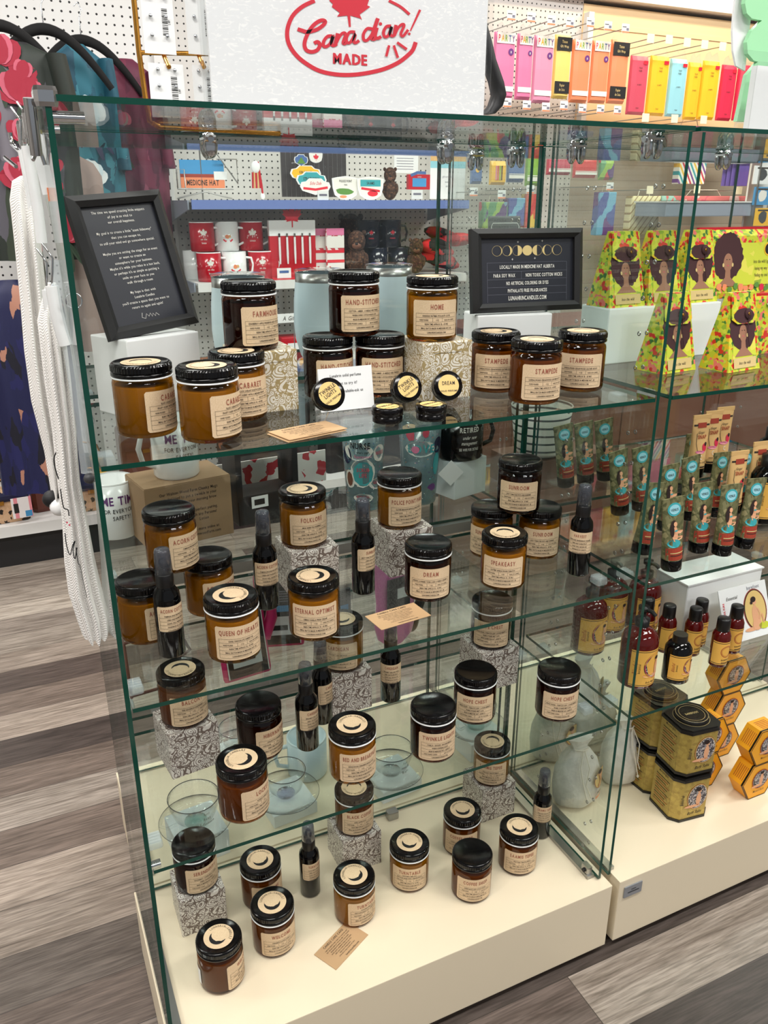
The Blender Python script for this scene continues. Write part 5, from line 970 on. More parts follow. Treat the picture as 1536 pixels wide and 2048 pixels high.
MB().box(((a.x+b.x)/2, Y, (zt+zc)/2), (b.x-a.x, .002, zt-zc), 'acrylic').box(((a.x+b.x)/2, Y+.03, (zt+zc)/2+.01), (b.x-a.x, .002, zt-zc+.02), 'acrylic').box((a.x, Y+.015, (zt+zc)/2), (.002, .03, zt-zc), 'acrylic').box(((a.x+b.x)/2, Y+.015, zc+.001), (b.x-a.x, .03, .002), 'acrylic').build('clear_pocket', t)
MB().box(((a.x+b.x)/2+.004, Y+.014, (zt+zc)/2), (b.x-a.x-.012, .012, zt-zc-.008), 'card_white').build('white_cards', t)
# ================================================================ rear left case
def wtumbler(u, y, lb, R=.05):
    p = aty(u, 640, y); t = thing('wine_tumbler', lb, 'tumbler', (p.x, y, S1+.0005), 0, 'pale blue tumblers'); h = .158
    MB().lathe([(0, 0), (R*.62, 0), (R*.78, .01), (R*.95, .04), (R, .07), (R*.97, .11), (R*.9, h-.016)], 'tumbler_blue', 40, cap=False).build('cup_body', t)
    MB().lathe([(R*.9, h-.016), (R*.9, h), (R*.86, h)], 'steel', 40, cap=False).build('steel_rim', t)
    MB().lathe([(R*.9, h), (R*.93, h+.002), (R*.93, h+.005), (R*.8, h+.006), (0, h+.003)], 'acrylic', 36, cap=False).build('clear_lid', t)
wtumbler(481, 1.40, 'pale blue steel-rimmed tumbler leftmost, behind the FARMHOUSE jar'); wtumbler(642, 1.43, 'pale blue steel-rimmed tumbler behind the HAND-STITCHED jars'); wtumbler(778, 1.50, 'pale blue steel-rimmed tumbler with its lid ajar, between HAND-STITCHED and HOME')
def dc_me(b, f): b.text(f, 'ME TIME', 0, .012, .017, 'p_purple', cx=.75, bold=True).text(f, "FOR EVERYONE'S", 0, -.004, .0085, 'ink_black', cx=.75).text(f, 'SAFETY!', 0, -.018, .0085, 'ink_black', cx=.75)
yw3 = .15
kb = thing('mug_carton', 'kraft carton printed with three lines about cheeky mugs, in the rear case', 'carton', (.262, 1.475, S2+.0005), yw3)
kh = .118; kw = .165
MB().box((0, 0, kh/2), (kw, .11, kh), 'kraft_box', bev=.001).build('carton_body', kb); MB().box((0, .0, kh+.0008), (kw*.985, .108, .0015), 'kraft_box').build('top_flap', kb)
f = plane((0, -.0553, 0), (1, 0, 0), (0, 0, 1)); m = MB()
for k, s in enumerate(('Our Walton Wood Farm Cheeky Mugs', 'are designed to put a twinkle in your', 'eye while you sip your morning brew.', '', 'The perfect pairing,', 'with any Personal', 'Lotion', '', 'learn more online at', 'waltonwoodfarm.com')): m.text(f, s, 0 if k < 3 else .025, .100-k*.0098, .006, 'ink', cx=.75, maxw=kw*.9)
m.build('printed_text', kb)
mug('white mug reading ME TIME standing left of the kraft carton', (.148, 1.53, S2+.0005), .042, .11, 'white_gloss', .2+math.pi*0, 'white ME TIME mugs', lambda b, f: dc_me(b, lambda x, y, l: cyl(.0424, .058)(x, y, l)))
mug('white mug reading ME TIME standing on top of the kraft carton', (.262, 1.475, S2+kh+.0025), .042, .11, 'white_gloss', .25+math.pi, 'white ME TIME mugs', lambda b, f: dc_me(b, lambda x, y, l: cyl(.0424, .058, math.pi/2)(x, y, l)))
def gtumbler(u, v, lb, kind, y=None):
    p = at(u, v, S2); t = thing('glitter_tumbler', lb, 'tumbler', (p.x, p.y, S2+.0005), -.45, 'clear glitter tumblers'); h = .185
    MB().lathe([(0, 0), (.034, 0), (.0355, .003), (.046, h), (.044, h), (.034, .006), (0, .006)], 'glitter_plastic', 40, cap=False).build('cup_body', t)
    MB().lathe([(.046, h), (.0475, h+.001), (.0475, h+.006), (.04, h+.008), (0, h+.008)], 'acrylic', 36, cap=False).tube([(0, 0, h+.008), (.01, 0, h+.03)], .003, 'acrylic', 8).build('lid', t)
    def ff(x, y_, l): r = .0358+(.046-.0355)*(y_/h)+l*.0003; a = -math.pi/2+x/.041; return Vector((r*math.cos(a), r*math.sin(a), y_))
    m = MB(); rnd = random.Random(u)
    for k in range(90):
        x, y_ = rnd.uniform(-.06, .06), rnd.uniform(.01, h-.01); m.disc2(ff, x, y_, .0011, rnd.choice(['teal', 'p_pink', 'p_blue', 'white_print', 'p_purple', 'p_orange']), 1, 6)
    if kind == 0:
        for x, y_, rx, ry, c in ((.0, .085, .026, .030, 'white_print'), (-.01, .13, .03, .018, 'white_print'), (-.035, .12, .012, .018, 'navy'), (.035, .125, .014, .018, 'white_print'), (0, .03, .022, .01, 'white_print'), (-.03, .07, .013, .02, 'white_print'), (.032, .06, .02, .012, 'white_print')): m.disc2(ff, x, y_, rx, c, 2, 16, ry, .12)
        m.disc2(ff, 0, .083, .022, 'teal', 3, 10, .026, .1).text(ff, 'SCRUB', .0, .088, .008, 'p_rose', bold=True, lift=4, cx=.7).text(ff, 'LIFE', -.0, .076, .009, 'p_rose', bold=True, lift=4, cx=.7).text(ff, 'NURSE', -.005, .137, .013, 'ink_black', bold=True, lift=4, cx=.65).text(ff, "what's your", 0, .127, .005, 'ink_black', lift=4).text(ff, 'Superpower?', 0, .117, .007, 'p_pink', lift=4, shear=.2, maxw=.045)
        m.text(ff, 'NURSES', .032, .06, .006, 'p_rose', lift=4, bold=True, maxw=.03).text(ff, 'MAKE IT ALL', 0, .031, .005, 'p_rose', lift=4, bold=True, maxw=.036).text(ff, 'BETTER', 0, .024, .005, 'p_rose', lift=4, bold=True).text(ff, 'NURSE', .036, .122, .008, 'p_rose', lift=4, bold=True, maxw=.02).disc2(ff, -.03, .07, .008, 'oak_brown', 3, 8, .016)
    else:
        m.disc2(ff, .0, .125, .032, 'white_print', 2, 16, .017, .12).text(ff, 'LOVE', .002, .117, .018, 'teal', lift=4, bold=True, cx=.8).disc2(ff, -.01, .124, .008, 'p_pink', 5, 10).disc2(ff, .04, .13, .012, 'navy', 2, 12, .018).disc2(ff, -.02, .155, .01, 'p_rose', 2, 7, .012, .4).disc2(ff, .01, .16, .007, 'p_rose', 2, 7, .012, .4).disc2(ff, .038, .09, .009, 'teal', 2, 10, .025).disc2(ff, .03, .04, .012, 'p_purple', 2, 8, .008, .3)
    m.build('printed_motif', t)
gtumbler(728, 1012, 'glitter tumbler with nurse stickers reading SCRUB LIFE', 0); gtumbler(838, 1000, 'glitter tumbler reading LOVE behind the POLICE POINT PARK jar', 1)
p = at(928, 990, S2); wb = thing('white_box', 'pale white box under the black RETIRED mug in the rear case', 'box', (p.x, p.y+.03, S2+.0005), .25)
MB().box((0, 0, .04), (.095, .08, .08), 'card_blue_white', bev=.001).build('box_body', wb); MB().box((0, 0, .0805), (.093, .078, .001), 'card_blue_white').build('top_flap', wb)
def dc_ret(b, f): b.text(f, 'RETIRED', .004, .018, .011, 'white_print', cx=.7, bold=True).text(f, 'under new', .004, .003, .008, 'white_print', shear=.3).text(f, 'management', .004, -.009, .008, 'white_print', shear=.3, cx=.6).text(f, 'SEE WIFE FOR DETAILS', .004, -.022, .006, 'white_print', cx=.5)
mg = mug('large black mug reading RETIRED under new management', (p.x, p.y+.03, S2+.0825), .052, .092, 'bottle_black', -.15, None, lambda b, f: dc_ret(b, cyl(.0524, .046, -math.pi/2-.0)))
mg.rotation_euler.z = -.15
q = at(900, 962, S2+.05); tag(MB().box((0, 0, 0), (.04, .0012, .04), 'card_white', R=Matrix.Rotation(math.pi/4, 3, 'Y')).tube([(0, 0, .024), (.006, .004, .045)], .0006, 'ink_black', 5).build('swing_tag', loc=(p.x-.045, p.y-.018, S2+.062), rz=-.2), 'diamond-shaped blank white tag hanging from the RETIRED mug', 'tag')
# black framed stand and printed pouch behind the FOLKLORE jar
t = thing('black_gift_carrier', 'black open gift carrier with a barcode sticker behind the FOLKLORE jar', 'gift carrier', (.43, 1.50, S2+.0005), .12)
m = MB().box((0, 0, .03), (.13, .07, .06), 'matte_black', bev=.002).box((-.06, 0, .1), (.012, .07, .1), 'matte_black').box((.06, 0, .1), (.012, .07, .1), 'matte_black').box((0, 0, .146), (.13, .07, .008), 'matte_black', bev=.002); m.build('carrier_body', t)
MB().box((-.02, -.0365, .045), (.035, .001, .024), 'card_white').rect2(plane((-.02, -.0371, .045), (1, 0, 0), (0, 0, 1)), -.012, -.006, .01, .006, 'barcode').build('barcode_label', t)
MB().tube([(-.03, -.035, .15), (-.01, -.037, .13), (0, -.037, .1)], .0008, 'acrylic', 5).tube([(.03, -.035, .15), (.03, -.037, .12), (.028, -.037, .1)], .0008, 'acrylic', 5).build('plastic_tie', t)
tag(MB().box((0, 0, 0), (.26, .003, .07), 'towel_print').build('printed_pouch', loc=(.47, 1.575, S2+.062), rz=.05), 'white pouch printed with red motifs behind the black gift carrier', 'pouch')
# pink gloves in packs, pink gel pack, black brush (lowest rear shelf)
def glove(x, y, lb, rz, tilt, s=1.):
    t = thing('glove_pack', lb, 'glove pack', (x, y, S3+.002), rot=(math.radians(-tilt), 0, rz), group='hot pink glove packs'); t.scale = (1.3, 1.3, 1.3); m = MB()
    m.box((0, 0, .045), (.075, .012, .09), 'glove_pink', bev=.006)
    for k in range(4): m.tube([(-.028+k*.019, 0, .08), (-.03+k*.02, 0, .11), (-.03+k*.02, 0, .125+.006*(k in (1, 2)))], [.009, .009, .007], 'glove_pink', 10)
    m.tube([(.034, 0, .05), (.05, 0, .08), (.052, 0, .095)], [.009, .009, .007], 'glove_pink', 10); m.build('gloves', t)
    b = MB().box((0, -.009, .055), (.062, .002, .1), 'matte_black').box((0, -.0104, .035), (.045, .0006, .03), 'card_blue_white'); f = plane((0, -.0112, .05), (1, 0, 0), (0, 0, 1)); b.rect2(f, -.012, -.022, .012, -.014, 'barcode').rect2(f, -.004, .008, .018, .018, 'sky_blue')
    for k in range(5): b.rect2(f, -.026, .024+k*.004, .026, .0255+k*.004, 'grey_print')
    b.tube([(-.031, -.0095, .005), (-.031, -.0095, .105)], .001, 'white', 5).tube([(.031, -.0095, .005), (.031, -.0095, .105)], .001, 'white', 5).build('backing_card', t)
glove(.335, 1.335, 'hot pink glove pack below the QUEEN OF HEARTS jar', .1, 14); glove(.43, 1.42, 'hot pink glove pack below the ETERNAL OPTIMIST jar', -.3, 12)
tag(MB().box((0, 0, .055), (.07, .008, .11), 'matte_black', bev=.002).box((.012, -.0048, .04), (.035, .001, .035), 'card_blue_white').box((.018, -.0052, .07), (.018, .001, .012), 'sky_blue').build('boxed_gadget', loc=(.545, 1.40, S3+.001), rz=.1), 'black packet with a white price sticker behind the care card', 'packet')
p = at(852, 1310, S3); t = thing('pink_gel_pack', 'translucent pink gel pack below the DREAM jar', 'gel pack', (.648, 1.33, S3+.001), .15)
MB().loft([[Vector((w_*math.cos(2*math.pi*i/24), .016*e*math.sin(2*math.pi*i/24), z)) for i in range(24)] for w_, e, z in ((.02, .5, 0), (.042, 1, .02), (.05, 1.1, .05), (.045, 1, .1), (.05, .9, .15), (.052, .4, .19))], 'pink_soft').build('gel_body', t)
MB().box((-.005, -.02, .115), (.055, .002, .09), 'slate').box((.004, -.0215, .125), (.026, .001, .022), 'card_blue_white').build('backing_card', t)
t = thing('black_brush', 'black handled brush standing right of the pink gel pack', 'brush', (.735, 1.36, S3+.001), .1)
MB().tube([(-.03, 0, .03), (0, 0, .1), (.03, 0, .2)], [.012, .009, .007], 'matte_black', 10).ell((-.035, 0, .035), (.018, .014, .034), 'bottle_black').build('handle', t)
# teacups and stands on the rear plinth
def cupset(u, v, lb, R=.052, tint='cup_aqua', hh=.07, txt=None, saucer=True):
    z = DZ+hh; p = at(u, v, z)
    s = thing('white_riser_box', 'pale riser box under the '+lb.replace('clear glass ', '').replace('iridescent glass ', ''), 'box', (p.x, p.y, DZ+.0005), .1, 'pale riser boxes'); MB().box((0, 0, hh/2-.001), (.1, .1, hh-.002), 'card_blue_white', bev=.001).build('box_body', s); MB().box((0, 0, hh-.0015), (.098, .098, .001), 'card_blue_white').build('top_flap', s)
    t = thing('glass_saucer', 'saucer of the '+lb, 'saucer', (p.x, p.y, z), 0, 'glass saucers'); MB().lathe([(0, 0), (.03, 0), (.05, .004), (.072, .009), (.072, .0102), (.048, .0055), (0, .002)], 'cup_glass', 44, cap=False).build('dish', t); MB().lathe([(.0715, .0093), (.0723, .0098), (.0715, .0103)], 'slate', 44, cap=False).build('rim', t)
    t = thing('glass_teacup', lb, 'teacup', (p.x, p.y, z+.0035), math.radians(200), 'glass teacups')
    MB().lathe([(0, .0), (R*.45, 0), (R*.5, .004), (R*.8, .02), (R*.97, .045), (R, .062), (R*.97, .062), (R*.94, .045), (R*.76, .022), (R*.45, .006), (0, .005)], 'cup_glass', 44, cap=False).build('bowl', t)
    MB().lathe([(0, .0015), (R*.44, .0015), (R*.44, .004), (0, .004)], tint, 30, cap=False).build('tinted_base', t)
    MB().tube([(R*.95, 0, .052), (R+.02, 0, .054), (R+.027, 0, .036), (R+.012, 0, .02), (R*.78, 0, .018)], .0032, 'cup_glass', 8).build('handle', t)
    MB().tube([(R*math.cos(2*math.pi*i/40), R*math.sin(2*math.pi*i/40), .062) for i in range(40)], .0009, 'slate', 5, closed=True).build('rim', t)
    if txt:
        m = MB(); ff = cyl(R*.92, .036, math.pi/2)
        for k, s_ in enumerate(txt): m.text(ff, s_, 0, .008-k*.011, .0065, 'ink', cx=.7)
        m.build('printed_text', t)
cupset(392, 1645, 'clear glass teacup lettered Rest Relax Rejuvenate with a green base', .05, 'cup_aqua', .06, ('Rest', 'Relax', 'Rejuvenate'))
cupset(572, 1590, 'iridescent glass teacup beside the LOCKET jar', .044, 'cup_iris', .03)
cupset(782, 1545, 'clear glass teacup lettered Faith Hope right of the BED AND BREAKFAST jar', .048, 'cup_glass', .03, ('Faith', 'Hope &', 'Bright'))
cupset(952, 1455, 'iridescent glass teacup behind the TWINKLE LIGHTS jar', .046, 'cup_aqua', .05)
cupset(480, 1500, 'clear glass teacup at the far left corner of the rear plinth', .045, 'cup_glass', .02)
mug('pale blue mug lying behind the CARDIGAN room spray', (.49, 1.46, DZ+.001), .045, .095, 'tumbler_blue', math.pi*.95)
# wire plate stand behind the ACORN pyramid
t = thing('wire_stand', 'dark bronze wire stand under the middle shelf at the left end', 'stand', (.165, 1.40, S3+.001), .1); m = MB()
for x in (-.05, .05): m.tube([(x, -.04, 0), (x, -.03, .11), (x, -.005, .125), (x, .04, .0)], .003, 'brown_leather', 8)
m.tube([(-.05, -.04, .004), (.05, -.04, .004)], .003, 'brown_leather', 8).tube([(-.05, -.03, .11), (.05, -.03, .11)], .003, 'brown_leather', 8).tube([(.05, -.03, .11), (.075, -.01, .05), (.05, .04, 0)], .003, 'brown_leather', 8).build('wire_frame', t)

# ================================================================ rear right case
t = thing('black_tablet_sign', 'black rounded board with a white outline behind the landscape frame', 'board', (.99, 1.50, S1+.001), rot=(math.radians(-6), 0, -.1))
MB().box((0, 0, .125), (.075, .008, .25), 'slate', bev=.003).build('board', t); MB().tube([(-.032, -.0045, .01), (-.032, -.0045, .23), (-.028, -.0045, .236), (.028, -.0045, .236), (.032, -.0045, .23), (.032, -.0045, .01)], .0008, 'white', 5).build('white_outline', t)
p = at(1185, 850, S2); t = thing('striped_bowl', 'white bowl with thin black stripes seen below the topmost shelf', 'bowl', (1.06, 1.44, S2+.07), 0)
MB().lathe([(0, 0), (.045, 0), (.055, .01), (.068, .11), (.065, .11), (.052, .012), (0, .006)], 'bowl_stripes', 44, cap=False).build('bowl_body', t)
t = thing('storage_drawer', 'reddish brown wooden box under the striped bowl', 'box', (1.10, 1.45, S2+.0005), 0); MB().box((0, 0, .034), (.24, .13, .066), 'oak_brown', bev=.002).build('box_body', t); MB().ell((0, -.068, .035), (.008, .006, .008), 'steel', 10, 6).build('knob', t)

# ================================================================ right case: jungle print pouches
def figure(m, fn, cx, cy, s, small=False):
    m.disc2(fn, cx, cy+.10*s, .36*s, 'afro', 2, 60, .40*s, .10); m.poly2(fn, [(cx-.24*s, cy-.40*s), (cx-.06*s, cy-.25*s), (cx-.05*s, cy-.1*s), (cx+.06*s, cy-.1*s), (cx+.07*s, cy-.25*s), (cx+.26*s, cy-.40*s)], 'skin_brown', 3)
    m.disc2(fn, cx, cy+.0*s, .105*s, 'skin_brown', 4, 20, .155*s); m.disc2(fn, cx-.03*s, cy+.05*s, .014*s, 'ink_black', 5, 8, .008*s).disc2(fn, cx+.035*s, cy+.05*s, .014*s, 'ink_black', 5, 8, .008*s).disc2(fn, cx, cy-.05*s, .022*s, 'p_rose', 5, 8, .01*s)
    for q in (-1, 1): m.disc2(fn, cx+q*.11*s, cy-.04*s, .022*s, 'gold_print', 5, 10, .035*s)
def pouch(x, y, z, rz, lb, s=1.):
    t = thing('jungle_pouch', lb, 'pouch', (x, y, z+.0005), rz, 'jungle print button pouches'); w_, h, d, wt = .088*s, .132*s, .062*s, .066*s
    fn3 = lambda X, y_, b: Vector((X, y_, b))
    A = [(-w_/2, -d/2, 0), (w_/2, -d/2, 0), (w_/2, d/2, 0), (-w_/2, d/2, 0)]; B = [(-wt/2, -.004, h), (wt/2, -.004, h), (wt/2, .004, h), (-wt/2, .004, h)]; V = [Vector(v) for v in A+B]
    MB().add(V, [(3, 2, 1, 0), (4, 5, 6, 7), (0, 1, 5, 4), (1, 2, 6, 5), (2, 3, 7, 6), (3, 0, 4, 7)], 'jungle_print').build('pouch_body', t)
    O = Vector((0, -d/2, 0)); U = Vector((1, 0, 0)); T = (Vector((0, -.004, h))-O); L = T.length; f = plane(O, U, T); m = MB()
    m.poly2(f, [(-w_*.36, L*.12), (w_*.40, L*.12), (w_*.30, L*.86), (-w_*.26, L*.86)], 'lime_print', 1); figure(m, f, -.002, L*.48, .098*s)
    m.rect2(f, -w_*.34, L*.04, w_*.36, L*.17, 'gold_print', 6).text(f, 'Into the wild', 0, L*.085, .0055*s, 'ink', lift=7, shear=.2, cx=.7, maxw=w_*.6)
    m.build('printed_front', t)
    b = MB(); b.prism([(-wt*.5, L*.99), (-wt*.52, L*.66), (-wt*.3, L*.60), (wt*.35, L*.60), (wt*.52, L*.66), (wt*.5, L*.99)][::-1], lambda X, Y_, q: f(X, Y_, 0)+(U.cross(T).normalized())*q, .0022, .0034, 'jungle_print'); f4 = lambda X, Y_, l: f(X, Y_, l)+(U.cross(T).normalized())*.0036
    b.disc2(f4, -.002, L*.70, .027*s, 'afro', 1, 30, .013*s, .1); b.build('flap', t)
    c = MB(); N = U.cross(T).normalized(); ctr = f(wt*.12, L*.72, 0)+N*.005; Rm = Matrix((U, T.normalized(), N)).transposed(); c.lathe([(0, -.001), (.009*s, -.001), (.009*s, .001), (0, .0015)], 'afro', 20, ctr, R=Rm, cap=False).lathe([(.0015, .0016), (.003, .0022), (0, .002)], 'gold_metal', 12, ctr, R=Rm, cap=False).tube([ctr+Vector((0, -.001, 0)), f(wt*.1, L*.5, 0)+N*.004, f(wt*.16, L*.3, 0)+N*.004], .0008, 'afro', 5).build('button', t)
for (u, v, lb) in ((1350, 744, 'jungle print pouch standing on the shelf in front of the white box'), (1480, 741, 'jungle print pouch standing on the shelf at the right edge')):
    p = at(u, v, S1); pouch(p.x, p.y+.025, S1, .12, lb)
p = at(1209, 731, S1); WBh = .098
wb = thing('white_box', 'long white box under the row of jungle print pouches', 'box', (p.x+.004, 1.165, S1+.0005), 0); MB().box((.135, .04, WBh/2), (.27, .078, WBh), 'card_blue_white', bev=.0015).build('box_body', wb); MB().box((.135, .04, WBh+.0005), (.268, .077, .001), 'card_blue_white').build('lid', wb)
x0b = p.x+.004
for k, lb in enumerate(('jungle print pouch leftmost on the white box', 'jungle print pouch in the middle on the white box', 'jungle print pouch rightmost on the white box')): pouch(x0b+.045+.089*k, 1.203, S1+WBh+.001, .06, lb, .98)
wb = thing('white_box', 'second white box behind, under the zip pouches', 'box', (1.31, 1.165, S1+.0005), 0); MB().box((.10, .04, WBh/2), (.20, .078, WBh), 'card_white', bev=.0015).build('box_body', wb); MB().box((.10, .04, WBh+.0005), (.198, .077, .001), 'card_white').build('lid', wb)
def zip_pouch(x, y, z, w_, h, lb, big):
    t = thing('zip_pouch', lb, 'pouch', (x, y, z), rot=(math.radians(-8), 0, 0), group='jungle print zip pouches'); n = 24
    MB().loft([[Vector((w_/2*k*math.copysign(abs(math.cos(2*math.pi*i/n))**.4, math.cos(2*math.pi*i/n)), e*math.copysign(abs(math.sin(2*math.pi*i/n))**.8, math.sin(2*math.pi*i/n)), zz)) for i in range(n)] for k, e, zz in ((.96, .012, 0), (1, .0165, h*.08), (1, .0165, h*.9), (.99, .006, h))], 'jungle_print', False).build('pouch_body', t)
    MB().box((0, 0, h+.002), (w_, .007, .006), 'red').box((w_*.42, -.004, h-.006), (.006, .002, .016), 'gold_metal').build('zip', t)
    f = lambda X, Y_, l: Vector((X, -.0168-l*.00025, Y_)); m = MB()
    if big:
        m.rect2(f, -w_*.42, h*.18, w_*.5, h*.8, 'lime_print', 1); figure(m, f, -w_*.24, h*.52, h*.86)
        for k, s_ in enumerate(('Into the wild I go', 'losing my way', 'finding my soul')): m.text(f, s_, w_*.14, h*.5-k*h*.1, h*.05, 'ink', cx=.6, lift=4)
        m.disc2(f, w_*.22, h*.7, h*.1, 'p_gold', 3, 20).disc2(f, w_*.22, h*.7, h*.08, 'ink_black', 4, 20)
        rnd = random.Random(5)
        for k in range(16): m.disc2(f, -w_*.45+k*w_*.06, h*(.12+.06*rnd.random()), h*.05, rnd.choice(['p_crimson', 'p_orange', 'p_red', 'green_print']), 5, 9, jag=.6)
    m.build('printed_front', t) if m.v else 0
zip_pouch(1.345, 1.20, S1+WBh+.002, .235, .128, 'large zip pouch with a printed portrait and the words Into the wild I go', True)
zip_pouch(1.36, 1.145, S1+.065, .16, .05, 'small zip pouch with a red zip at the right edge', False) if False else None
t = thing('zip_pouch', 'small red-zipped jungle pouch standing before the large one at the right edge', 'pouch', (1.37, 1.135, S1+.0005), 0, 'jungle print zip pouches')
MB().box((0, 0, .055), (.16, .026, .11), 'jungle_print', bev=.006).build('pouch_body', t); MB().box((0, 0, .112), (.158, .008, .006), 'red').build('zip', t); MB().box((-.02, -.016, .10), (.035, .001, .03), 'card_white', R=Matrix.Rotation(.5, 3, 'Y')).build('swing_tag', t)

# ---- tubes
def tube_m(kind, seg=28):
    L = .118; body = MB(); rings = []
    def wd(t_): return (.0165+.0045*t_, .0165*(1-t_)+.0012*t_)
    for q in (0, .15, .35, .55, .75, .9, 1.): a, b = wd(q); rings.append([Vector((a*math.cos(2*math.pi*i/seg), b*math.sin(2*math.pi*i/seg), .020+q*(L-.020))) for i in range(seg)])
    col = 'olive_print' if kind == 'olive' else 'tan_paper'
    body.loft(rings, col)
    a, b = wd(1); body.box((0, 0, L+.003), (2*a, .0026, .008), col)
    def fn(x, z, l):
        q = max(0, min(1, (z-.02)/(L-.02))); a, b = wd(q); s_ = max(-1, min(1, x/a)); return Vector((x, -b*math.sqrt(max(0, 1-s_*s_))-l*.0003-.0002, z))
    m = MB()
    def grid(x0, z0, x1, z1, mm, l): m.add([fn(x0+(x1-x0)*i/8, z0+(z1-z0)*j/2, l) for i in range(9) for j in range(3)], [(i*3+j, i*3+3+j, i*3+4+j, i*3+1+j) for i in range(8) for j in range(2)], mm)
    if kind == 'olive':
        grid(-.0158, .0215, .0158, .042, 'rust', 1); m.disc2(fn, 0, .106, .0125, 'teal', 1, 18, .011).disc2(fn, 0, .106, .0095, 'p_aqua', 2, 18, .008).text(fn, 'VENUS', 0, .1035, .0045, 'ink', lift=3, cx=.7)
        m.disc2(fn, -.002, .066, .0052, 'skin', 2, 12, .014).disc2(fn, .004, .058, .010, 'skin', 2, 12, .0035).disc2(fn, .006, .068, .0085, 'skin', 3, 10, .0026).disc2(fn, -.003, .083, .0048, 'hair', 3, 12, .0058).disc2(fn, -.0065, .073, .0035, 'hair', 3, 10, .012).disc2(fn, -.0005, .082, .0032, 'skin', 4, 10, .0042)
        m.disc2(fn, -.004, .050, .011, 'teal', 3, 14, .007).disc2(fn, .0, .071, .003, 'teal', 4, 8, .0015); grid(-.011, .033, .013, .0345, 'gold_print', 3); grid(-.011, .029, .010, .0302, 'ink', 3)
    else:
        grid(-.0158, .0215, .0158, .0245, 'ink', 1); grid(-.0158, .026, .0158, .0275, 'gold_print', 1); grid(-.018, .1035, .018, .107, 'ink', 1); grid(-.010, .1, .010, .110, 'rust', 2)
        m.text(fn, 'Ginger', -.002, .089, .005, 'ink', cx=.7, lift=3, shear=.2).text(fn, 'SNAP', .0, .079, .0075, 'rust', cx=.7, bold=True, lift=3).disc2(fn, .006, .062, .006, 'p_crimson', 2, 9, .008, .3).disc2(fn, -.003, .053, .010, 'p_pink', 3, 12, .003).disc2(fn, .009, .068, .003, 'hair', 3, 10, .004)
        m.stroke2(fn, [(-.011, .09), (-.012, .07), (-.009, .055)], .0008, 'ink', 2).text(fn, 'C', -.002, .038, .009, 'white_print', lift=3).text(fn, 'HAND CREAM', 0, .031, .003, 'ink', lift=3, cx=.7, maxw=.024)
    cap = MB().lathe([(0, 0), (.0155, 0), (.0165, .001), (.0168, .019), (.0160, .0205), (0, .0205)], 'bottle_black', 28, cap=False)
    return body.mesh('tube_body'), m.mesh('printed_front'), cap.mesh('cap')
TM = {'olive': tube_m('olive'), 'snap': tube_m('snap')}
def tube(x, y, z, kind, lb, rz=0, lean=0, roll=0, s=1.):
    t = thing('lotion_tube', lb, 'lotion tube', (x, y, z+.0008), rot=(math.radians(lean), math.radians(roll), rz), group='olive hand cream tubes' if kind == 'olive' else 'tan hand cream tubes'); t.scale = (s, s, s)
    b, p_, c = TM[kind]; inst('tube_body', b, t); inst('printed_front', p_, t); inst('cap', c, t)
OT = [(1352, 1142, 0, -6, 'olive tube at the front left corner of its group, nearest the shelf edge'), (1405, 1106, 0, -3, 'olive tube second from the left in the front row'), (1452, 1112, 0, 0, 'olive tube third in the front row'), (1496, 1098, 0, 3, 'olive tube rightmost in the front row'),
      (1340, 1062, 0, -4, 'olive tube second row, left'), (1388, 1040, 0, -8, 'olive tube second row, next to the left one'), (1432, 1034, 0, 2, 'olive tube second row, third'), (1478, 1026, 0, 4, 'olive tube second row, right'),
      (1290, 1110, 0, 8, 'olive tube standing near the dividing glass panels'), (1376, 988, 0, 3, 'olive tube at the back behind the second row')]
for k, (u, v, z, r, lb) in enumerate(OT): p = at(u, v, S2); tube(p.x, p.y+.012, S2, 'olive', lb, -.15+.02*k, 0, r, 1.06)
# clear stepped risers carry the raised tubes
def riser(x, y, z, w_, d, h, lb):
    t = thing('acrylic_riser', lb, 'riser', (x, y, z+.0005), 0, 'clear acrylic risers')
    MB().box((0, 0, h-.0015), (w_, d, .003), 'acrylic').box((-w_/2+.0015, 0, h/2-.0015), (.003, d, h-.003), 'acrylic').box((w_/2-.0015, 0, h/2-.0015), (.003, d, h-.003), 'acrylic').build('riser_body', t)
riser(1.005, 1.19, S2, .15, .09, .085, 'clear riser under the three raised olive tubes at the left'); riser(1.035, 1.10, S2, .11, .07, .05, 'clear riser under the two olive tubes leaning beside the glass panels'); riser(1.29, 1.15, S2, .17, .12, .075, 'clear riser under the tan lotion tubes')
for k, (dx, lb) in enumerate(((-.055, 'raised olive tube leftmost of all'), (-.008, 'raised olive tube, middle of the three on the left riser'), (.04, 'raised olive tube, right one of the three on the left riser'))): tube(1.0+dx, 1.19, S2+.086, 'olive', lb, -.1, 0, -8, .98)
for k, (dx, lb) in enumerate(((-.025, 'olive tube tilted against its neighbour on the lower left riser'), (.025, 'olive tube resting upright on the lower left riser'))): tube(1.03+dx, 1.10, S2+.051, 'olive', lb, -.05, 0, -9+2*k, 1.0)
for k, (x, y, z, lb) in enumerate(((1.235, 1.15, .076, 'tan lotion tube leftmost on its riser'), (1.283, 1.165, .076, 'tan lotion tube in the middle of the riser'), (1.33, 1.18, .076, 'tan lotion tube right on the riser'), (1.262, 1.07, .02, 'tan lotion tube standing lower in front of the riser'), (1.325, 1.075, .03, 'tan lotion tube behind the black lotion bottle'))):
    if z < .05: riser(x, y, S2, .045, .04, z-.0005, 'small clear block under a tan tube, %s' % ('left' if k == 3 else 'right'))
    tube(x, y, S2+z, 'snap', lb, -.1, 0, 0, 1.02)
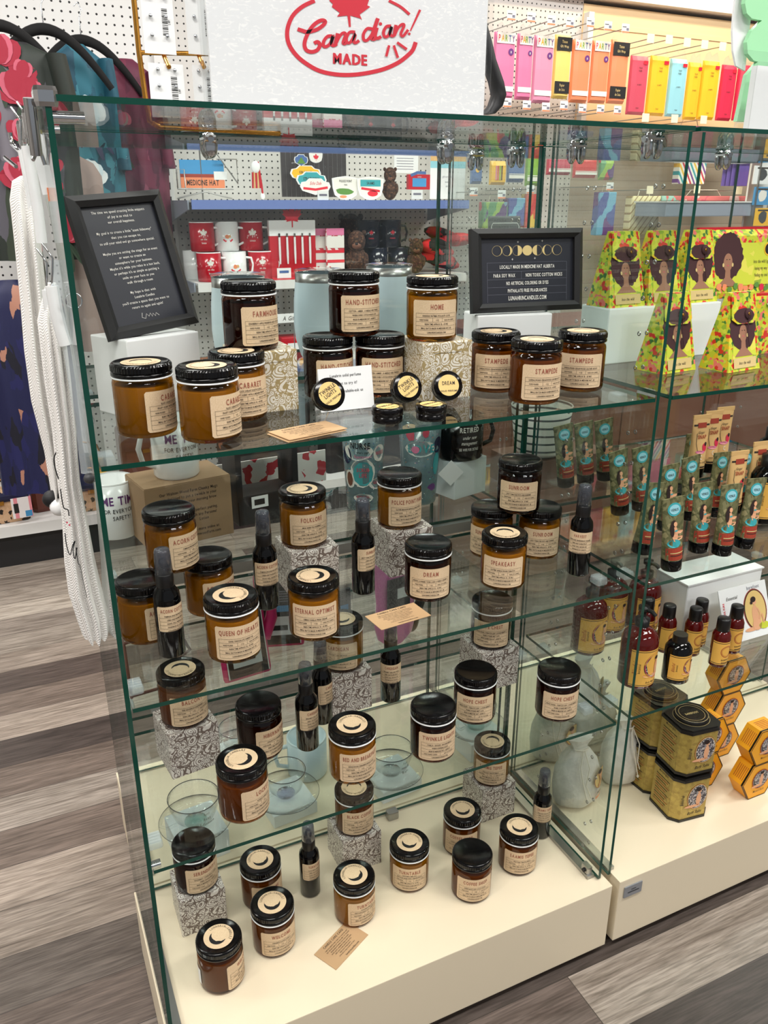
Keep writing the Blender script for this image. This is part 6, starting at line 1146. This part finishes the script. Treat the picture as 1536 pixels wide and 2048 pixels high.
# ---- bottles
def bot(x, y, z, lb, kind, rz=0, s=1.):
    t = thing('lotion_bottle' if kind != 'pump' else 'pump_bottle', lb, 'bottle', (x, y, z+.0008), rz, {'pump': 'large pump bottles', 'flip': 'small flip-top bottles', 'squat': 'black screw-top bottles', 'black': 'black lotion bottles'}[kind]); t.scale = (s, s, s)
    if kind == 'pump':
        R, Hh = .034, .105; k = 'bp'
        inst('bottle_body', jm(k, lambda: MB().lathe([(0, 0), (R-.003, 0), (R, .003), (R, Hh-.012), (R-.004, Hh), (R-.014, Hh+.01), (.011, Hh+.014), (.011, Hh+.018)], 'amber_red', 40).mesh('bottle_body')), t)
        inst('pump', jm('pp', lambda: MB().lathe([(.013, Hh+.016), (.0135, Hh+.03), (.006, Hh+.032), (.005, Hh+.045), (.010, Hh+.046), (.010, Hh+.055), (0, Hh+.056)], 'pump_black', 28).tube([(0, 0, Hh+.051), (0, -.02, Hh+.051), (0, -.028, Hh+.047)], .004, 'pump_black', 8).mesh('pump')), t)
        lz, lh, lw = .046, .076, .085
    elif kind == 'flip':
        R, Hh = .0175, .075
        inst('bottle_body', jm('bf', lambda: MB().lathe([(0, 0), (R-.002, 0), (R, .002), (R, Hh-.008), (R-.003, Hh), (.010, Hh+.004)], 'amber_red', 32).mesh('bottle_body')), t)
        inst('cap', jm('cf', lambda: MB().lathe([(.0125, Hh+.002), (.013, Hh+.003), (.0125, Hh+.026), (.0115, Hh+.028), (0, Hh+.0285)], 'pump_black', 28).mesh('cap')), t); lz, lh, lw = .033, .05, .06
    elif kind == 'squat':
        R, Hh = .025, .075
        inst('bottle_body', jm('bs', lambda: MB().lathe([(0, 0), (R-.002, 0), (R, .002), (R, Hh-.006), (R-.006, Hh+.004), (.012, Hh+.008)], 'bottle_black', 36).mesh('bottle_body')), t)
        inst('cap', jm('cs', lambda: MB().lathe([(.0135, Hh+.006), (.014, Hh+.007), (.0135, Hh+.022), (0, Hh+.0225)], 'pump_black', 40, smooth=False).mesh('cap')), t); lz, lh, lw = .036, .052, .075
    else:
        R, Hh = .029, .105
        inst('bottle_body', jm('bb', lambda: MB().lathe([(0, 0), (R-.002, 0), (R, .002), (R, Hh-.01), (R-.006, Hh+.002), (.013, Hh+.01)], 'bottle_black', 36).mesh('bottle_body')), t)
        inst('cap', jm('cb', lambda: MB().lathe([(.0145, Hh+.008), (.015, Hh+.01), (.0145, Hh+.032), (0, Hh+.033)], 'pump_black', 32).mesh('cap')), t); lz, lh, lw = .05, .075, .09
    def lab():
        ff = cyl(R+.0004, lz); m = MB().rect2(ff, -lw/2, -lh/2, lw/2, lh/2, 'bottle_label', 0, 24)
        for q in (-lh/2+.002, lh/2-.0035): m.rect2(ff, -lw/2, q, lw/2, q+.0012, 'ink', 1, 18)
        if kind == 'flip': m.ring2(ff, 0, .004, .012, .0012, 'rust', 1, 26).ring2(ff, 0, .004, .010, .0006, 'rust', 1, 26).text(ff, 'BAREFOOT', 0, -.016, .0035, 'ink', cx=.7, bold=True).rect2(ff, -.009, -.021, .009, -.0195, 'ink', 1, 6)
        else:
            S_ = lh; m.disc2(ff, lw*.12, S_*.06, S_*.36, 'ink', 1, 32).disc2(ff, lw*.12, S_*.06, S_*.34, 'p_rose', 2, 32).disc2(ff, lw*.12, S_*.06, S_*.32, 'mosaic', 3, 32).disc2(ff, lw*.14, S_*.0, S_*.07, 'skin', 4, 14, S_*.2).disc2(ff, lw*.02, -S_*.2, S_*.26, 'skin', 4, 14, S_*.05).disc2(ff, lw*.14, S_*.22, S_*.055, 'skin', 5, 12).disc2(ff, lw*.12, S_*.27, S_*.06, 'hair', 6, 12, S_*.05)
            m.text(lambda x, y, l: ff(-lw*.34-y, x, l), 'Blissful', 0, 0, S_*.12, 'rust', shear=.2, cx=.7).text(lambda x, y, l: ff(-lw*.27-y, x, l), 'botanical', 0, 0, S_*.07, 'ink', cx=.7).text(ff, 'Body Moisturizer', lw*.08, -S_*.42, S_*.06, 'ink', cx=.7, shear=.2)
        return m.mesh('label')
    inst('label', jm('lab'+kind, lab), t)
for (u, v, kd, lb, rz) in ((1284, 1372, 'pump', 'large pump bottle with red liquid and yellow label at the front of the lowest shelf', .1), (1186, 1306, 'pump', 'pump bottle leftmost, seen through the glass panels', .0), (1300, 1262, 'pump', 'pump bottle partly behind the front one', .1), (1228, 1262, 'pump', 'pump bottle furthest back near the glass panels', -.1),
        (1356, 1362, 'squat', 'black screw-top bottle with a yellow label in front', .1), (1441, 1333, 'flip', 'flip-top bottle nearest the shelf edge on the right', 0), (1452, 1285, 'flip', 'flip-top bottle right behind the nearest one', 0), (1378, 1288, 'flip', 'flip-top bottle in the middle cluster, front', .1),
        (1364, 1244, 'flip', 'flip-top bottle in the middle cluster, rear left', .2), (1408, 1278, 'flip', 'flip-top bottle in the middle cluster, rear right', 0), (1334, 1282, 'flip', 'flip-top bottle leftmost, beside the pump bottles', 0)):
    p = at(u, v, S3); y_ = p.y+(.02 if kd == 'pump' else .01)
    if kd == 'flip': p.x, y_ = {1441: (1.193, .985), 1452: (1.258, 1.012), 1378: (1.176, 1.040), 1364: (1.137, 1.072), 1408: (1.214, 1.062), 1334: (1.118, 1.112)}[u]
    if u == 1300: p.x = 1.157
    bot(p.x, y_, S3, lb, kd, rz)
p = at(1518, 1040, S2); bot(p.x, p.y+.0, S2, 'black lotion bottle with a gold label right of the olive tubes', 'black', .0, 1.)
p = at(1530, 985, S2); bot(p.x+.03, p.y+.03, S2, 'second black lotion bottle at the right edge', 'black', .0, 1.)
# white riser with the printed card
t = thing('white_riser', 'white raised box behind the small bottles on the lowest shelf', 'riser', (1.305, 1.135, S3+.0005), 0)
MB().box((0, 0, .062), (.212, .09, .122), 'card_white', bev=.0015).build('box_body', t); MB().box((0, 0, .1245), (.216, .094, .003), 'card_white').build('lid', t)
t = thing('printed_card', 'white card with a seated figure in a golden oval', 'sign', (1.33, 1.028, S3+.001), rot=(math.radians(-22), 0, 0)); t.scale = (1.22, 1.22, 1.22); w_, h = .11, .094
MB().box((0, 0, h/2), (w_, .002, h), 'card_white').build('card', t); f = plane((0, -.0012, 0), (1, 0, 0), (0, 0, 1)); m = MB()
cx_, cy_ = .022, .048; m.disc2(f, cx_, cy_, .027, 'rust', 1, 36, .036).disc2(f, cx_, cy_, .0255, 'ink', 2, 36, .0345).disc2(f, cx_, cy_, .024, 'label_yellow', 3, 36, .033)
m.disc2(f, cx_-.002, .038, .0075, 'skin', 4, 20, .018).disc2(f, cx_-.001, .022, .0105, 'skin', 5, 20, .010).disc2(f, cx_-.014, .016, .016, 'skin', 4, 16, .0035).disc2(f, cx_-.001, .062, .0048, 'skin', 5, 14, .006).disc2(f, cx_-.003, .066, .006, 'hair', 6, 14, .005).disc2(f, cx_-.008, .061, .003, 'hair', 6, 10).stroke2(f, [(cx_+.004, .05), (cx_+.009, .04), (cx_+.005, .03)], .003, 'skin', 5).disc2(f, cx_+.014, .018, .012, 'lime', 5, 12, .006, .2).stroke2(f, [(cx_+.006, .03), (cx_+.013, .038), (cx_+.015, .022)], .0035, 'skin', 6)
m.text(f, 'barefoot', .024, .084, .0065, 'grey_print', cx=.8).text(f, 'venus', .03, .0805, .0022, 'grey_print').text(f, 'Essential', -.028, .074, .006, 'ink', shear=.3, cx=.8).text(lambda x, y, l: f(-.046-y, x, l), '100% PURE', .06, 0, .004, 'red_ink', bold=True, cx=.8).text(f, 'Botanicals', -.025, .03, .003, 'grey_print', cx=.8); m.build('printed_front', t)
# ---- tins on the plinth
def tin_m():
    w_, c, h = .047, .016, .108; O = [(-w_, -w_+c), (-w_+c, -w_), (w_-c, -w_), (w_, -w_+c), (w_, w_-c), (w_-c, w_), (-w_+c, w_), (-w_, w_-c)]; fn = lambda x, y, z: Vector((x, y, z))
    b = MB().prism(O, fn, .006, h-.008, 'gold_tin'); k = MB()
    O2 = [(x*1.03, y*1.03) for x, y in O]; k.prism(O2, fn, 0, .006, 'tin_black'); O3 = [(x*1.025, y*1.025) for x, y in O]
    t_ = MB().prism(O2, fn, h-.008, h-.002, 'tin_black').prism([(x*.96, y*.96) for x, y in O], fn, h-.002, h+.001, 'tin_black').lathe([(.034, h+.001), (.034, h+.008), (.031, h+.0095), (.029, h+.0085), (0, h+.0085)], 'tin_black', 40, cap=False)
    f = lambda x, y, l: Vector((x, y, h+.0087+l*.0002)); t_.ring2(f, 0, 0, .0325, .0006, 'gold_print', 2, 40).ring2(f, 0, 0, .026, .0006, 'gold_print', 1, 40).text(f, 'BAREFOOT', 0, -.003, .006, 'gold_print', cx=.7)
    f2 = lambda x, y, l: Vector((x, y, h+.0012+l*.0002)); t_.ring2(f2, 0, 0, .0365, .0006, 'gold_print', 1, 40)
    m = MB(); ff = plane((0, -w_-.0003, 0), (1, 0, 0), (0, 0, 1)); S_ = .1
    m.disc2(ff, .006, .058, .025, 'rust', 1, 32, .032).disc2(ff, .006, .058, .024, 'gold_print', 2, 32, .031).disc2(ff, .006, .058, .0225, 'mosaic', 3, 32, .0295).disc2(ff, .009, .052, .006, 'skin', 4, 14, .017).disc2(ff, -.004, .036, .02, 'skin', 4, 14, .0035).disc2(ff, .009, .073, .0045, 'skin', 5, 12).disc2(ff, .007, .077, .006, 'hair', 6, 12, .005)
    m.text(lambda x, y, l: ff(-.027-y, x, l), 'Blissful', .055, 0, .009, 'ink', shear=.2, cx=.7).text(ff, 'Bath Salts', .004, .014, .008, 'ink', shear=.3, cx=.7)
    g_ = plane((-w_-.0003, 0, 0), (0, -1, 0), (0, 0, 1)); m.text(g_, 'Mustard Bath', 0, .092, .006, 'ink', shear=.2, cx=.6, maxw=.05)
    for k_ in range(12): m.rect2(g_, -.022, .083-k_*.006, .022-(k_ % 3)*.005, .0845-k_*.006, 'rust' if k_ % 2 else 'ink')
    return b.mesh('tin_body'), k.mesh('base_rim'), t_.mesh('lid'), m.mesh('printed_panel')
TN = tin_m()
def tin(x, y, z, lb, rz=-.12):
    t = thing('bath_salt_tin', lb, 'tin', (x, y, z+.0008), rz, 'olive gold eight-sided tins')
    for n, q in zip(('tin_body', 'base_rim', 'lid', 'printed_panel'), TN): inst(n, q, t)
p = at(1385, 1636, DZ); tx, ty = p.x, p.y+.045
tin(tx, ty, DZ, 'olive gold tin at the bottom of the front stack'); tin(tx, ty, DZ+.118, 'olive gold tin on top of the front stack')
p = at(1325, 1580, DZ); ux, uy = p.x, p.y+.045
tin(ux, uy, DZ, 'olive gold tin at the bottom of the rear stack', .05); tin(ux, uy, DZ+.118, 'olive gold tin on top of the rear stack, under the glass', .05)
# ---- hexagonal boxes
def hex_m():
    R, d = .050, .040; O = [(R*math.cos(math.radians(60*k+0)), R*math.sin(math.radians(60*k))) for k in range(6)]; fn = lambda x, y, q: Vector((x, q, y))
    b = MB().prism(O, fn, -d, 0, 'yellow_box'); e = MB()
    for y_ in (-d-.0003, ): e.stroke2(lambda x, y, l: Vector((x, y_-.0003, y)), [(x*.985, y*.985) for x, y in O+O[:1]], .0022, 'ink', 1)
    O2 = [(x*1.012, y*1.012) for x, y in O]; e.prism(O2, fn, -d+.001, -d+.005, 'tin_black')
    m = MB(); ff = plane((0, -d-.0006, 0), (1, 0, 0), (0, 0, 1)); m.disc2(ff, .002, .004, .0245, 'rust', 1, 30).disc2(ff, .002, .004, .0225, 'mosaic', 2, 30).disc2(ff, .004, .002, .0055, 'skin', 3, 14, .015).disc2(ff, -.006, -.012, .017, 'skin', 3, 12, .0035).disc2(ff, .004, .018, .004, 'skin', 4, 12).disc2(ff, .003, .021, .005, 'hair', 5, 12, .004).text(ff, 'Mustard Bath', 0, -.028, .0055, 'ink', shear=.3, cx=.7, lift=4)
    for sgn in (-1, 1):
        a = math.radians(90+60*(1 if sgn < 0 else 0)); n = Vector((math.cos(a), 0, math.sin(a))); U = Vector((n.z, 0, -n.x)) ; c = n*(R*.8665)+Vector((0, -d/2, 0)); g_ = plane(c, U, Vector((0, -1, 0)).cross(Vector((0, 0, 0))) if False else Vector((0, 1, 0))) if False else (lambda x, y, l, c=c, U=U, n=n: c+U*x+Vector((0, 1, 0))*y+n*.0004)
        for q in range(6): m.rect2(g_, -.016, -.012+q*.0045, .016, -.0108+q*.0045, 'rust')
    return b.mesh('box_body'), e.mesh('dark_edge'), m.mesh('printed_front')
HX = hex_m()
def hexb(x, y, z, lb, rz=0.1):
    t = thing('hexagonal_soap_box', lb, 'soap box', (x, y, z), rz, 'yellow hexagonal soap boxes')
    for n, q in zip(('box_body', 'dark_edge', 'printed_front'), HX): inst(n, q, t)
ah = .050*.8665
p = at(1520, 1590, DZ); hx0, hy0 = p.x-.012, p.y+.04
for (dx, dy, lv, lb) in ((0, 0, 0, 'yellow hexagonal box at the bottom of the front pile'), (.004, 0, 1, 'yellow hexagonal box on top of the front pile'), (-.085, .07, 0, 'yellow hexagonal box low behind the front tin stack'), (-.08, .072, 1, 'yellow hexagonal box second layer behind the tins'), (.035, .135, 0, 'yellow hexagonal box at the bottom of the rear pile'), (.037, .135, 1, 'yellow hexagonal box in the middle of the rear pile'), (.035, .135, 2, 'yellow hexagonal box on top of the rear pile'), (-.068, .15, 0, 'yellow hexagonal box furthest left in the rear pile')):
    hexb(hx0+dx, hy0+dy, DZ+ah+.001+lv*(2*ah+.0012), lb, 0)
# ---- drawstring cotton bags
def cbag(x, y, z, lb, rz, s=1., print_=True):
    t = thing('drawstring_bag', lb, 'drawstring bag', (x, y, z+.001), rz, 'white cotton drawstring bags'); rings = []; n = 30; rnd = random.Random(int(x*1000)); ph = rnd.random()*6
    for k, (q, a, b) in enumerate(((0, .62, .5), (.02, .8, .7), (.1, .95, .95), (.3, 1.02, 1.), (.5, .98, .92), (.68, .8, .72), (.8, .5, .45), (.86, .3, .3), (.9, .34, .3), (1., .55, .36))):
        rings.append([Vector((.052*a*s*math.cos(2*math.pi*i/n)*(1+.05*math.sin(3*2*math.pi*i/n+ph)+.12*(q > .7)*math.sin(9*2*math.pi*i/n)), .042*b*s*math.sin(2*math.pi*i/n)*(1+.06*math.sin(4*2*math.pi*i/n+k)), .165*q*s)) for i in range(n)])
    MB().loft(rings, 'cotton_bag').build('bag_body', t); h = .165*s
    MB().tube([(.016*s, -.014*s, h*.87), (.0, -.022*s, h*.88), (-.016*s, -.013*s, h*.87)], .0016, 'cord_white', 6).tube([(0, -.022*s, h*.87), (-.012*s, -.038*s, h*.7), (-.008*s, -.047*s, h*.5), (.006*s, -.048*s, h*.2)], .0014, 'cord_white', 6).tube([(.003*s, -.022*s, h*.87), (.008*s, -.04*s, h*.68), (.0, -.047*s, h*.45), (.014*s, -.047*s, h*.25)], .0014, 'cord_white', 6).ell((.006*s, -.048*s, h*.2), (.003, .003, .004), 'cord_white', 8, 6).build('drawstring', t)
    m = MB()
    def ff(x_, y_, l): a = math.radians(-42)+x_/(.048*s); return Vector(((.0535*s+l*.0004)*math.cos(a)*1.03, (.0445*s+l*.0004)*math.sin(a)*1.03, y_))
    m.disc2(ff, 0, h*.48, .021*s, 'label_yellow', 1, 18, .026*s).ring2(ff, 0, h*.48, .021*s, .001, 'rust', 2, 24, .026*s).disc2(ff, -.004*s, h*.56, .006*s, 'skin', 3, 12, .008*s).disc2(ff, -.008*s, h*.6, .007*s, 'hair', 4, 10, .006*s).stroke2(ff, [(-.004*s, h*.52), (.004*s, h*.42), (-.006*s, h*.34)], .006*s, 'skin', 3).text(ff, 'Mustard', 0, h*.25, .006*s, 'ink', lift=3, shear=.3, cx=.7).rect2(ff, -.014*s, h*.17, .012*s, h*.21, 'p_orange', 2, 4)
    m.build('printed_motif', t)
for (u, v, z, rz, s, lb) in ((1158, 1612, DZ, -.2, 1.0, 'white cotton bag standing nearest the dividing panel'), (1248, 1565, DZ, .1, 1.0, 'white cotton bag right of the nearest one, behind two glass edges'), (1110, 1520, DZ, -.4, 1.0, 'white cotton bag furthest left at the back'), (1195, 1500, DZ, 0, 1.05, 'white cotton bag at the back, taller than the others')):
    p = at(u, v, z); cbag(max(p.x, .972), p.y+.02, z, lb, rz, s)
p = at(1190, 1400, .33); cbag(1.035, 1.13+.0, DZ+.0, lb, 0, .0001) if False else None
cbag(1.015, 1.17, DZ+.178, 'white cotton bag lying on top of the others', .2, .9)

# ================================================================ towels hanging at the left end
def towel(label, rows, Y, depth, cat='towel', writing=False, folds=3, ph=0):
    a = aty(rows[0][1], rows[0][0], Y); zt = a.z; x_ = a.x; t = thing('tea_towel', label, cat, (x_, Y, zt), 0, 'white herringbone tea towels'); rings = []; n = 48
    rr = []
    for i in range(len(rows)-1):
        for k in range(4):
            s_ = k/4; rr.append(tuple(rows[i][j]*(1-s_)+rows[i+1][j]*s_ for j in range(3)))
    rr.append(rows[-1])
    for (v, ul, ur) in rr:
        A, B = aty(ul, v, Y), aty(ur, v, Y); cx_, hw = (A.x+B.x)/2, (B.x-A.x)/2; z = (A.z+B.z)/2; q = (zt-z)/.6; r = []
        for i in range(n):
            an = 2*math.pi*i/n; c_, s_ = math.cos(an), math.sin(an); k = 1-.6*(.5+.5*math.cos(folds*2.6*c_+ph+q*1.2))*min(1, q*6+.2)
            r.append(Vector((cx_-x_+hw*c_, depth*k*s_*min(1, .3+q*5), z-zt)))
        rings.append(r)
    MB().loft(rings, 'towel_cloth').build('cloth', t); return t, x_, zt
tA, ax, az = towel('white tea towel hung furthest left, reaching halfway down', [(352, 40, 58), (362, 24, 72), (400, 19, 78), (480, 28, 82), (600, 40, 94), (700, 48, 108), (800, 62, 122), (900, 88, 132), (960, 98, 134), (985, 102, 128)], 1.14, .045)
MB().ell((.0, 0, 0), (.012,)*3, 'ink_black', 12, 8).build('black_pompom', tA, loc=aty(103, 998, 1.12)-Vector((ax, 1.14, az))); MB().ell((0, 0, 0), (.012,)*3, 'white', 12, 8).build('white_pompom', tA, loc=aty(118, 1014, 1.11)-Vector((ax, 1.14, az)))
tB, bx_, bz_ = towel('long white tea towel with black handwriting, hung nearest the glass case', [(566, 92, 112), (580, 88, 120), (640, 74, 128), (760, 88, 142), (860, 104, 152), (960, 114, 160), (1040, 124, 175), (1120, 128, 190), (1180, 136, 204), (1230, 152, 217), (1262, 163, 218), (1270, 168, 212)], 1.04, .035, folds=4, ph=1.)
m = MB()
def fT(u, v, l): return aty(u, v, 1.04-.037-l*.0006)-Vector((bx_, 1.04, bz_))
for P, w_ in (([(112, 905), (108, 918), (110, 935), (117, 958)], 2.5), ([(121, 978), (124, 1000), (128, 1016), (136, 1020), (138, 1032)], 2.2), ([(130, 1066), (133, 1090), (140, 1110), (145, 1092), (150, 1082), (146, 1100), (150, 1118), (154, 1095)], 2.0), ([(152, 1095), (156, 1125), (160, 1130)], 1.5), ([(160, 1130), (168, 1170), (174, 1196)], 1.)): m.stroke2(fT, smooth(P), w_, 'ink_black', 1)
m.disc2(fT, 134, 1045, 2, 'p_rose', 1, 10).disc2(fT, 139, 1050, 2, 'p_rose', 1, 10).build('handwriting', tB)
# hangers, hooks, chrome arms on the left end
def clipstrip(label, pts, Y, r, m_):
    t = thing('white_hanger', label, 'hanger', aty(pts[0][0], pts[0][1], Y), 0, 'white plastic hangers'); o = aty(pts[0][0], pts[0][1], Y); L = [aty(u, v, Y)-o for u, v in pts]
    MB().tube(L, r, m_, 10).build('hanger_arm', t)
    MB().tube([L[0]+Vector((0, 0, .0)), L[0]+Vector((.004, -.01, .03)), L[0]+Vector((-.004, 0, .045))], .0012, 'chrome', 6).build('hook', t)
clipstrip('white plastic hanger of the upper towel', [(54, 292), (62, 340), (76, 420), (84, 486)], 1.09, .0065, 'white_gloss'); clipstrip('thin white hanger beside the upper towel', [(42, 300), (52, 350), (66, 440), (70, 480)], 1.12, .004, 'white_gloss')
clipstrip('white plastic hanger of the long written towel', [(104, 572), (112, 620), (122, 660), (131, 690)], 1.0, .0075, 'white_gloss'); clipstrip('thin white hanger behind the written towel', [(93, 580), (98, 620), (108, 670), (114, 690)], 1.03, .0055, 'white_gloss')
t = thing('chrome_hook_rail', 'chrome hook rail clamped at the upper left end of the glass case', 'rail', (.05, 1.1, 1.30)); o = Vector((.05, 1.1, 1.30)); q = lambda u, v, y: aty(u, v, y)-o
MB().tube([q(72, 250, 1.0), q(75, 300, 1.0), q(66, 320, .99)], .002, 'chrome', 8).build('hook', t); MB().tube([q(75, 260, 1.0), q(80, 300, 1.0), q(90, 330, 1.0)], .002, 'chrome', 8).build('hook', t); MB().tube([q(20, 265, 1.2), q(24, 288, 1.2), q(40, 304, 1.15)], .0025, 'chrome', 8).build('hook', t); MB().tube([q(10, 315, 1.25), q(32, 333, 1.2)], .0025, 'chrome', 8).build('hook', t)
m = MB(); c_ = q(148, 602, .985); m.tube([c_+Vector((.0085*math.cos(a), 0, .0085*math.sin(a))) for a in [2*math.pi*i/20 for i in range(20)]], .001, 'chrome', 6, closed=True).build('key_ring', t)
t = thing('price_tags', 'white and coral paper tags hanging beside the upper white hanger', 'tag', aty(85, 330, 1.03)); MB().box((0, 0, 0), (.014, .001, .06), 'card_white', R=Matrix.Rotation(-.1, 3, 'Y')).box((.005, -.001, -.03), (.008, .001, .014), 'p_orange').build('paper_tag', t)
t = thing('clear_hook_strip', 'clear plastic strip with a dark grey round stopper beside the case edge', 'hook strip', aty(168, 800, 1.0)); o = aty(168, 800, 1.0); L = [aty(u, v, 1.0)-o for u, v in ((108, 520), (118, 590), (140, 720), (160, 840), (172, 945))]
MB().tube(L, .006, 'clear_plastic', 10).build('strip', t); MB().ell(aty(178, 957, .99)-o, (.0065, .006, .0065), 'rubber_grey', 16, 10).build('stopper', t)
